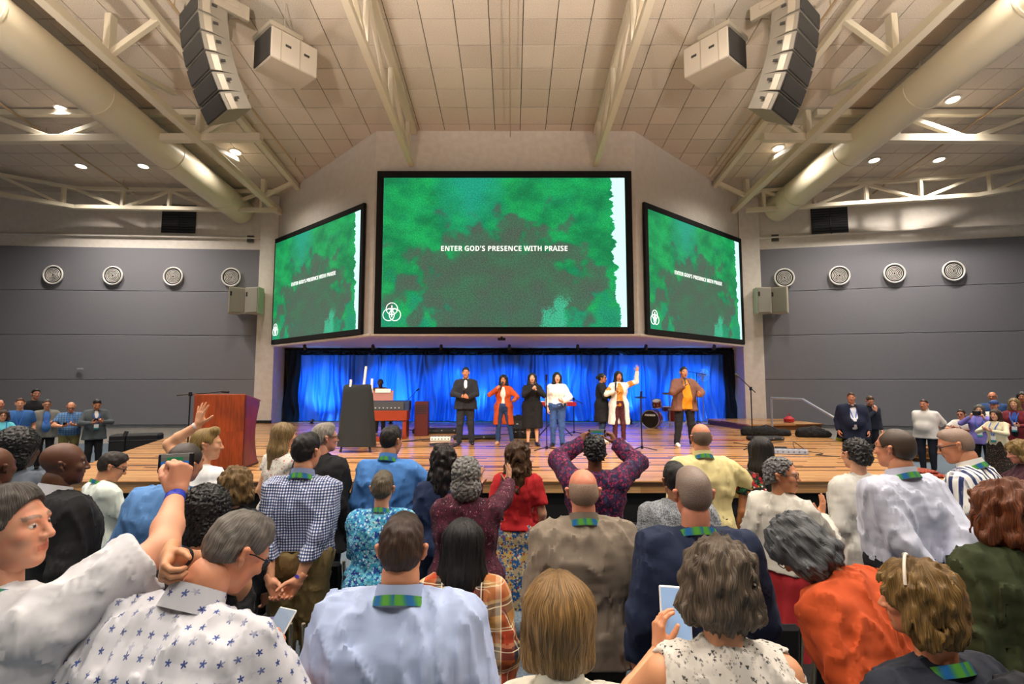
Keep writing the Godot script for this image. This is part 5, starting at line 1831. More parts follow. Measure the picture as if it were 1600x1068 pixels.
func pattern(kind: String) -> Texture2D:
	match kind:
		"gingham": return pixels(16, 16, func(x: int, y: int) -> Color: return [srgb("f1f3f8"), srgb("6d7ca6"), srgb("1c2b5c")][int(x < 8) + int(y < 8)])
		"plaid": return pixels(128, 128, func(x: int, y: int) -> Color:
			var a := srgb("b5401f") if x < 46 else (srgb("2a2a34") if x < 74 else (srgb("b98a4c") if x < 112 else srgb("e2cfa8")))
			var b := srgb("c2512a") if y < 40 else (srgb("d9b98a") if y < 50 else (srgb("2b2730") if y < 84 else srgb("a8702f")))
			if x % 64 < 4 or y % 60 < 3: return srgb("ead9b6")
			return a.lerp(b, 0.5 if (x + y) % 4 < 2 else 0.35))
		"flowerdots": return pixels(128, 128, func(x: int, y: int) -> Color:
			for c: Vector2 in [Vector2(30, 30), Vector2(94, 94), Vector2(94, 30), Vector2(30, 94)]:
				var q := Vector2(x, y) - c
				var r := 13.0 * (0.68 + 0.32 * cos(5.0 * q.angle() + c.x + c.y * 0.5))
				if q.length() < r: return srgb("263a78") if c.x + c.y != 124 else srgb("3a4f8c")
			return srgb("cdcdd2"))
		"stripes": return pixels(64, 8, func(x: int, _y: int) -> Color: return srgb("22305f") if x < 27 else srgb("efece4"))
		"redcloth": return splat(srgb("7a2418"), [["c8622a", 40, 3, 7, 4], ["2a1210", 40, 3, 6, 4], ["d9b070", 24, 2, 4, 4]], 41)
		"tweed": return splat(srgb("8d9196"), [["3f444b", 700, 1, 3, 3], ["c3c7ca", 500, 1, 2, 3]], 4)
		"specks": return splat(srgb("d6cfc4"), [["141414", 75, 1.4, 3.6, 3], ["514a44", 50, 0.8, 1.8, 3]], 9)
		"bluefloral": return splat(srgb("3aa0c9"), [["1d3f9c", 90, 4, 9, 5], ["7fd0e4", 80, 4, 9, 5], ["1b2c78", 110, 2, 4, 4], ["d7eef4", 60, 2, 5, 5]], 21)
		"burgundy": return splat(srgb("4a1228"), [["2c0b18", 90, 3, 7, 4], ["caa9ad", 42, 1, 2.6, 4], ["8a3e55", 60, 1, 3, 3]], 22)
		"redskirt": return splat(srgb("cdb98f"), [["2a66a8", 55, 6, 13, 5], ["d9b45a", 26, 6, 11, 5], ["b03038", 24, 3, 6, 5], ["173a66", 40, 2, 5, 3], ["e9e2cf", 24, 3, 6, 5]], 23)
		"darkfloral": return splat(srgb("18221c"), [["c32b36", 26, 6, 11, 5], ["2f7a4f", 46, 4, 9, 4], ["efe6d4", 20, 2, 5, 5], ["e0822f", 12, 3, 6, 5]], 24)
		"whitefloral": return splat(srgb("e3ded4"), [["c4323c", 16, 3, 6, 5], ["7d8f6a", 26, 2, 4, 3], ["c9b8a4", 40, 2, 4, 3]], 25)
		"purple": return splat(srgb("3a1440"), [["8c1f4a", 70, 3, 9, 2], ["1a2f52", 60, 3, 8, 2], ["2a0c22", 80, 3, 7, 2], ["b03a5a", 34, 2, 4, 2]], 26)
		"darkskirt": return splat(srgb("191514"), [["8a4a3a", 46, 2, 4, 5], ["cbb79a", 26, 1, 3, 5], ["4f5b3e", 40, 2, 3, 3]], 27)
		"mustardfloral": return splat(srgb("d08a2c"), [["f1d9a4", 40, 3, 7, 5], ["7a3418", 44, 2, 5, 4], ["b5551f", 40, 3, 6, 4]], 28)
		"leopard": return splat(srgb("2a1d18"), [["d9b483", 60, 3, 6, 3], ["8c5a35", 50, 2, 4, 3]], 29)
		"blueplaid": return pixels(32, 32, func(x: int, y: int) -> Color: return srgb("5f84ad").lerp(srgb("2a4a78"), 0.5 * float(x % 16 < 5) + 0.5 * float(y % 16 < 5)))
		"lanyard": return pixels(128, 16, func(x: int, y: int) -> Color: return srgb("1f6fb5").lerp(srgb("5fae3c"), clampf(0.5 + 0.6 * sin(x * 0.1 + y * 0.05), 0.0, 1.0)))
	return null


func cloth(hex: String, kind := "", per_metre := 8.0, rough := 0.9) -> StandardMaterial3D:
	var key := "cloth_%s_%s" % [hex, kind]
	if mats.has(key):
		return mats[key]
	var m := mat(key, hex if hex else "ffffff", rough)
	m.uv1_triplanar = true
	m.uv1_triplanar_sharpness = 4.0
	if kind:
		if not shared.has("pattern " + kind):
			shared["pattern " + kind] = pattern(kind)
		m.albedo_texture = shared["pattern " + kind]
		m.uv1_scale = Vector3.ONE * per_metre
	else:
		m.uv1_triplanar = false
	return m


func skin_material() -> StandardMaterial3D:
	var m := mat("skin", "ffffff", 0.52)
	m.vertex_color_use_as_albedo = true
	return m


# A ribbon ring, for collars and lanyards: radii below and above, in the given frame.
func band(t: Transform3D, r0: Vector2, r1: Vector2, y0: float, y1: float, thick: float, dip := 0.0, from := 0.0, to := TAU) -> ArrayMesh:
	var v := PackedVector3Array()
	var n := PackedVector3Array()
	var uv := PackedVector2Array()
	var idx := PackedInt32Array()
	var segs := 30
	for i in segs + 1:
		var q := lerpf(from, to, float(i) / segs)
		var e := Vector3(sin(q), 0, cos(q))
		var dy := -dip * (0.5 - 0.5 * cos(q))
		for c in [[r0, y0, 0.0], [r1, y1, 0.0], [r1, y1, thick], [r0, y0, thick]]:
			var r: Vector2 = c[0]
			var o: float = c[2]
			v.append(t * Vector3(e.x * (r.x + o), c[1] + dy, e.z * (r.y + o)))
			n.append((t.basis * e).normalized())
			uv.append(Vector2(q * 0.6, 0.2 if c[1] == y0 else 0.8))
	for i in segs:
		for k in 4:
			var a := i * 4 + k
			var b := i * 4 + (k + 1) % 4
			idx.append_array([a, a + 4, b, b, a + 4, b + 4])
	return commit(v, n, idx, uv)


# ---------------------------------------------------------------- a person

func joint_solve(a: Vector3, w: Vector3, l1: float, l2: float, pole: Vector3) -> Array:
	var to := w - a
	var l := clampf(to.length(), absf(l1 - l2) + 0.02, (l1 + l2) * 0.995)
	var dir := to.normalized()
	var x := (l1 * l1 - l2 * l2 + l * l) / (2.0 * l)
	var y := sqrt(maxf(0.0, l1 * l1 - x * x))
	var side := (pole - dir * pole.dot(dir)).normalized()
	return [a + dir * x + side * y, a + dir * l]


func add_to(into: Array, r: Array, t: Transform3D, col: PackedColorArray, flip := false) -> void:
	var base: int = into[0].size()
	into[0].append_array(t * (r[0] as PackedVector3Array))
	var nb := t.basis.orthonormalized()
	if flip: nb = t.basis * (1.0 / absf(t.basis.determinant()) ** (1.0 / 3.0))
	into[1].append_array(Transform3D(nb, Vector3.ZERO) * (r[1] as PackedVector3Array))
	var idx: PackedInt32Array = r[2]
	if flip:
		idx = idx.duplicate()
		idx.reverse()
	for i in idx: into[2].append(base + i)
	into[3].append_array(col)


func person(label: String, sp: Dictionary) -> Dictionary:
	var H: float = sp.get("h", 1.72)
	var s := H / 1.75
	var w: float = sp.get("w", 1.0)
	var fem: bool = sp.get("fem", false)
	var belly: float = sp.get("belly", 0.0)
	var res: float = sp.get("res", 0.02)
	var seedn: float = float(used.get("person", -1) + 1) * 13.7
	var root := thing("person", label, "person", sp.p, sp.get("yaw", 0.0))
	var inv := root.transform.affine_inverse()
	stood.append(sp.p)
	var lean: Vector3 = sp.get("lean", Vector3.ZERO)
	var B := Basis.from_euler(Vector3(deg_to_rad(-lean.x), deg_to_rad(lean.y), deg_to_rad(lean.z)))
	var P0 := Vector3(0, 0.95, 0) * s
	var T := func(x: float, y: float, z: float) -> Vector3: return P0 + B * (Vector3(x, y, z) * s - P0)
	var hd: Vector3 = sp.get("head", Vector3.ZERO)
	var HB := B * Basis.from_euler(Vector3(deg_to_rad(-hd.y), deg_to_rad(hd.x), deg_to_rad(hd.z)))
	var hs: float = sp.get("hs", 1.0) * lerpf(1.0, s, 0.5) * (0.96 if fem else 1.0)
	var neck: Vector3 = T.call(0, 1.495, 0.012)
	var HT := Transform3D(HB * Basis.from_scale(Vector3.ONE * hs), neck + HB * (Vector3(0, 1.63 * s - 1.495 * s + (0.12 * s - 0.12 * hs), -0.03 * s)))
	var bw := 0.55 + 0.45 * w
	var sx := (0.152 if not fem else 0.13) * bw
	# joints of the arms
	var arms := []
	for side in [-1.0, 1.0]:
		var key := "L" if side < 0.0 else "R"
		var sh: Vector3 = T.call(side * (sx + 0.032), 1.398, 0.012)
		var spec: Dictionary = sp.get(key, {})
		var wrist: Vector3
		if spec.has("w"):
			wrist = spec.w if sp.get("local", false) else inv * (spec.w as Vector3)
		else:
			wrist = T.call(side * (sx + 0.032 + 0.045 + 0.05 * (w - 1.0)), 0.88, -0.05)
		var pole: Vector3 = spec.get("pole", Vector3(side * 0.4, -0.2, 1.0))
		if spec.has("w") and not sp.get("local", false): pole = inv.basis * pole
		var q: Array = joint_solve(sh, wrist, 0.295 * s, 0.262 * s, pole)
		arms.append([sh, q[0], q[1], spec, side])
	# ---- skin: one surface with trunk, neck, arms, bare legs, head and hands
	var lo := Vector3(-0.3, 0.85, -0.3) * s
	var hi := Vector3(0.3, 1.58, 0.3) * s
	for c in [T.call(-sx - 0.1, 1.5, 0.15), T.call(sx + 0.1, 1.5, -0.15), T.call(0, 1.62, 0)]:
		lo = lo.min(c)
		hi = hi.max(c)
	for a in arms:
		for k in 3:
			lo = lo.min(a[k] - Vector3.ONE * 0.11)
			hi = hi.max(a[k] + Vector3.ONE * 0.11)
	var bare: bool = sp.get("bare_legs", false)
	var covered := false
	for g in sp.get("wear", []):
		if g[0] != "trousers" and g[0] != "skirt" and (g[2].get("sleeve", 2) if g.size() > 2 else 2) == 2: covered = true
	var f := Field.new(Vector3(lo.x, 0.0, lo.z) if bare else lo, hi, maxf(res, 0.021) if covered else res)
	trunk(f, T, s, w, fem, 0.0, -0.014, bare)
	var nr := (0.05 if fem else 0.058) * lerpf(1.0, bw, 0.7) * s
	f.cap(T.call(0, 1.44, 0.012), neck + HB * Vector3(0, 0.06, 0.0), nr * 1.0, nr, 0.03)
	var am := (0.86 if fem else 1.0) * lerpf(1.0, w, 0.5) * s
	for a in arms:
		f.cap(a[0], a[1], 0.053 * am, 0.043 * am, 0.04)
		f.cap(a[1], a[1].lerp(a[2], 0.35), 0.042 * am, 0.043 * am, 0.02)
		f.cap(a[1].lerp(a[2], 0.35), a[2], 0.043 * am, 0.027 * s, 0.02)
	var feet: Array = sp.get("feet", [Vector2(-0.105, 0.0), Vector2(0.105, 0.0)])
	if bare:
		for k in 2:
			var ft: Vector2 = feet[k]
			var hip := Vector3([-0.085, 0.085][k], 0.9, 0) * s
			var knee := hip.lerp(Vector3(ft.x, 0.08, ft.y), 0.5) + Vector3(0, 0, -0.02)
			f.cap(hip, knee, 0.07 * s, 0.05 * s, 0.03)
			f.cap(knee, knee.lerp(Vector3(ft.x, 0.09, ft.y), 0.35) + Vector3(0, 0, 0.012), 0.05 * s, 0.052 * s, 0.02)
			f.cap(knee.lerp(Vector3(ft.x, 0.09, ft.y), 0.35) + Vector3(0, 0, 0.012), Vector3(ft.x, 0.09, ft.y), 0.052 * s, 0.033 * s, 0.02)
	var body := [PackedVector3Array(), PackedVector3Array(), PackedInt32Array(), PackedColorArray()]
	var skin := srgb(sp.get("skin", "d9a07f")).srgb_to_linear()
	var r := f.build()
	var cols := PackedColorArray()
	cols.resize(r[0].size())
	cols.fill(skin)
	add_to(body, r, Transform3D(), cols)
	# head
	var near := res <= 0.016
	var face: String = sp.get("face", "m")
	if fem and face == "m": face = "f"
	var ht := head_template(face, 0.0045 if near else 0.0078)
	var hairspec: Array = sp.get("hair", ["short", "3a2a20"])
	var browc := srgb(hairspec[1]).srgb_to_linear()
	browc = browc.lerp(skin, 0.25)
	cols = PackedColorArray()
	var lip := Color(skin.r * 0.8, skin.g * 0.5, skin.b * 0.52)
	var rosy := Color(skin.r * 1.02, skin.g * 0.86, skin.b * 0.83)
	var tags: PackedColorArray = ht[3]
	var hv: PackedVector3Array = ht[0]
	for i in tags.size():
		var q := tags[i]
		var c := skin.lerp(rosy, clampf(0.5 + 1.1 * noise.get_noise_3d(hv[i].x * 22.0, hv[i].y * 22.0, hv[i].z * 22.0 + seedn), 0.0, 1.0))
		if q.r > 0.0: c = lip
		elif q.g > 0.0: c = browc
		elif q.b > 0.0: c = Color(0.7, 0.68, 0.64)
		elif q.a > 0.0: c = Color(0.03, 0.02, 0.015)
		cols.append(c)
	add_to(body, ht, HT, cols)
	# hands
	var held := {}
	for a in arms:
		var side: float = a[4]
		var spec: Dictionary = a[3]
		var fore: Vector3 = (a[2] - a[1]).normalized()
		var dir: Vector3 = spec.get("dir", Vector3.ZERO)
		var palm: Vector3 = spec.get("palm", Vector3.ZERO)
		if not sp.get("local", false):
			dir = inv.basis * dir
			palm = inv.basis * palm
		if dir == Vector3.ZERO: dir = fore
		if palm == Vector3.ZERO: palm = Vector3(-side, 0, 0)
		dir = dir.normalized()
		palm = (palm - dir * palm.dot(dir)).normalized()
		var z := -palm
		var x := dir.cross(z)
		var hsz := s * (0.9 if fem else 1.02)
		var t := Transform3D(Basis(x * (hsz if side > 0.0 else -hsz), dir * hsz, z * hsz), a[2])
		var hm := hand_template(spec.get("hand", "relax"), 0.0042 if near else 0.0085)
		cols = PackedColorArray()
		cols.resize(hm[0].size())
		cols.fill(skin.lerp(rosy, 0.4))
		add_to(body, hm, t, cols, side < 0.0)
		held["L" if side < 0.0 else "R"] = root.transform * t
	part(root, "body", commit(body[0], body[1], body[2], PackedVector2Array(), body[3]), skin_material())
	# ---- clothes
	for g in sp.get("wear", []):
		garment(root, g, T, s, w, fem, belly, arms, res, sx, am, feet, lo, hi, seedn)
	# ---- shoes
	if not bare or sp.has("shoe"):
		for k in 2:
			var ft: Vector2 = feet[k]
			var o := part(root, "shoe", shoe_mesh(), mat("shoe_" + sp.get("shoe", "1a1716"), sp.get("shoe", "1a1716"), 0.4), Vector3(ft.x, 0.0, ft.y), Vector3(0, 8.0 - 16.0 * k, 0))
			o.scale = Vector3.ONE * s
	# ---- hair
	if hairspec[0] != "none":
		var cell := 0.007 if near else (0.0092 if res < 0.022 else 0.013)
		var hm := hair_mesh(hairspec[0], cell, seedn)
		var b := [PackedVector3Array(), PackedVector3Array(), PackedInt32Array(), PackedColorArray()]
		add_to(b, hm, HT, PackedColorArray())
		part(root, "hair", commit(b[0], b[1], b[2], hm[3]), hair_material(hairspec[1], hairspec[0]))
	# ---- small things worn
	if sp.get("collar", ""):
		var ct := Transform3D(B * Basis(Vector3.RIGHT, deg_to_rad(-10)), T.call(0, 1.497, 0.012))
		part(root, "collar", band(ct, Vector2(nr * 1.32, nr * 1.38), Vector2(nr * 1.1, nr * 1.16), -0.034 * s, 0.034 * s, 0.005, 0.02, -2.5, 2.5), sp.wear[0][1] if sp.collar == "same" else cloth(sp.collar, ""))
	if sp.get("lanyard", false):
		var ct := Transform3D(B * Basis(Vector3.RIGHT, deg_to_rad(-12)), T.call(0, 1.493, 0.012))
		var lm := mat("lanyard_ribbon", "ffffff", 0.6)
		if lm.albedo_texture == null: lm.albedo_texture = pattern("lanyard")
		part(root, "lanyard", band(ct, Vector2(nr * 1.45, nr * 1.5), Vector2(nr * 1.28, nr * 1.34), -0.026 * s, 0.006 * s, 0.003, 0.05), lm)
	if sp.get("badge", false):
		var blue := mat("lanyard_blue", "2f6fd0", 0.6)
		var c: Vector3 = T.call(0, 1.08, -0.155 - 0.06 * belly - 0.03 * (w - 1.0))
		for side in [-1.0, 1.0]:
			var a: Vector3 = T.call(side * 0.075, 1.46, -0.045)
			var m1: Vector3 = T.call(side * 0.06, 1.34, -0.14 - 0.03 * (w - 1.0) - (0.04 if fem else 0.0))
			part(root, "lanyard", tube([a, m1, c + Vector3(side * 0.012, 0.06, -0.005)], 0.009, 6), blue)
		var bd := part(root, "name_badge", box(Vector3(0.09, 0.1, 0.006), 0.002), mat("badge_white", "e9eeee", 0.5), c)
		part(bd, "badge_band", box(Vector3(0.09, 0.04, 0.008), 0.002), mat("badge_teal", "2f9aa0", 0.5), Vector3(0, -0.05, 0))
	if sp.get("glasses", false):
		var gr := 0.0022 if near else 0.0038
		var gm := ArrayMesh.new()
		for side in [-1.0, 1.0]:
			var pts := []
			for i in 16:
				var q := TAU * i / 16
				pts.append(HT * Vector3(side * 0.033 + 0.025 * cos(q), 0.001 + 0.018 * sin(q), -0.1 + 0.006 * absf(cos(q))))
			for tb in [tube(pts, gr, 5, true), tube([HT * Vector3(side * 0.058, 0.008, -0.096), HT * Vector3(side * 0.077, 0.012, -0.02), HT * Vector3(side * 0.08, 0.006, 0.02)], gr, 5)]:
				gm.add_surface_from_arrays(Mesh.PRIMITIVE_TRIANGLES, tb.surface_get_arrays(0))
		var br := tube([HT * Vector3(-0.01, 0.004, -0.103), HT * Vector3(0.01, 0.004, -0.103)], gr, 5)
		gm.add_surface_from_arrays(Mesh.PRIMITIVE_TRIANGLES, br.surface_get_arrays(0))
		part(root, "glasses", gm, mat("glasses_frame", "1a1613", 0.3))
	for b in sp.get("bands", []):  # bracelets and watches: [arm, colour, share of the forearm, width]
		var a: Array = arms[0] if b[0] == "L" else arms[1]
		var c: Vector3 = a[1].lerp(a[2], b[2])
		var dir: Vector3 = (a[2] - a[1]).normalized()
		var rad := lerpf(0.043 * am, 0.027 * s, clampf((b[2] - 0.35) / 0.65, 0.0, 1.0)) + 0.002
		part(root, "wristband", tube([c - dir * b[3] * 0.5, c + dir * b[3] * 0.5], rad, 20), mat("band_" + b[1], b[1], 0.5))
	return {"root": root, "head": HT, "world_head": root.transform * HT, "held": held}


func trunk(f: Field, T: Callable, s: float, w: float, fem: bool, belly: float, infl: float, low: bool) -> void:
	var bw := 0.55 + 0.45 * w
	var sx := (0.152 if not fem else 0.13) * bw
	var k := 0.075 * s
	var g := infl
	for side in [-1.0, 1.0]:
		f.cap(T.call(0, 1.408, 0.014), T.call(side * sx, 1.392, 0.014), (0.054 * s + g), (0.054 * s + g), k * 0.7)
	for side in [-1.0, 1.0]:
		f.cap(T.call(0, 1.428, 0.02), T.call(side * sx * 0.75, 1.4, 0.016), 0.038 * s + g, 0.046 * s + g, k * 0.5)
	var cx := (0.088 if not fem else 0.072) * w
	var cr := (0.112 if not fem else 0.1) * bw * s + g
	f.cap(T.call(-cx, 1.31, 0.004), T.call(cx, 1.31, 0.004), cr, cr, k)
	f.cap(T.call(-cx * 0.95, 1.22, 0.0), T.call(cx * 0.95, 1.22, 0.0), cr * 0.98, cr * 0.98, k)
	var wx := (0.072 if not fem else 0.055) * w
	var wr := (0.104 if not fem else 0.092) * bw * s + g
	f.cap(T.call(-wx, 1.09, -0.002), T.call(wx, 1.09, -0.002), wr, wr, k)
	if fem:
		for side in [-1.0, 1.0]:
			f.cap(T.call(side * 0.065 * w, 1.285, -0.06), T.call(side * 0.065 * w, 1.28, -0.078), 0.058 * s + g, 0.056 * s + g, 0.05)
	if belly > 0.0:
		f.cap(T.call(-0.04, 1.07, -0.05 - 0.07 * belly), T.call(0.04, 1.07, -0.05 - 0.07 * belly), (0.1 + 0.05 * belly) * s + g, (0.1 + 0.05 * belly) * s + g, 0.1)
	if low:
		var px := (0.075 if not fem else 0.082) * w
		var pr := (0.112 if not fem else 0.118) * bw * s + g
		f.cap(T.call(-px, 0.95, 0.014), T.call(px, 0.95, 0.014), pr, pr, k)


# One garment as one surface: [kind, material, options]
func garment(root: Node3D, g: Array, T: Callable, s: float, w: float, fem: bool, belly: float, arms: Array, res: float, sx: float, am: float, feet: Array, lo: Vector3, hi: Vector3, seedn: float) -> void:
	var kind: String = g[0]
	var m: Material = g[1]
	var op: Dictionary = g[2] if g.size() > 2 else {}
	var called: String = op.get("name", kind)
	var bw := 0.55 + 0.45 * w
	match kind:
		"shirt", "jacket", "blouse", "coat", "sweater", "dress":
			var infl: float = op.get("infl", {"shirt": 0.012, "jacket": 0.026, "blouse": 0.014, "coat": 0.03, "sweater": 0.02, "dress": 0.012}[kind])
			var hem: float = op.get("hem", 0.9 if kind != "coat" else 0.62)
			var sleeve: int = op.get("sleeve", 2)
			var l := Vector3(lo.x - 0.06, minf(lo.y, hem * s - 0.04), lo.z - 0.08)
			var h := hi + Vector3(0.06, 0.0, 0.08)
			if hem < 0.8:
				l.x = minf(l.x, -0.38 * w)
				h.x = maxf(h.x, 0.38 * w)
				l.z = minf(l.z, -0.32)
				h.z = maxf(h.z, 0.34)
			var f := Field.new(l, h, res)
			trunk(f, T, s, w, fem, belly, infl, true)
			if hem < 0.86:
				var px := (0.075 if not fem else 0.085) * w
				var pr := 0.118 * bw * s + infl
				var flare: float = op.get("flare", 1.15)
				f.cap(T.call(-px, 0.93, 0.01), Vector3(-px * s * flare, hem * s, 0.01), pr, pr * flare, 0.06)
				f.cap(T.call(px, 0.93, 0.01), Vector3(px * s * flare, hem * s, 0.01), pr, pr * flare, 0.06)
			for a in arms:
				var over: float = 0.45 * infl + op.get("loose", 0.0)
				if sleeve == 2:
					f.cap(a[0], a[1], 0.058 * am + over, 0.049 * am + over, 0.035)
					f.cap(a[1], a[2], 0.049 * am + over, 0.035 * am + over * 1.1, 0.02)
					f.trim(a[2], (a[2] - a[1]).normalized(), 0.035 * am + over * 1.1)
				elif sleeve == 1:
					var e: Vector3 = a[0].lerp(a[1], op.get("reach", 0.72))
					f.cap(a[0], e, 0.06 * am + over, 0.056 * am + over + 0.012, 0.035)
					f.trim(e, (a[1] - a[0]).normalized(), 0.056 * am + over + 0.012, 2.2 if (a[1] - a[0]).normalized().y > -0.5 else 1.35)
				elif sleeve == 3:
					var e: Vector3 = a[1].lerp(a[2], 0.45)
					f.cap(a[0], a[1], 0.058 * am + over, 0.051 * am + over, 0.035)
					f.cap(a[1], e, 0.051 * am + over, 0.046 * am + over, 0.02)
					f.trim(e, (a[2] - a[1]).normalized(), 0.046 * am + over)
				else:
					f.carve(a[0] + Vector3(a[4] * 0.045, 0.0, 0.0), a[1] + Vector3(a[4] * 0.08, 0, 0), 0.07 * s, 0.09 * s, 0.01)
			if op.get("open", 0.0) > 0.0:
				var ow: float = op.open
				f.carve(T.call(0, 1.47, -0.09), T.call(0, 1.25, -0.2), 0.05 * s, ow * s, 0.012)
				f.carve(T.call(0, 1.25, -0.19), Vector3(0, hem * s - 0.1, -0.17 - 0.08 * belly), ow * s, op.get("open_low", ow) * s, 0.012)
				if hem < 0.7: f.carve(Vector3(0, 0.9, -0.1) * s, Vector3(0, hem - 0.1, -0.1) * s, 0.115 * s, 0.15 * s, 0.012)
			if op.get("neck", 0.0) > 0.0:
				f.carve(T.call(0, 1.53, -0.03), T.call(0, 1.5, -0.05), op.neck * s, op.neck * s, 0.008)
			var amp: float = op.get("fold", 0.011)
			if res < 0.026:
				f.crease(noise, amp * 1.5, Vector3(8, 2.6, 8), seedn)
				f.ripple(noise, amp * 0.35, Vector3(9, 15, 9), seedn + 31.0)
			f.cut(Vector3(0, -1, 0), -hem * s)
			var r := f.build()
			part(root, called, commit(r[0], r[1], r[2]), m)
		"trousers":
			var c: float = op.get("cell", 0.032)
			var f := Field.new(Vector3(minf(-0.28 * w, feet[0].x - 0.12), 0.02, minf(feet[0].y, feet[1].y) - 0.26), Vector3(maxf(0.28 * w, feet[1].x + 0.12), 1.06 * s, maxf(feet[0].y, feet[1].y) + 0.26), c)
			var slim: float = op.get("slim", 1.0)
			var px := (0.075 if not fem else 0.085) * w
			var pr := (0.112 if not fem else 0.118) * bw * s + 0.01
			f.cap(T.call(-px, 0.96, 0.012), T.call(px, 0.96, 0.012), pr, pr, 0.06)
			f.cap(T.call(-px * 0.9, 1.02, 0.0), T.call(px * 0.9, 1.02, 0.0), pr * 0.93, pr * 0.93, 0.06)
			for k in 2:
				var ft: Vector2 = feet[k]
				var hip := Vector3([-0.088, 0.088][k] * w, 0.88 * s, 0.01)
				var ank := Vector3(ft.x, 0.07, ft.y + 0.02)
				var knee := hip.lerp(ank, 0.5) + Vector3(0, 0, -0.025)
				f.cap(hip, knee, 0.098 * bw * s * lerpf(slim, 1.0, 0.5), 0.072 * bw * s * slim, 0.04)
				f.cap(knee, ank, 0.072 * bw * s * slim, 0.06 * s * slim, 0.03)
			if res < 0.026: f.crease(noise, 0.014, Vector3(8, 6, 8), seedn)
			f.cut(Vector3(0, 1, 0), 1.04 * s)
			f.cut(Vector3(0, -1, 0), -0.035)
			var r := f.build()
			part(root, called, commit(r[0], r[1], r[2]), m)
			if op.has("belt"):
				var bt := Transform3D(Basis(), T.call(0, 1.015, 0.006))
				part(root, "belt", band(bt, Vector2(px + pr * 1.02, pr * 1.03), Vector2(px + pr * 1.0, pr * 1.0), -0.02, 0.02, 0.006), mat("belt_" + op.belt, op.belt, 0.5))
		"skirt":
			var hem: float = op.get("hem", 0.55)
			var c := maxf(res, 0.018)
			var rr: float = op.get("width", 0.24) * s
			var f := Field.new(Vector3(-rr - 0.12, hem * s - 0.04, -rr - 0.12), Vector3(rr + 0.12, 1.08 * s, rr + 0.12), c)
			var px := 0.07 * w
			var pr := 0.125 * bw * s
			f.cap(Vector3(-px, 1.0, 0.01) * s, Vector3(px, 1.0, 0.01) * s, pr * 0.92, pr * 0.92, 0.05)
			f.cap(Vector3(-px, 0.92, 0.015) * s, Vector3(px, 0.92, 0.015) * s, pr, pr, 0.05)
			f.cap(Vector3(-px, 0.9, 0.01) * s, Vector3(-px * 1.4, hem - 0.05, 0.01) * s, pr, rr * 0.72, 0.06)
			f.cap(Vector3(px, 0.9, 0.01) * s, Vector3(px * 1.4, hem - 0.05, 0.01) * s, pr, rr * 0.72, 0.06)
			f.ripple(noise, 0.02, Vector3(11, 1.2, 11), seedn)
			f.cut(Vector3(0, -1, 0), -hem * s)
			f.cut(Vector3(0, 1, 0), 1.04 * s)
			var r := f.build()
			part(root, called, commit(r[0], r[1], r[2]), m)


func phone(label: String, at: Vector3, face: Vector3, up: Vector3, hex := "16181c", screen := "cfe3f2") -> Node3D:
	var o := thing("smartphone", label, "phone", at)
	var z := face.normalized()
	var y := (up - z * up.dot(z)).normalized()
	o.basis = Basis(y.cross(z), y, z)
	part(o, "case", box(Vector3(0.076, 0.156, 0.01), 0.004), mat("phone_" + hex, hex, 0.4))
	var dm := mat("phone_screen_" + screen, "101214", 0.15)
	dm.emission_enabled = true
	dm.emission_energy_multiplier = 0.6
	if screen == "stage_view":
		# the filmed stage, drawn sideways because the phone is held flat: dark hall, green slide, blue curtain, tan boards
		if dm.emission_texture == null:
			dm.emission = Color.BLACK
			dm.emission_texture = pixels(48, 96, func(x: int, y: int) -> Color:
				if y < 8 or y > 88: return srgb("1a1a1c")
				if x < 8: return srgb("8d8376")
				if x < 19: return srgb("2f8a5a") if y > 24 and y < 72 else srgb("7d7468")
				if x < 31: return srgb("e8e4e0") if (y * 7) % 23 < 3 and x > 24 else srgb("2f7fd0")
				return srgb("b58a58") if x < 40 else srgb("24221f"))
	else:
		dm.emission = srgb(screen)
	var q := QuadMesh.new()
	q.size = Vector2(0.069, 0.146)
	var g := part(o, "display", q, dm, Vector3(0, 0, 0.0056))
	g.set_meta("label", "lit phone display")
	part(o, "camera_bump", box(Vector3(0.03, 0.032, 0.003), 0.001), mat("phone_lens", "0a0a0c", 0.2), Vector3(0.018, 0.055, -0.006))
	return o


# ---------------------------------------------------------------- everybody in the hall

func build_people() -> void:
	front_rows()
	middle_rows()
	stage_people()
	side_people()


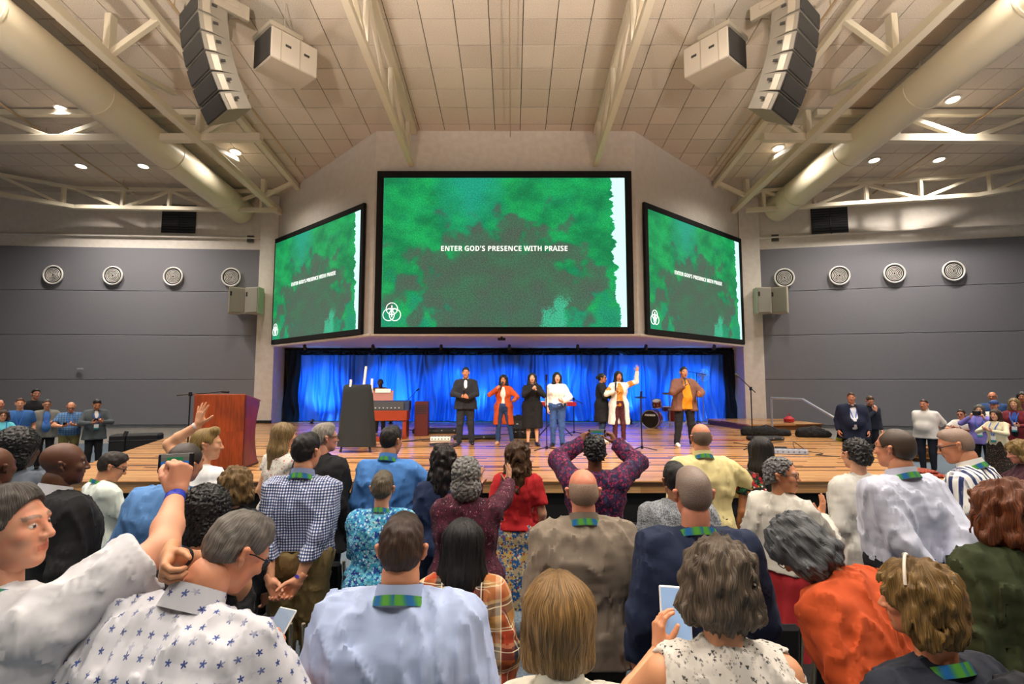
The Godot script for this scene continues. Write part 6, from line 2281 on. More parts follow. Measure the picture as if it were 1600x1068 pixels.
func front_rows() -> void:
	var dark := cloth("20232b")
	var denim := cloth("2b3a55")
	var n := 0.0152
	person("man in white t-shirt at lower left holding a phone up with a raised arm", {"p": Vector3(-1.56, 0, -1.62), "h": 1.88, "w": 1.15, "belly": 0.3, "yaw": -12.0, "res": n, "skin": "d69a7a", "hair": ["short", "6b6259"], "head": Vector3(-66, -6, 0), "lanyard": true,
		"R": {"w": Vector3(-1.285, 1.785, -2.0), "pole": Vector3(1.0, 0.0, 0.1), "hand": "fist", "dir": Vector3(0.1, 1, -0.12), "palm": Vector3(-0.9, 0, -0.4)},
		"bands": [["R", "2236b4", 0.9, 0.03]], "wear": [["shirt", cloth("cbcbce"), {"name": "t_shirt", "sleeve": 1, "reach": 0.8, "loose": 0.02, "hem": 0.84, "fold": 0.011}], ["trousers", dark]]})
	phone("phone held sideways filming the stage in the white t-shirt man's fist", Vector3(-1.35, 1.885, -2.09), Vector3(-0.12, 0.1, 1), Vector3(1, 0.05, 0), "0c0d10", "stage_view")
	person("man in white shirt printed with blue flowers, head bowed over his phone", {"p": Vector3(-1.03, 0, -1.505), "h": 1.839, "w": 1.3, "belly": 0.4, "yaw": -14.0, "res": n, "skin": "d38f6c", "hair": ["shortgrey", "9a9084"], "lean": Vector3(14, 0, -4), "head": Vector3(-22, 20, -5), "glasses": true, "hs": 0.93, "collar": "same",
		"R": {"w": Vector3(-0.83, 1.203, -1.866), "pole": Vector3(0.8, -0.7, 0.5), "hand": "hold", "dir": Vector3(-0.1, 0.9, -0.5), "palm": Vector3(-0.6, 0.5, 0.5)}, "bands": [["R", "a6e22e", 0.86, 0.022]],
		"wear": [["shirt", cloth("", "flowerdots", 10.5), {"sleeve": 1, "hem": 0.86, "fold": 0.012}], ["trousers", denim]]})
	phone("pale phone with a text page in the flower shirt man's hand", Vector3(-0.855, 1.31, -1.94), Vector3(-0.15, 0.75, 0.7), Vector3(0.25, 0.8, -0.7), "d8d4cc", "c9d8ea")
	person("broad man in pale blue dress shirt with green lanyard, bottom centre", {"p": Vector3(-0.396, 0, -1.892), "h": 1.721, "w": 1.6, "belly": 0.4, "res": n, "skin": "d3936f", "hair": ["short", "5a4030"], "head": Vector3(2, 2, 0), "hs": 0.98, "collar": "adbddf", "lanyard": true, "wear": [["shirt", cloth("adbddf"), {"fold": 0.014, "hem": 0.92}], ["trousers", dark, {"belt": "1d1712"}]]})
	person("woman with straight blond bob in a cream jacket, bottom centre", {"p": Vector3(0.122, 0, -1.378), "h": 1.696, "fem": true, "w": 1.1, "res": n, "skin": "d9a283", "hair": ["bob", "c8995a"], "hs": 0.95, "head": Vector3(4, 0, 0), "collar": "dfd9c8", "wear": [["jacket", cloth("dfd9c8"), {"infl": 0.018}], ["trousers", dark]]})
	person("woman with tousled grey brown hair in a sleeveless speckled top", {"p": Vector3(0.602, 0, -1.54), "h": 1.732, "fem": true, "w": 1.2, "res": n, "skin": "d99a72", "hair": ["tousled", "8a7660"], "hs": 0.93, "head": Vector3(-4, 4, -3),
		"L": {"w": Vector3(0.509, 1.287, -1.848), "pole": Vector3(-0.8, -0.8, 0.3), "hand": "relax", "dir": Vector3(0.0, 1, -0.1), "palm": Vector3(0.9, 0, -0.2)},
		"wear": [["blouse", cloth("", "specks", 5.5), {"name": "sleeveless_top", "sleeve": 0}], ["trousers", dark]]})
	var t := thing("tablet", "white tablet held up in front of the woman in the speckled top", "tablet", Vector3(0.586, 1.381, -1.909))
	t.basis = Basis.from_euler(Vector3(-0.35, 0.15, -0.12))
	part(t, "case", box(Vector3(0.115, 0.18, 0.009), 0.004), mat("tablet_case", "e8eaee", 0.4))
	part(t, "display", box(Vector3(0.105, 0.165, 0.0012)), glow("tablet_screen", "8fb0d8", 0.3), Vector3(0, 0, 0.005))
	var gold := person("woman with wavy golden hair and a pale headband in a navy top", {"p": Vector3(1.21, 0, -1.54), "h": 1.669, "fem": true, "w": 1.25, "res": n, "skin": "d18a63", "yaw": 14.0, "hair": ["wavybob", "a9803f"], "hs": 0.86, "head": Vector3(34, 4, 0), "lanyard": true, "wear": [["sweater", cloth("191f2c"), {"infl": 0.018}], ["trousers", dark]]})
	var hb := thing("headband", "thin pale headband in the golden haired woman's hair", "headband", gold.world_head.origin)
	var pts := []
	for i in 17:
		var q := PI * (0.12 + 0.76 * i / 16.0)
		pts.append(gold.world_head.basis * Vector3(cos(q) * 0.116, 0.035 + sin(q) * 0.122, -0.015))
	part(hb, "band", tube(pts, 0.0045, 8), mat("headband_pale", "d9c9b6", 0.5))
	part(hb, "clasp", tube([pts[8] - Vector3(0.006, 0, 0), pts[8] + Vector3(0.006, 0, 0)], 0.006, 8), mat("headband_pale"))
	person("bearded man in a dark shirt cut off by the right edge of the frame", {"p": Vector3(1.496, 0, -1.375), "h": 1.716, "w": 1.15, "res": n, "skin": "c98a68", "yaw": -6.0, "hair": ["short", "2e2622"], "head": Vector3(0, 0, 0), "wear": [["shirt", cloth("15181f"), {"sleeve": 1}], ["trousers", dark]]})
	person("grey haired woman in an orange cardigan leaning forward", {"p": Vector3(1.439, 0, -2.009), "h": 1.726, "fem": true, "w": 1.15, "res": n, "skin": "b9805c", "yaw": 26.0, "hair": ["wavybob", "74777a"], "lean": Vector3(22, 0, 6), "head": Vector3(10, 26, 8), "glasses": true, "wear": [["coat", cloth("bb4917"), {"name": "cardigan", "hem": 0.72, "infl": 0.02, "fold": 0.014}], ["trousers", dark]]})
	person("auburn curly haired woman in an olive green jacket by the right edge", {"p": Vector3(2.183, 0, -2.3), "h": 1.761, "fem": true, "w": 1.35, "res": 0.016, "skin": "d8a184", "hair": ["tousled", "9a5730"], "hs": 1.12, "wear": [["coat", cloth("2f3819"), {"name": "jacket", "hem": 0.78, "fold": 0.016}], ["trousers", dark]]})
	person("man with cropped grey hair in a navy sweater", {"p": Vector3(0.853, 0, -2.452), "h": 1.806, "w": 1.25, "belly": 0.3, "res": 0.016, "skin": "d48e70", "hair": ["crop", "b09a8c"], "lanyard": true, "wear": [["sweater", cloth("16233f"), {"fold": 0.012}], ["trousers", dark]]})
	person("bald man in a taupe fleece jacket with a green lanyard", {"p": Vector3(0.382, 0, -2.804), "h": 1.744, "w": 1.28, "belly": 0.3, "res": 0.016, "skin": "d98f70", "hair": ["bald", "c4a48c"], "lanyard": true, "collar": "857868", "wear": [["jacket", cloth("857868"), {"name": "fleece", "hem": 0.8, "fold": 0.012}], ["trousers", cloth("2a2826")]]})
	person("woman with long straight black hair in a red and tan plaid shirt", {"p": Vector3(-0.235, 0, -2.52), "h": 1.539, "fem": true, "w": 1.2, "res": 0.016, "skin": "c99268", "hair": ["longthick", "14110f"], "wear": [["shirt", cloth("", "plaid", 5.5), {"hem": 0.82, "loose": 0.01}], ["trousers", dark]]})
	person("man in a black suit with a shaved head, left of the crowd", {"p": Vector3(-2.662, 0, -3.062), "h": 1.856, "w": 1.25, "res": 0.016, "skin": "5a3826", "yaw": -25.0, "hair": ["none", "1f1510"], "head": Vector3(-22, 0, 0), "collar": "e6e6ea", "wear": [["shirt", cloth("e6e6ea"), {"infl": 0.008}], ["jacket", cloth("0d0d10"), {"hem": 0.76, "open": 0.05}], ["trousers", cloth("0d0d10")]]})
	person("woman with black braided hair reaching back to the man behind her", {"p": Vector3(-1.25, 0, -2.12), "h": 1.76, "fem": true, "w": 1.05, "res": 0.016, "skin": "c68f68", "hair": ["afro", "0c0a0a"], "head": Vector3(6, 8, 0), "hs": 0.84,
		"R": {"w": Vector3(-1.05, 1.715, -1.56), "pole": Vector3(1.0, 0.2, -0.4), "hand": "hold", "dir": Vector3(0.35, -0.35, 0.8), "palm": Vector3(0.75, -0.1, -0.5)}, "bands": [["R", "17171b", 0.75, 0.014]], "wear": [["blouse", cloth("101014"), {"sleeve": 0}], ["trousers", dark]]})


func middle_rows() -> void:
	var dark := cloth("20232b")
	var m := 0.0185
	person("woman with a head of grey curls in a burgundy blouse, hands raised to clap", {"p": Vector3(-0.31, 0, -3.531), "h": 1.692, "fem": true, "w": 1.25, "res": m, "skin": "e0ad8c", "hair": ["bigcurl", "b3b0ab"],
		"R": {"w": Vector3(-0.021, 1.44, -4.087), "pole": Vector3(1.0, -0.5, 0.2), "hand": "open", "dir": Vector3(0.1, 1, -0.1), "palm": Vector3(-0.9, 0, -0.5)}, "L": {"w": Vector3(-0.214, 1.43, -4.087), "pole": Vector3(-1.0, -0.8, 0.2), "hand": "open", "dir": Vector3(0.1, 1, -0.1), "palm": Vector3(0.9, 0, -0.4)},
		"wear": [["blouse", cloth("", "burgundy", 4.0), {"hem": 0.7, "loose": 0.008}], ["trousers", dark]]})
	person("woman with short grey hair in a blue floral tunic", {"p": Vector3(-0.891, 0, -3.586), "h": 1.595, "fem": true, "w": 1.3, "res": m, "skin": "dca384", "hair": ["shortgrey", "8f8168"], "lanyard": true, "wear": [["blouse", cloth("", "bluefloral", 4.5), {"name": "tunic", "hem": 0.62, "loose": 0.01}], ["trousers", dark]],
		"L": {"w": Vector3(-1.045, 0.858, -3.85), "pole": Vector3(-1, 0, 0.6)}, "R": {"w": Vector3(-0.748, 0.858, -3.85), "pole": Vector3(1, 0, 0.6)}})
	person("man in navy gingham shirt and khakis with hands behind his back", {"p": Vector3(-1.452, 0, -3.63), "h": 1.853, "w": 1.08, "res": 0.016, "skin": "d59a76", "hair": ["short", "231a16"], "head": Vector3(-14, 2, 0), "lanyard": true, "collar": "8b98bd",
		"L": {"w": Vector3(-1.54, 0.858, -3.377), "pole": Vector3(-1, 0, 0.5), "hand": "hold", "dir": Vector3(0.55, -0.8, 0.1), "palm": Vector3(0, 0.2, 1)}, "R": {"w": Vector3(-1.397, 0.836, -3.366), "pole": Vector3(1, 0, 0.5), "hand": "hold", "dir": Vector3(-0.6, -0.75, 0.1), "palm": Vector3(0.1, 0, 1)}, "bands": [["R", "4a3fb0", 0.93, 0.018]],
		"wear": [["shirt", cloth("", "gingham", 55.0), {"hem": 1.0}], ["trousers", cloth("8a7448"), {"cell": 0.018, "belt": "2a211b"}]]})
	phone("phone in the hands behind the gingham shirt man's back", Vector3(-1.513, 0.726, -3.3), Vector3(0, 0.5, 1), Vector3(1, 0.1, 0), "2a2d33", "b3a6d8")
	person("person with a mass of black hair in a slate blue shirt at far left", {"p": Vector3(-3.772, 0, -3.967), "h": 1.832, "w": 1.15, "res": m, "skin": "4a3024", "hair": ["afro", "0b0a0a"], "hs": 1.12, "wear": [["shirt", cloth("58616c")], ["trousers", dark]]})
	person("man with thinning dark hair in a black jacket at the left edge", {"p": Vector3(-3.128, 0, -3.128), "h": 1.821, "w": 1.1, "res": m, "skin": "5e3c29", "hair": ["none", "2a1d16"], "wear": [["jacket", cloth("0f1013")], ["trousers", dark]]})
	person("man in white shirt and glasses reading a phone by the stage", {"p": Vector3(-3.494, 0, -4.458), "h": 1.629, "res": m, "skin": "cf9470", "yaw": -35.0, "hair": ["short", "3b3029"], "glasses": true, "head": Vector3(-24, 22, 0), "lanyard": true,
		"R": {"w": Vector3(-3.36, 1.002, -4.659), "pole": Vector3(0.6, -1, 0.4), "hand": "hold", "dir": Vector3(0.5, 0.3, -0.8), "palm": Vector3(0, 1, 0.3)}, "wear": [["shirt", cloth("e4efe6"), {"hem": 0.84}], ["trousers", dark]]})
	phone("phone with a bright display held by the white shirt man left of the stage", Vector3(-3.282, 1.08, -4.838), Vector3(0.1, 0.85, 0.5), Vector3(0.5, 0.4, -0.8), "23252a", "bfe0f2")
	person("balding man in a light blue sweater near the lectern", {"p": Vector3(-2.16, 0, -3.3), "h": 1.83, "w": 1.15, "res": m, "skin": "cf9272", "hair": ["receding", "4e423b"], "lean": Vector3(0, 0, -4), "head": Vector3(-18, 4, -6), "wear": [["sweater", cloth("5d8cc6"), {"hem": 0.8}], ["trousers", cloth("4a4038")]]})
	person("woman with shaggy dark blond hair between the front rows", {"p": Vector3(-1.83, 0, -3.45), "h": 1.64, "fem": true, "res": m, "skin": "d9a283", "hair": ["wavybob", "a5814c"], "hs": 0.95, "wear": [["blouse", cloth("23252c")], ["trousers", dark]]})
	person("blond person in white t-shirt with one hand raised beside the lectern", {"p": Vector3(-2.52, 0, -4.25), "h": 1.83, "res": m, "skin": "dca57f", "yaw": -30.0, "hair": ["quiff", "c9a45c"], "head": Vector3(-35, 0, 0),
		"L": {"w": Vector3(-2.68, 1.86, -4.42), "pole": Vector3(-1.0, -0.6, 0.2), "hand": "open", "dir": Vector3(0.15, 1, 0), "palm": Vector3(0.3, 0, -1)}, "bands": [["L", "e9dfe2", 0.9, 0.018]], "wear": [["shirt", cloth("e2e2e0"), {"name": "t_shirt", "sleeve": 1}], ["trousers", dark]]})
	person("woman with very long blond hair in a white floral dress", {"p": Vector3(-2.3, 0, -5.2), "h": 1.8, "fem": true, "res": m, "skin": "d9a280", "yaw": -30.0, "hair": ["long", "b08f58"], "head": Vector3(-25, 0, 0), "bare_legs": true, "shoe": "c9b59a", "R": {"w": Vector3(-2.02, 1.3, -5.45), "pole": Vector3(1, -0.6, 0.3)}, "wear": [["dress", cloth("", "whitefloral", 5.0), {"hem": 0.55, "sleeve": 1, "reach": 0.35, "flare": 1.5}]]})
	person("white haired man with glasses in a black suit near the easel", {"p": Vector3(-1.68, 0, -4.6), "h": 1.85, "w": 1.2, "belly": 0.3, "res": m, "skin": "dc9c80", "yaw": -25.0, "hair": ["shortgrey", "d2c8b6"], "glasses": true, "head": Vector3(-26, 0, 0), "wear": [["jacket", cloth("0d0e12"), {"hem": 0.74}], ["trousers", cloth("0d0e12")]]})
	person("dark haired man in a bright blue shirt at the stage edge", {"p": Vector3(-1.09, 0, -4.6), "h": 1.825, "w": 1.2, "res": m, "skin": "d1946f", "yaw": -8.0, "hair": ["short", "2a211c"], "head": Vector3(-18, 4, 0), "lanyard": true, "collar": "4f88cf", "R": {"w": Vector3(-0.82, 1.22, -4.86), "pole": Vector3(1, -0.4, 0.3)}, "wear": [["shirt", cloth("4f88cf"), {"hem": 0.86}], ["trousers", dark]]})
	person("woman with dark brown hair in a navy blouse facing the singers", {"p": Vector3(-0.55, 0, -4.2), "h": 1.695, "fem": true, "w": 1.1, "res": m, "skin": "d2986f", "hair": ["longwave", "241712"], "wear": [["blouse", cloth("1d2b4e")], ["trousers", cloth("17203a")]]})
	person("woman with long curly brown hair in a red top and floral skirt", {"p": Vector3(0.05, 0, -4.7), "h": 1.665, "fem": true, "w": 1.12, "res": m, "skin": "d9a283", "hair": ["longcurl", "6b4724"], "wear": [["blouse", cloth("b81a20"), {"sleeve": 1, "hem": 0.97}], ["skirt", cloth("", "redskirt", 4.0), {"hem": 0.3, "width": 0.3}]]})
	person("woman in a purple patterned blouse filming with both arms up", {"p": Vector3(0.66, 0, -4.15), "h": 1.79, "fem": true, "w": 1.3, "res": m, "skin": "7a4b34", "hair": ["curl", "0f0b0a"], "hs": 1.0,
		"L": {"w": Vector3(0.6, 1.69, -4.5), "pole": Vector3(-1.0, -0.5, 0.4), "hand": "hold", "dir": Vector3(0.3, 0.9, -0.2), "palm": Vector3(0.9, 0, -0.5)}, "R": {"w": Vector3(0.9, 1.69, -4.5), "pole": Vector3(1.0, -0.4, 0.4), "hand": "hold", "dir": Vector3(-0.35, 0.9, -0.2), "palm": Vector3(-0.9, 0, -0.5)}, "bands": [["R", "1a1a1e", 0.9, 0.025]],
		"wear": [["blouse", cloth("", "purple", 4.0), {"hem": 0.72, "loose": 0.018}], ["trousers", dark]]})
	phone("phone held sideways with both hands by the woman in purple", Vector3(0.752, 1.765, -4.58), Vector3(0, 0.05, 1), Vector3(1, 0, 0), "0d0e10", "stage_view")
	person("bald man in a pale yellow shirt at the stage edge", {"p": Vector3(1.68, 0, -4.6), "h": 1.85, "w": 1.25, "belly": 0.2, "res": m, "skin": "d3906c", "hair": ["bald", "8f7462"], "lanyard": true, "collar": "e6d79a", "R": {"w": Vector3(1.95, 1.2, -4.8), "pole": Vector3(1, -0.2, 0.4)}, "wear": [["shirt", cloth("e6d79a"), {"hem": 0.84}], ["trousers", dark]]})
	person("dark haired person in grey tweed hidden behind the navy sweater man", {"p": Vector3(1.1, 0, -3.5), "h": 1.67, "w": 1.15, "res": m, "skin": "9a6a4c", "hair": ["short", "17120f"], "wear": [["jacket", cloth("", "tweed", 6.0)], ["trousers", dark]]})
	person("woman with long dark hair in a red and green floral dress", {"p": Vector3(2.23, 0, -4.65), "h": 1.715, "fem": true, "res": m, "skin": "b97c56", "hair": ["long", "1c120e"], "bare_legs": true, "shoe": "2a1c16", "wear": [["dress", cloth("", "darkfloral", 3.2), {"hem": 0.25, "sleeve": 1, "reach": 0.5, "flare": 1.35}]]})
	person("smiling woman with short silver curls and glasses in a white denim jacket", {"p": Vector3(1.882, 0, -3.662), "h": 1.679, "fem": true, "w": 1.15, "res": 0.016, "skin": "cf9068", "yaw": -55.0, "face": "fo", "hair": ["curl", "9c9a98"], "glasses": true, "head": Vector3(-74, -2, 0),
		"R": {"w": Vector3(2.218, 1.259, -3.763), "pole": Vector3(0.6, -1, 0.3), "hand": "open", "dir": Vector3(0.25, 0.95, -0.1), "palm": Vector3(-0.5, 0.1, -0.8)}, "bands": [["R", "7a3fc0", 0.86, 0.022]], "shoe": "2a1c16",
		"wear": [["jacket", cloth("cdc9bd"), {"hem": 0.98, "fold": 0.014}], ["skirt", cloth("b0242c"), {"hem": 0.42, "width": 0.27}]], "bare_legs": true})
	person("person with short dark curls in a light grey sweater", {"p": Vector3(2.671, 0, -4.028), "h": 1.776, "fem": true, "w": 1.2, "res": m, "skin": "d6a080", "yaw": 8.0, "hair": ["curl", "2a2320"], "wear": [["sweater", cloth("cfcdc4"), {"hem": 0.8}], ["trousers", cloth("5a6a86")]]})
	person("man in a white dress shirt with hands folded behind him, right side", {"p": Vector3(2.527, 0, -3.401), "h": 1.904, "w": 1.28, "belly": 0.2, "res": 0.016, "skin": "d1906c", "yaw": 14.0, "hair": ["receding", "5f4a3a"], "glasses": true, "head": Vector3(14, 0, 0), "lanyard": true, "collar": "d3d6e6",
		"L": {"w": Vector3(2.538, 1.004, -3.141), "pole": Vector3(-1, 0, 0.5), "hand": "hold", "dir": Vector3(0.7, -0.7, 0.1), "palm": Vector3(0, 0.2, 1)}, "R": {"w": Vector3(2.662, 1.025, -3.151), "pole": Vector3(1, 0, 0.5), "hand": "fist", "dir": Vector3(-0.4, -0.9, 0.1), "palm": Vector3(0, 0, 1)}, "bands": [["R", "c23a4a", 0.94, 0.012]],
		"wear": [["shirt", cloth("cbcfe0"), {"hem": 1.0, "loose": 0.008}], ["trousers", cloth("14161e"), {"cell": 0.02, "belt": "0d0c0c"}]]})
	person("bald man with glasses in a navy and white striped shirt", {"p": Vector3(3.45, 0, -3.85), "h": 1.88, "w": 1.25, "belly": 0.3, "res": m, "skin": "c98a66", "yaw": 32.0, "hair": ["crop", "bfa08c"], "glasses": true, "head": Vector3(22, 12, 0), "lanyard": true, "collar": "efece4", "lean": Vector3(6, 0, 0), "wear": [["shirt", cloth("", "stripes", 16.0), {"sleeve": 1, "hem": 0.84}], ["trousers", cloth("6b6450")]]})


func stage_people() -> void:
	var r := 0.024
	var Y := STAGE
	var mic := func(label: String, at: Vector3, dir: Vector3) -> void:
		var o := thing("microphone", label, "microphone", at)
		o.basis = Basis(Quaternion(Vector3.UP, dir.normalized()))
		part(o, "handle", lathe([Vector2(0.0, -0.1), Vector2(0.014, -0.1), Vector2(0.02, 0.06), Vector2(0.0, 0.06)], 10), mat("mic_black", "0d0d0f", 0.4))
		part(o, "mesh_head", lathe([Vector2(0.0, 0.055), Vector2(0.026, 0.065), Vector2(0.03, 0.085), Vector2(0.022, 0.11), Vector2(0.0, 0.118)], 10), mat("mic_grey", "5a5c60", 0.35, 0.7))
	person("man in a dark grey suit and white shirt with hands folded at centre stage", {"p": Vector3(-1.09, Y, -12.1), "h": 1.79, "w": 1.1, "res": r, "yaw": 184.0, "local": true, "skin": "c98d68", "hair": ["short", "17120f"], "collar": "e9e9ee", "feet": [Vector2(-0.15, 0), Vector2(0.15, 0)],
		"L": {"w": Vector3(-0.06, 1.1, -0.3), "pole": Vector3(-1, -0.3, 0.4), "hand": "fist", "dir": Vector3(0.8, 0.3, -0.3), "palm": Vector3(0, 0, 1)}, "R": {"w": Vector3(0.08, 1.12, -0.28), "pole": Vector3(1, -0.3, 0.4), "hand": "fist", "dir": Vector3(-0.8, 0.2, -0.3), "palm": Vector3(0, 0, 1)},
		"wear": [["shirt", cloth("e9e9ee"), {"infl": 0.006}], ["jacket", cloth("23252c"), {"hem": 0.8, "open": 0.055}], ["trousers", cloth("23252c"), {"cell": 0.022}]]})
	mic.call("microphone held at the chest by the man in the grey suit", Vector3(-1.1, Y + 1.21, -11.78), Vector3(0.05, 1, 0.15))
	person("singer in a long rust cardigan and jeans holding a microphone", {"p": Vector3(-0.2, Y, -12.1), "h": 1.61, "fem": true, "res": r, "yaw": 176.0, "local": true, "skin": "c48a64", "face": "fo", "hair": ["long", "17100d"], "shoe": "c99a72", "feet": [Vector2(-0.2, 0.02), Vector2(0.14, 0.02)],
		"R": {"w": Vector3(0.13, 1.3, -0.21), "pole": Vector3(1, -0.8, 0), "hand": "fist", "dir": Vector3(-0.5, 0.6, -0.1), "palm": Vector3(-0.5, 0, 0.8)}, "L": {"w": Vector3(-0.25, 1.02, -0.28), "pole": Vector3(-1, -0.5, 0.3), "hand": "relax", "dir": Vector3(-0.3, 0.1, -1), "palm": Vector3(0, 1, 0)},
		"wear": [["shirt", cloth("ecebe6"), {"infl": 0.008, "hem": 0.94}], ["coat", cloth("c04f22"), {"name": "cardigan", "hem": 0.5, "open": 0.085, "open_low": 0.13, "infl": 0.022}], ["trousers", cloth("24406e"), {"cell": 0.022, "slim": 0.86}]]})
	mic.call("microphone at the lips of the singer in the rust cardigan", Vector3(-0.25, Y + 1.365, -11.9), Vector3(0.1, 0.7, -0.5))
	person("singer in a black knee length dress with hands clasped", {"p": Vector3(0.47, Y, -11.86), "h": 1.645, "fem": true, "w": 1.15, "res": r, "yaw": 186.0, "local": true, "skin": "dda98a", "face": "fo", "hair": ["long", "15100e"], "head": Vector3(-8, -10, 0), "bare_legs": true, "shoe": "101012",
		"R": {"w": Vector3(0.03, 1.29, -0.26), "pole": Vector3(1, -0.8, 0.1), "hand": "fist", "dir": Vector3(-0.4, 0.7, -0.2), "palm": Vector3(-1, 0, 0)}, "L": {"w": Vector3(-0.04, 1.27, -0.26), "pole": Vector3(-1, -0.8, 0.1), "hand": "fist", "dir": Vector3(0.3, 0.7, -0.2), "palm": Vector3(1, 0, 0)},
		"wear": [["dress", cloth("0b0b0f"), {"hem": 0.42, "flare": 1.05, "infl": 0.016}]]})
	person("singer in a white sweater and blue jeans", {"p": Vector3(1.03, Y, -11.75), "h": 1.66, "fem": true, "w": 1.08, "res": r, "yaw": 168.0, "local": true, "skin": "e0ad8f", "face": "fo", "hair": ["long", "1a1310"], "head": Vector3(14, -6, 0), "shoe": "0e0e10",
		"L": {"w": Vector3(-0.16, 1.02, -0.3), "pole": Vector3(-1, -0.5, 0.3), "hand": "relax", "dir": Vector3(0.6, 0.2, -0.6), "palm": Vector3(0, 0.6, 0.6)}, "wear": [["sweater", cloth("efece4"), {"hem": 0.96, "loose": 0.014}], ["trousers", cloth("35538a"), {"cell": 0.022, "slim": 0.95}]]})
	person("singer in a long black coat seen in profile with glasses", {"p": Vector3(2.2, Y, -12.6), "h": 1.66, "fem": true, "res": r, "yaw": 250.0, "local": true, "skin": "b97f5a", "hair": ["bun", "17110e"], "glasses": true, "shoe": "d9d3c8", "R": {"w": Vector3(0.1, 1.1, -0.3), "pole": Vector3(1, -0.6, 0.2), "hand": "fist"}, "L": {"w": Vector3(-0.02, 1.12, -0.3), "pole": Vector3(-1, -0.6, 0.2), "hand": "fist"},
		"wear": [["coat", cloth("0c0c10"), {"hem": 0.52}], ["trousers", cloth("2a3f63"), {"cell": 0.022, "slim": 0.9}]]})
	person("singer in a mustard floral top and white vest with one arm raised", {"p": Vector3(2.56, Y, -12.35), "h": 1.7, "fem": true, "res": r, "yaw": 182.0, "local": true, "skin": "c48a64", "face": "fo", "hair": ["long", "17110e"], "shoe": "c99a72",
		"L": {"w": Vector3(-0.43, 1.71, -0.1), "pole": Vector3(-1, -0.7, 0), "hand": "open", "dir": Vector3(-0.15, 1, 0), "palm": Vector3(0.2, 0, -1)}, "R": {"w": Vector3(0.13, 1.25, -0.24), "pole": Vector3(1, -0.8, 0.1), "hand": "fist", "dir": Vector3(-0.4, 0.7, -0.2), "palm": Vector3(-1, 0, 0)},
		"wear": [["blouse", cloth("", "mustardfloral", 4.0), {"sleeve": 1, "hem": 0.9}], ["coat", cloth("e9e4dc"), {"name": "vest", "hem": 0.46, "open": 0.1, "open_low": 0.14, "sleeve": 2}], ["trousers", cloth("4a1a24"), {"cell": 0.022, "slim": 0.85}]]})
	mic.call("microphone held by the singer in the mustard floral top", Vector3(2.44, Y + 1.34, -12.1), Vector3(0.1, 0.9, -0.3))
	person("singer in a mustard shirt and open brown overshirt with a microphone", {"p": Vector3(3.93, Y, -11.75), "h": 1.79, "w": 1.3, "belly": 0.3, "res": r, "yaw": 184.0, "local": true, "skin": "c48a64", "face": "mo", "hair": ["short", "17110e"], "shoe": "eceae4", "feet": [Vector2(-0.17, 0), Vector2(0.19, 0)],
		"R": {"w": Vector3(0.12, 1.36, -0.26), "pole": Vector3(1, -0.8, 0.1), "hand": "fist", "dir": Vector3(-0.5, 0.6, -0.2), "palm": Vector3(-1, 0, 0)}, "L": {"w": Vector3(-0.2, 1.16, -0.34), "pole": Vector3(-1, -0.5, 0.3), "hand": "relax", "dir": Vector3(0.3, 0.2, -0.8), "palm": Vector3(0.3, 0.8, 0)},
		"wear": [["shirt", cloth("e0941c"), {"infl": 0.01, "hem": 0.82}], ["coat", cloth("7a5244"), {"name": "overshirt", "hem": 0.78, "open": 0.1, "open_low": 0.14}], ["trousers", cloth("17171c"), {"cell": 0.022, "slim": 0.95}]]})
	mic.call("microphone at the mouth of the singer in the mustard shirt", Vector3(3.87, Y + 1.46, -11.48), Vector3(0.05, 0.8, -0.4))
	person("organist with glasses in a patterned shirt behind the wooden organ", {"p": Vector3(-3.84, Y, -15.0), "h": 1.55, "res": r, "yaw": 180.0, "local": true, "skin": "4a3024", "hair": ["short", "0f0c0b"], "glasses": true, "head": Vector3(8, 8, 0), "L": {"w": Vector3(-0.18, 0.98, -0.36)}, "R": {"w": Vector3(0.18, 0.98, -0.36)}, "wear": [["shirt", cloth("", "leopard", 4.5)], ["trousers", cloth("15161a"), {"cell": 0.022}]]})


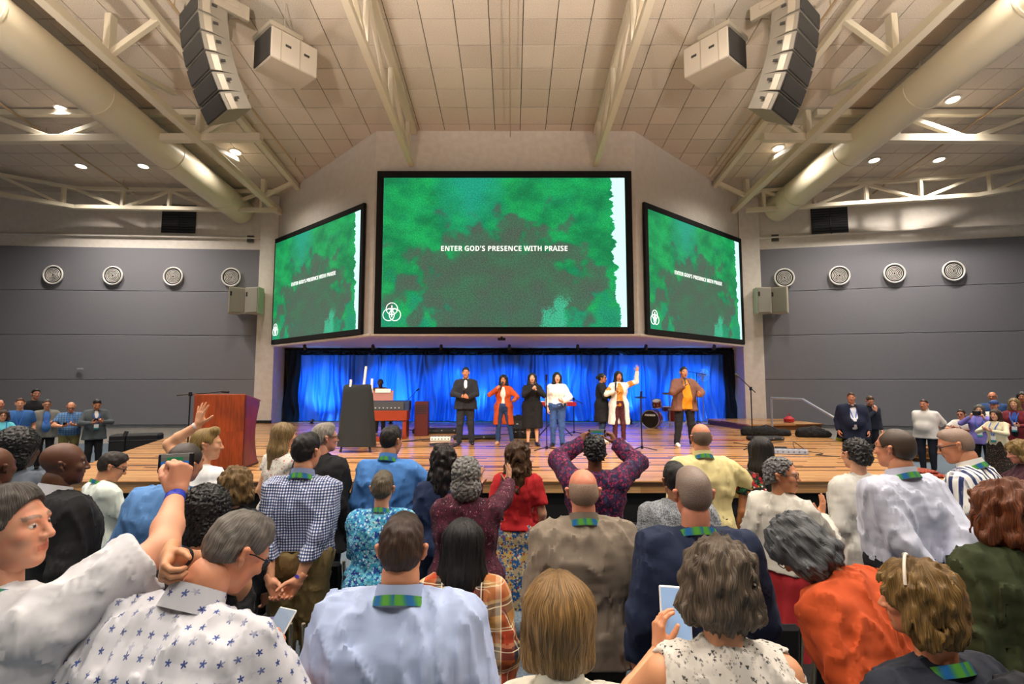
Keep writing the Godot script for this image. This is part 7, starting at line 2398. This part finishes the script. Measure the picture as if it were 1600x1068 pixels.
func side_people() -> void:
	var r := 0.026
	var Y := SIDE
	var folded := func(x: float, y: float) -> Dictionary: return {"w": Vector3(x, y, -0.3), "pole": Vector3(signf(x), -0.5, 0.3), "hand": "hold", "dir": Vector3(-0.5 * signf(x), 0.2, -0.7), "palm": Vector3(0, 0.7, 0.3)}
	# left of the stage
	person("man with a dark beard in black standing behind the group on the left", {"p": Vector3(-12.5, Y, -13.5), "h": 1.95, "res": r, "yaw": 240.0, "skin": "b98265", "hair": ["short", "17120f"], "wear": [["jacket", cloth("0f1014")], ["trousers", cloth("15161a")]]})
	person("smiling man in a blue short sleeved shirt with name badge, left group", {"p": Vector3(-11.45, Y, -12.0), "h": 1.75, "w": 1.15, "res": r, "yaw": 222.0, "skin": "d59a78", "hair": ["short", "7a4a2c"], "badge": true, "wear": [["shirt", cloth("2f5f9c"), {"sleeve": 1}], ["trousers", cloth("1c2230")]]})
	person("man in a grey blazer over blue shirt with name badge, left group", {"p": Vector3(-11.68, Y, -12.95), "h": 1.69, "w": 1.15, "belly": 0.3, "res": r, "yaw": 225.0, "local": true, "skin": "d59a78", "hair": ["shortgrey", "6a6058"], "glasses": true, "badge": true, "L": folded.call(-0.14, 1.1), "wear": [["shirt", cloth("4a7ac4"), {"infl": 0.006}], ["jacket", cloth("77756e"), {"hem": 0.78, "open": 0.08}], ["trousers", cloth("12131a")]]})
	person("bald man in a light blue checked shirt looking at his phone, left group", {"p": Vector3(-10.6, Y, -12.4), "h": 1.67, "w": 1.15, "belly": 0.4, "res": r, "yaw": 218.0, "local": true, "skin": "cf916e", "hair": ["bald", "5a4a40"], "glasses": true, "head": Vector3(0, 20, 0), "badge": true, "L": folded.call(-0.08, 1.12), "R": folded.call(0.1, 1.1), "wear": [["shirt", cloth("", "blueplaid", 10.0), {"sleeve": 1}], ["trousers", cloth("6b6438")]]})
	phone("phone in the hands of the bald man in the checked shirt", Vector3(-10.42, Y + 1.16, -12.05), Vector3(-0.3, 0.9, -0.4), Vector3(0.5, 0.4, 0.6), "0c0d10", "7f93a8")
	person("man in a grey jacket reading his phone beside the stage steps", {"p": Vector3(-10.08, Y, -12.5), "h": 1.74, "res": r, "yaw": 228.0, "local": true, "skin": "c48a68", "hair": ["short", "2a1d17"], "head": Vector3(0, 26, 0), "badge": true, "L": folded.call(-0.08, 1.18), "R": folded.call(0.1, 1.16), "wear": [["shirt", cloth("e6e6e8"), {"infl": 0.006}], ["jacket", cloth("4b5358"), {"hem": 0.76, "open": 0.06}], ["trousers", cloth("111217")]]})
	phone("phone in the hands of the man in the grey jacket", Vector3(-9.83, Y + 1.24, -12.22), Vector3(-0.3, 0.9, -0.4), Vector3(0.5, 0.4, 0.6), "0c0d10", "8fa3b8")
	person("man in a dark coat cut off by the left edge", {"p": Vector3(-12.72, Y, -12.8), "h": 1.7, "res": r, "yaw": 235.0, "skin": "c0805e", "hair": ["receding", "3a2a22"], "wear": [["jacket", cloth("1b1c22")], ["trousers", cloth("1b1c22")]]})
	person("person in a turquoise shirt holding a phone at the left edge", {"p": Vector3(-10.85, Y, -11.0), "h": 1.52, "fem": true, "res": r, "yaw": 230.0, "local": true, "skin": "d59a78", "hair": ["wavybob", "5a3a26"], "glasses": true, "badge": true, "L": folded.call(-0.1, 0.98), "wear": [["shirt", cloth("5fc0d0"), {"sleeve": 1}], ["trousers", cloth("1d2a44")]]})
	# right of the stage
	person("large man in a navy suit and bow tie standing at the stage stairs", {"p": Vector3(8.4, Y, -12.75), "h": 1.87, "w": 1.55, "belly": 0.9, "res": r, "yaw": 158.0, "skin": "c98a6c", "hair": ["short", "6a3f26"], "head": Vector3(-10, 0, 0), "badge": true, "collar": "eceaf0", "wear": [["shirt", cloth("e9eaf2"), {"infl": 0.008}], ["jacket", cloth("141d38"), {"hem": 0.7, "open": 0.075, "open_low": 0.02}], ["trousers", cloth("10141f")]]})
	var bt := thing("bow_tie", "dark bow tie of the large man in the navy suit", "bow tie", Vector3(8.36, Y + 1.545, -12.63), 158.0)
	for sd in [-1.0, 1.0]:
		part(bt, "wing", prism(PackedVector2Array([Vector2(0, -0.012), Vector2(sd * 0.07, -0.035), Vector2(sd * 0.07, 0.035), Vector2(0, 0.012)]), -0.012, 0.012), mat("bow_dark", "2a1d20", 0.6), Vector3(0, 0, 0), Vector3(90, 0, 0))
	part(bt, "knot", box(Vector3(0.03, 0.035, 0.035), 0.008), mat("bow_dark"))
	person("brown haired man touching his face behind the navy suit man", {"p": Vector3(9.15, Y, -13.2), "h": 1.8, "res": r, "yaw": 175.0, "local": true, "skin": "cf9474", "hair": ["short", "6e5238"], "head": Vector3(-10, 22, 0), "R": {"w": Vector3(-0.02, 1.4, -0.2), "pole": Vector3(1, -0.8, 0), "hand": "relax", "dir": Vector3(-0.2, 1, 0), "palm": Vector3(0, 0, 1)}, "wear": [["jacket", cloth("1a1f30")], ["trousers", cloth("16181f")]]})
	person("man in an untucked white shirt with arms behind him, right of the stage", {"p": Vector3(10.0, Y, -12.5), "h": 1.71, "w": 1.4, "belly": 0.7, "res": r, "yaw": 120.0, "local": true, "skin": "c98a6c", "hair": ["crop", "4a2e20"], "L": {"w": Vector3(-0.1, 0.98, 0.24), "pole": Vector3(-1, 0, 0.6)}, "R": {"w": Vector3(0.1, 0.98, 0.24), "pole": Vector3(1, 0, 0.6)}, "collar": "dedbd6", "wear": [["shirt", cloth("dedbd6"), {"sleeve": 3, "hem": 0.8}], ["trousers", cloth("181d2c")]]})
	person("person with glasses clasping hands beside the white shirt man", {"p": Vector3(10.45, Y, -12.0), "h": 1.49, "res": r, "yaw": 120.0, "local": true, "skin": "c98a6c", "hair": ["short", "4a3426"], "glasses": true, "L": folded.call(-0.08, 1.05), "R": folded.call(0.08, 1.07), "wear": [["shirt", cloth("e2ddd6"), {"sleeve": 1}], ["trousers", cloth("1c1e26")]]})
	person("grey haired woman in a lilac jacket raising a camera", {"p": Vector3(10.42, Y, -11.5), "h": 1.62, "fem": true, "w": 1.15, "res": r, "yaw": 130.0, "local": true, "skin": "d9a487", "hair": ["bob", "6f685f"], "badge": true, "R": {"w": Vector3(0.12, 1.36, -0.26), "pole": Vector3(1, -0.8, 0), "hand": "fist", "dir": Vector3(-0.2, 1, 0)}, "L": {"w": Vector3(-0.1, 1.34, -0.26), "pole": Vector3(-1, -0.8, 0), "hand": "fist", "dir": Vector3(0.2, 1, 0)}, "wear": [["jacket", cloth("7d74c4"), {"hem": 0.82}], ["trousers", cloth("0f1014")]]})
	var ca := thing("photo_camera", "black photo camera held by the woman in the lilac jacket", "camera", Vector3(10.12, Y + 1.46, -11.24), 130.0)
	part(ca, "body", box(Vector3(0.14, 0.1, 0.06), 0.012), mat("camera_black", "111214", 0.5))
	part(ca, "lens", tube([Vector3(0, 0, -0.02), Vector3(0, 0, -0.13)], 0.04, 16), mat("camera_black"))
	person("woman with long brown hair in a cream cardigan and dark floral skirt", {"p": Vector3(10.12, Y, -10.8), "h": 1.55, "fem": true, "res": r, "yaw": 110.0, "local": true, "skin": "dba68a", "hair": ["long", "4a3020"], "badge": true, "L": folded.call(-0.06, 1.12), "R": folded.call(0.06, 1.14), "bare_legs": true, "shoe": "1a1512", "wear": [["sweater", cloth("dcd3b4"), {"name": "cardigan", "hem": 0.86}], ["skirt", cloth("", "darkskirt", 4.0), {"hem": 0.25, "width": 0.3}]]})
	person("bald man in a blue polo at the back of the right group", {"p": Vector3(12.6, Y, -13.5), "h": 1.88, "w": 1.2, "res": r, "yaw": 128.0, "skin": "c0805e", "hair": ["none", "5a4030"], "glasses": true, "wear": [["shirt", cloth("1f3f6e"), {"sleeve": 1}], ["trousers", cloth("1c1e26")]]})
	a_cap(person("man in a blue cap and white shirt in the right group", {"p": Vector3(11.6, Y, -12.4), "h": 1.69, "res": r, "yaw": 120.0, "skin": "cf9474", "hair": ["crop", "6a5040"], "wear": [["shirt", cloth("d9d4c4"), {"sleeve": 1}], ["trousers", cloth("1c1e26")]]}))
	person("blond woman in a dark red cardigan holding a phone, right edge", {"p": Vector3(11.5, Y, -11.8), "h": 1.75, "fem": true, "res": r, "yaw": 125.0, "local": true, "skin": "d9a283", "hair": ["long", "a8874f"], "badge": true, "L": folded.call(-0.1, 1.15), "R": folded.call(0.1, 1.12), "wear": [["shirt", cloth("2f4fa0"), {"infl": 0.006}], ["jacket", cloth("6e1a24"), {"open": 0.08, "hem": 0.8}], ["trousers", cloth("15161c")]]})
	phone("phone held by the blond woman in dark red", Vector3(11.2, Y + 1.2, -11.55), Vector3(0.6, 0.3, 0.7), Vector3(0, 1, -0.2), "101216", "c9d3dc")
	person("dark haired woman behind the blond woman at the right edge", {"p": Vector3(12.4, Y, -12.5), "h": 1.89, "fem": true, "res": r, "yaw": 125.0, "skin": "a8704e", "hair": ["long", "120d0b"], "wear": [["jacket", cloth("4a1620")], ["trousers", cloth("15161c")]]})
	person("blond person with rosy face looking down at the right edge", {"p": Vector3(5.42, 0, -5.5), "h": 1.6, "fem": true, "res": 0.02, "yaw": 60.0, "local": true, "skin": "dc9c80", "hair": ["wavybob", "b5904e"], "head": Vector3(10, 14, 0), "L": {"w": Vector3(-0.1, 1.05, -0.38), "pole": Vector3(-1, -0.5, 0.2), "hand": "flat", "dir": Vector3(0.2, 0.3, -1)}, "R": {"w": Vector3(0.08, 1.05, -0.38), "pole": Vector3(1, -0.5, 0.2), "hand": "flat", "dir": Vector3(-0.2, 0.3, -1)}, "wear": [["blouse", cloth("3a1420")], ["trousers", cloth("15161c")]]})


func a_cap(q: Dictionary) -> void:
	var h: Transform3D = q.head
	var m := mat("cap_blue", "2f4a80", 0.8)
	var o := part(q.root, "cap", lathe([Vector2(0.092, 0.0), Vector2(0.09, 0.035), Vector2(0.07, 0.07), Vector2(0.035, 0.088), Vector2(0.0, 0.092)], 20), m)
	o.transform = h * Transform3D(Basis.from_scale(Vector3(1, 1, 1.2)), Vector3(0, 0.045, 0.01))
	part(o, "brim", prism(PackedVector2Array([Vector2(-0.075, -0.05), Vector2(-0.06, -0.13), Vector2(0, -0.15), Vector2(0.06, -0.13), Vector2(0.075, -0.05)]), 0.0, 0.008), m)
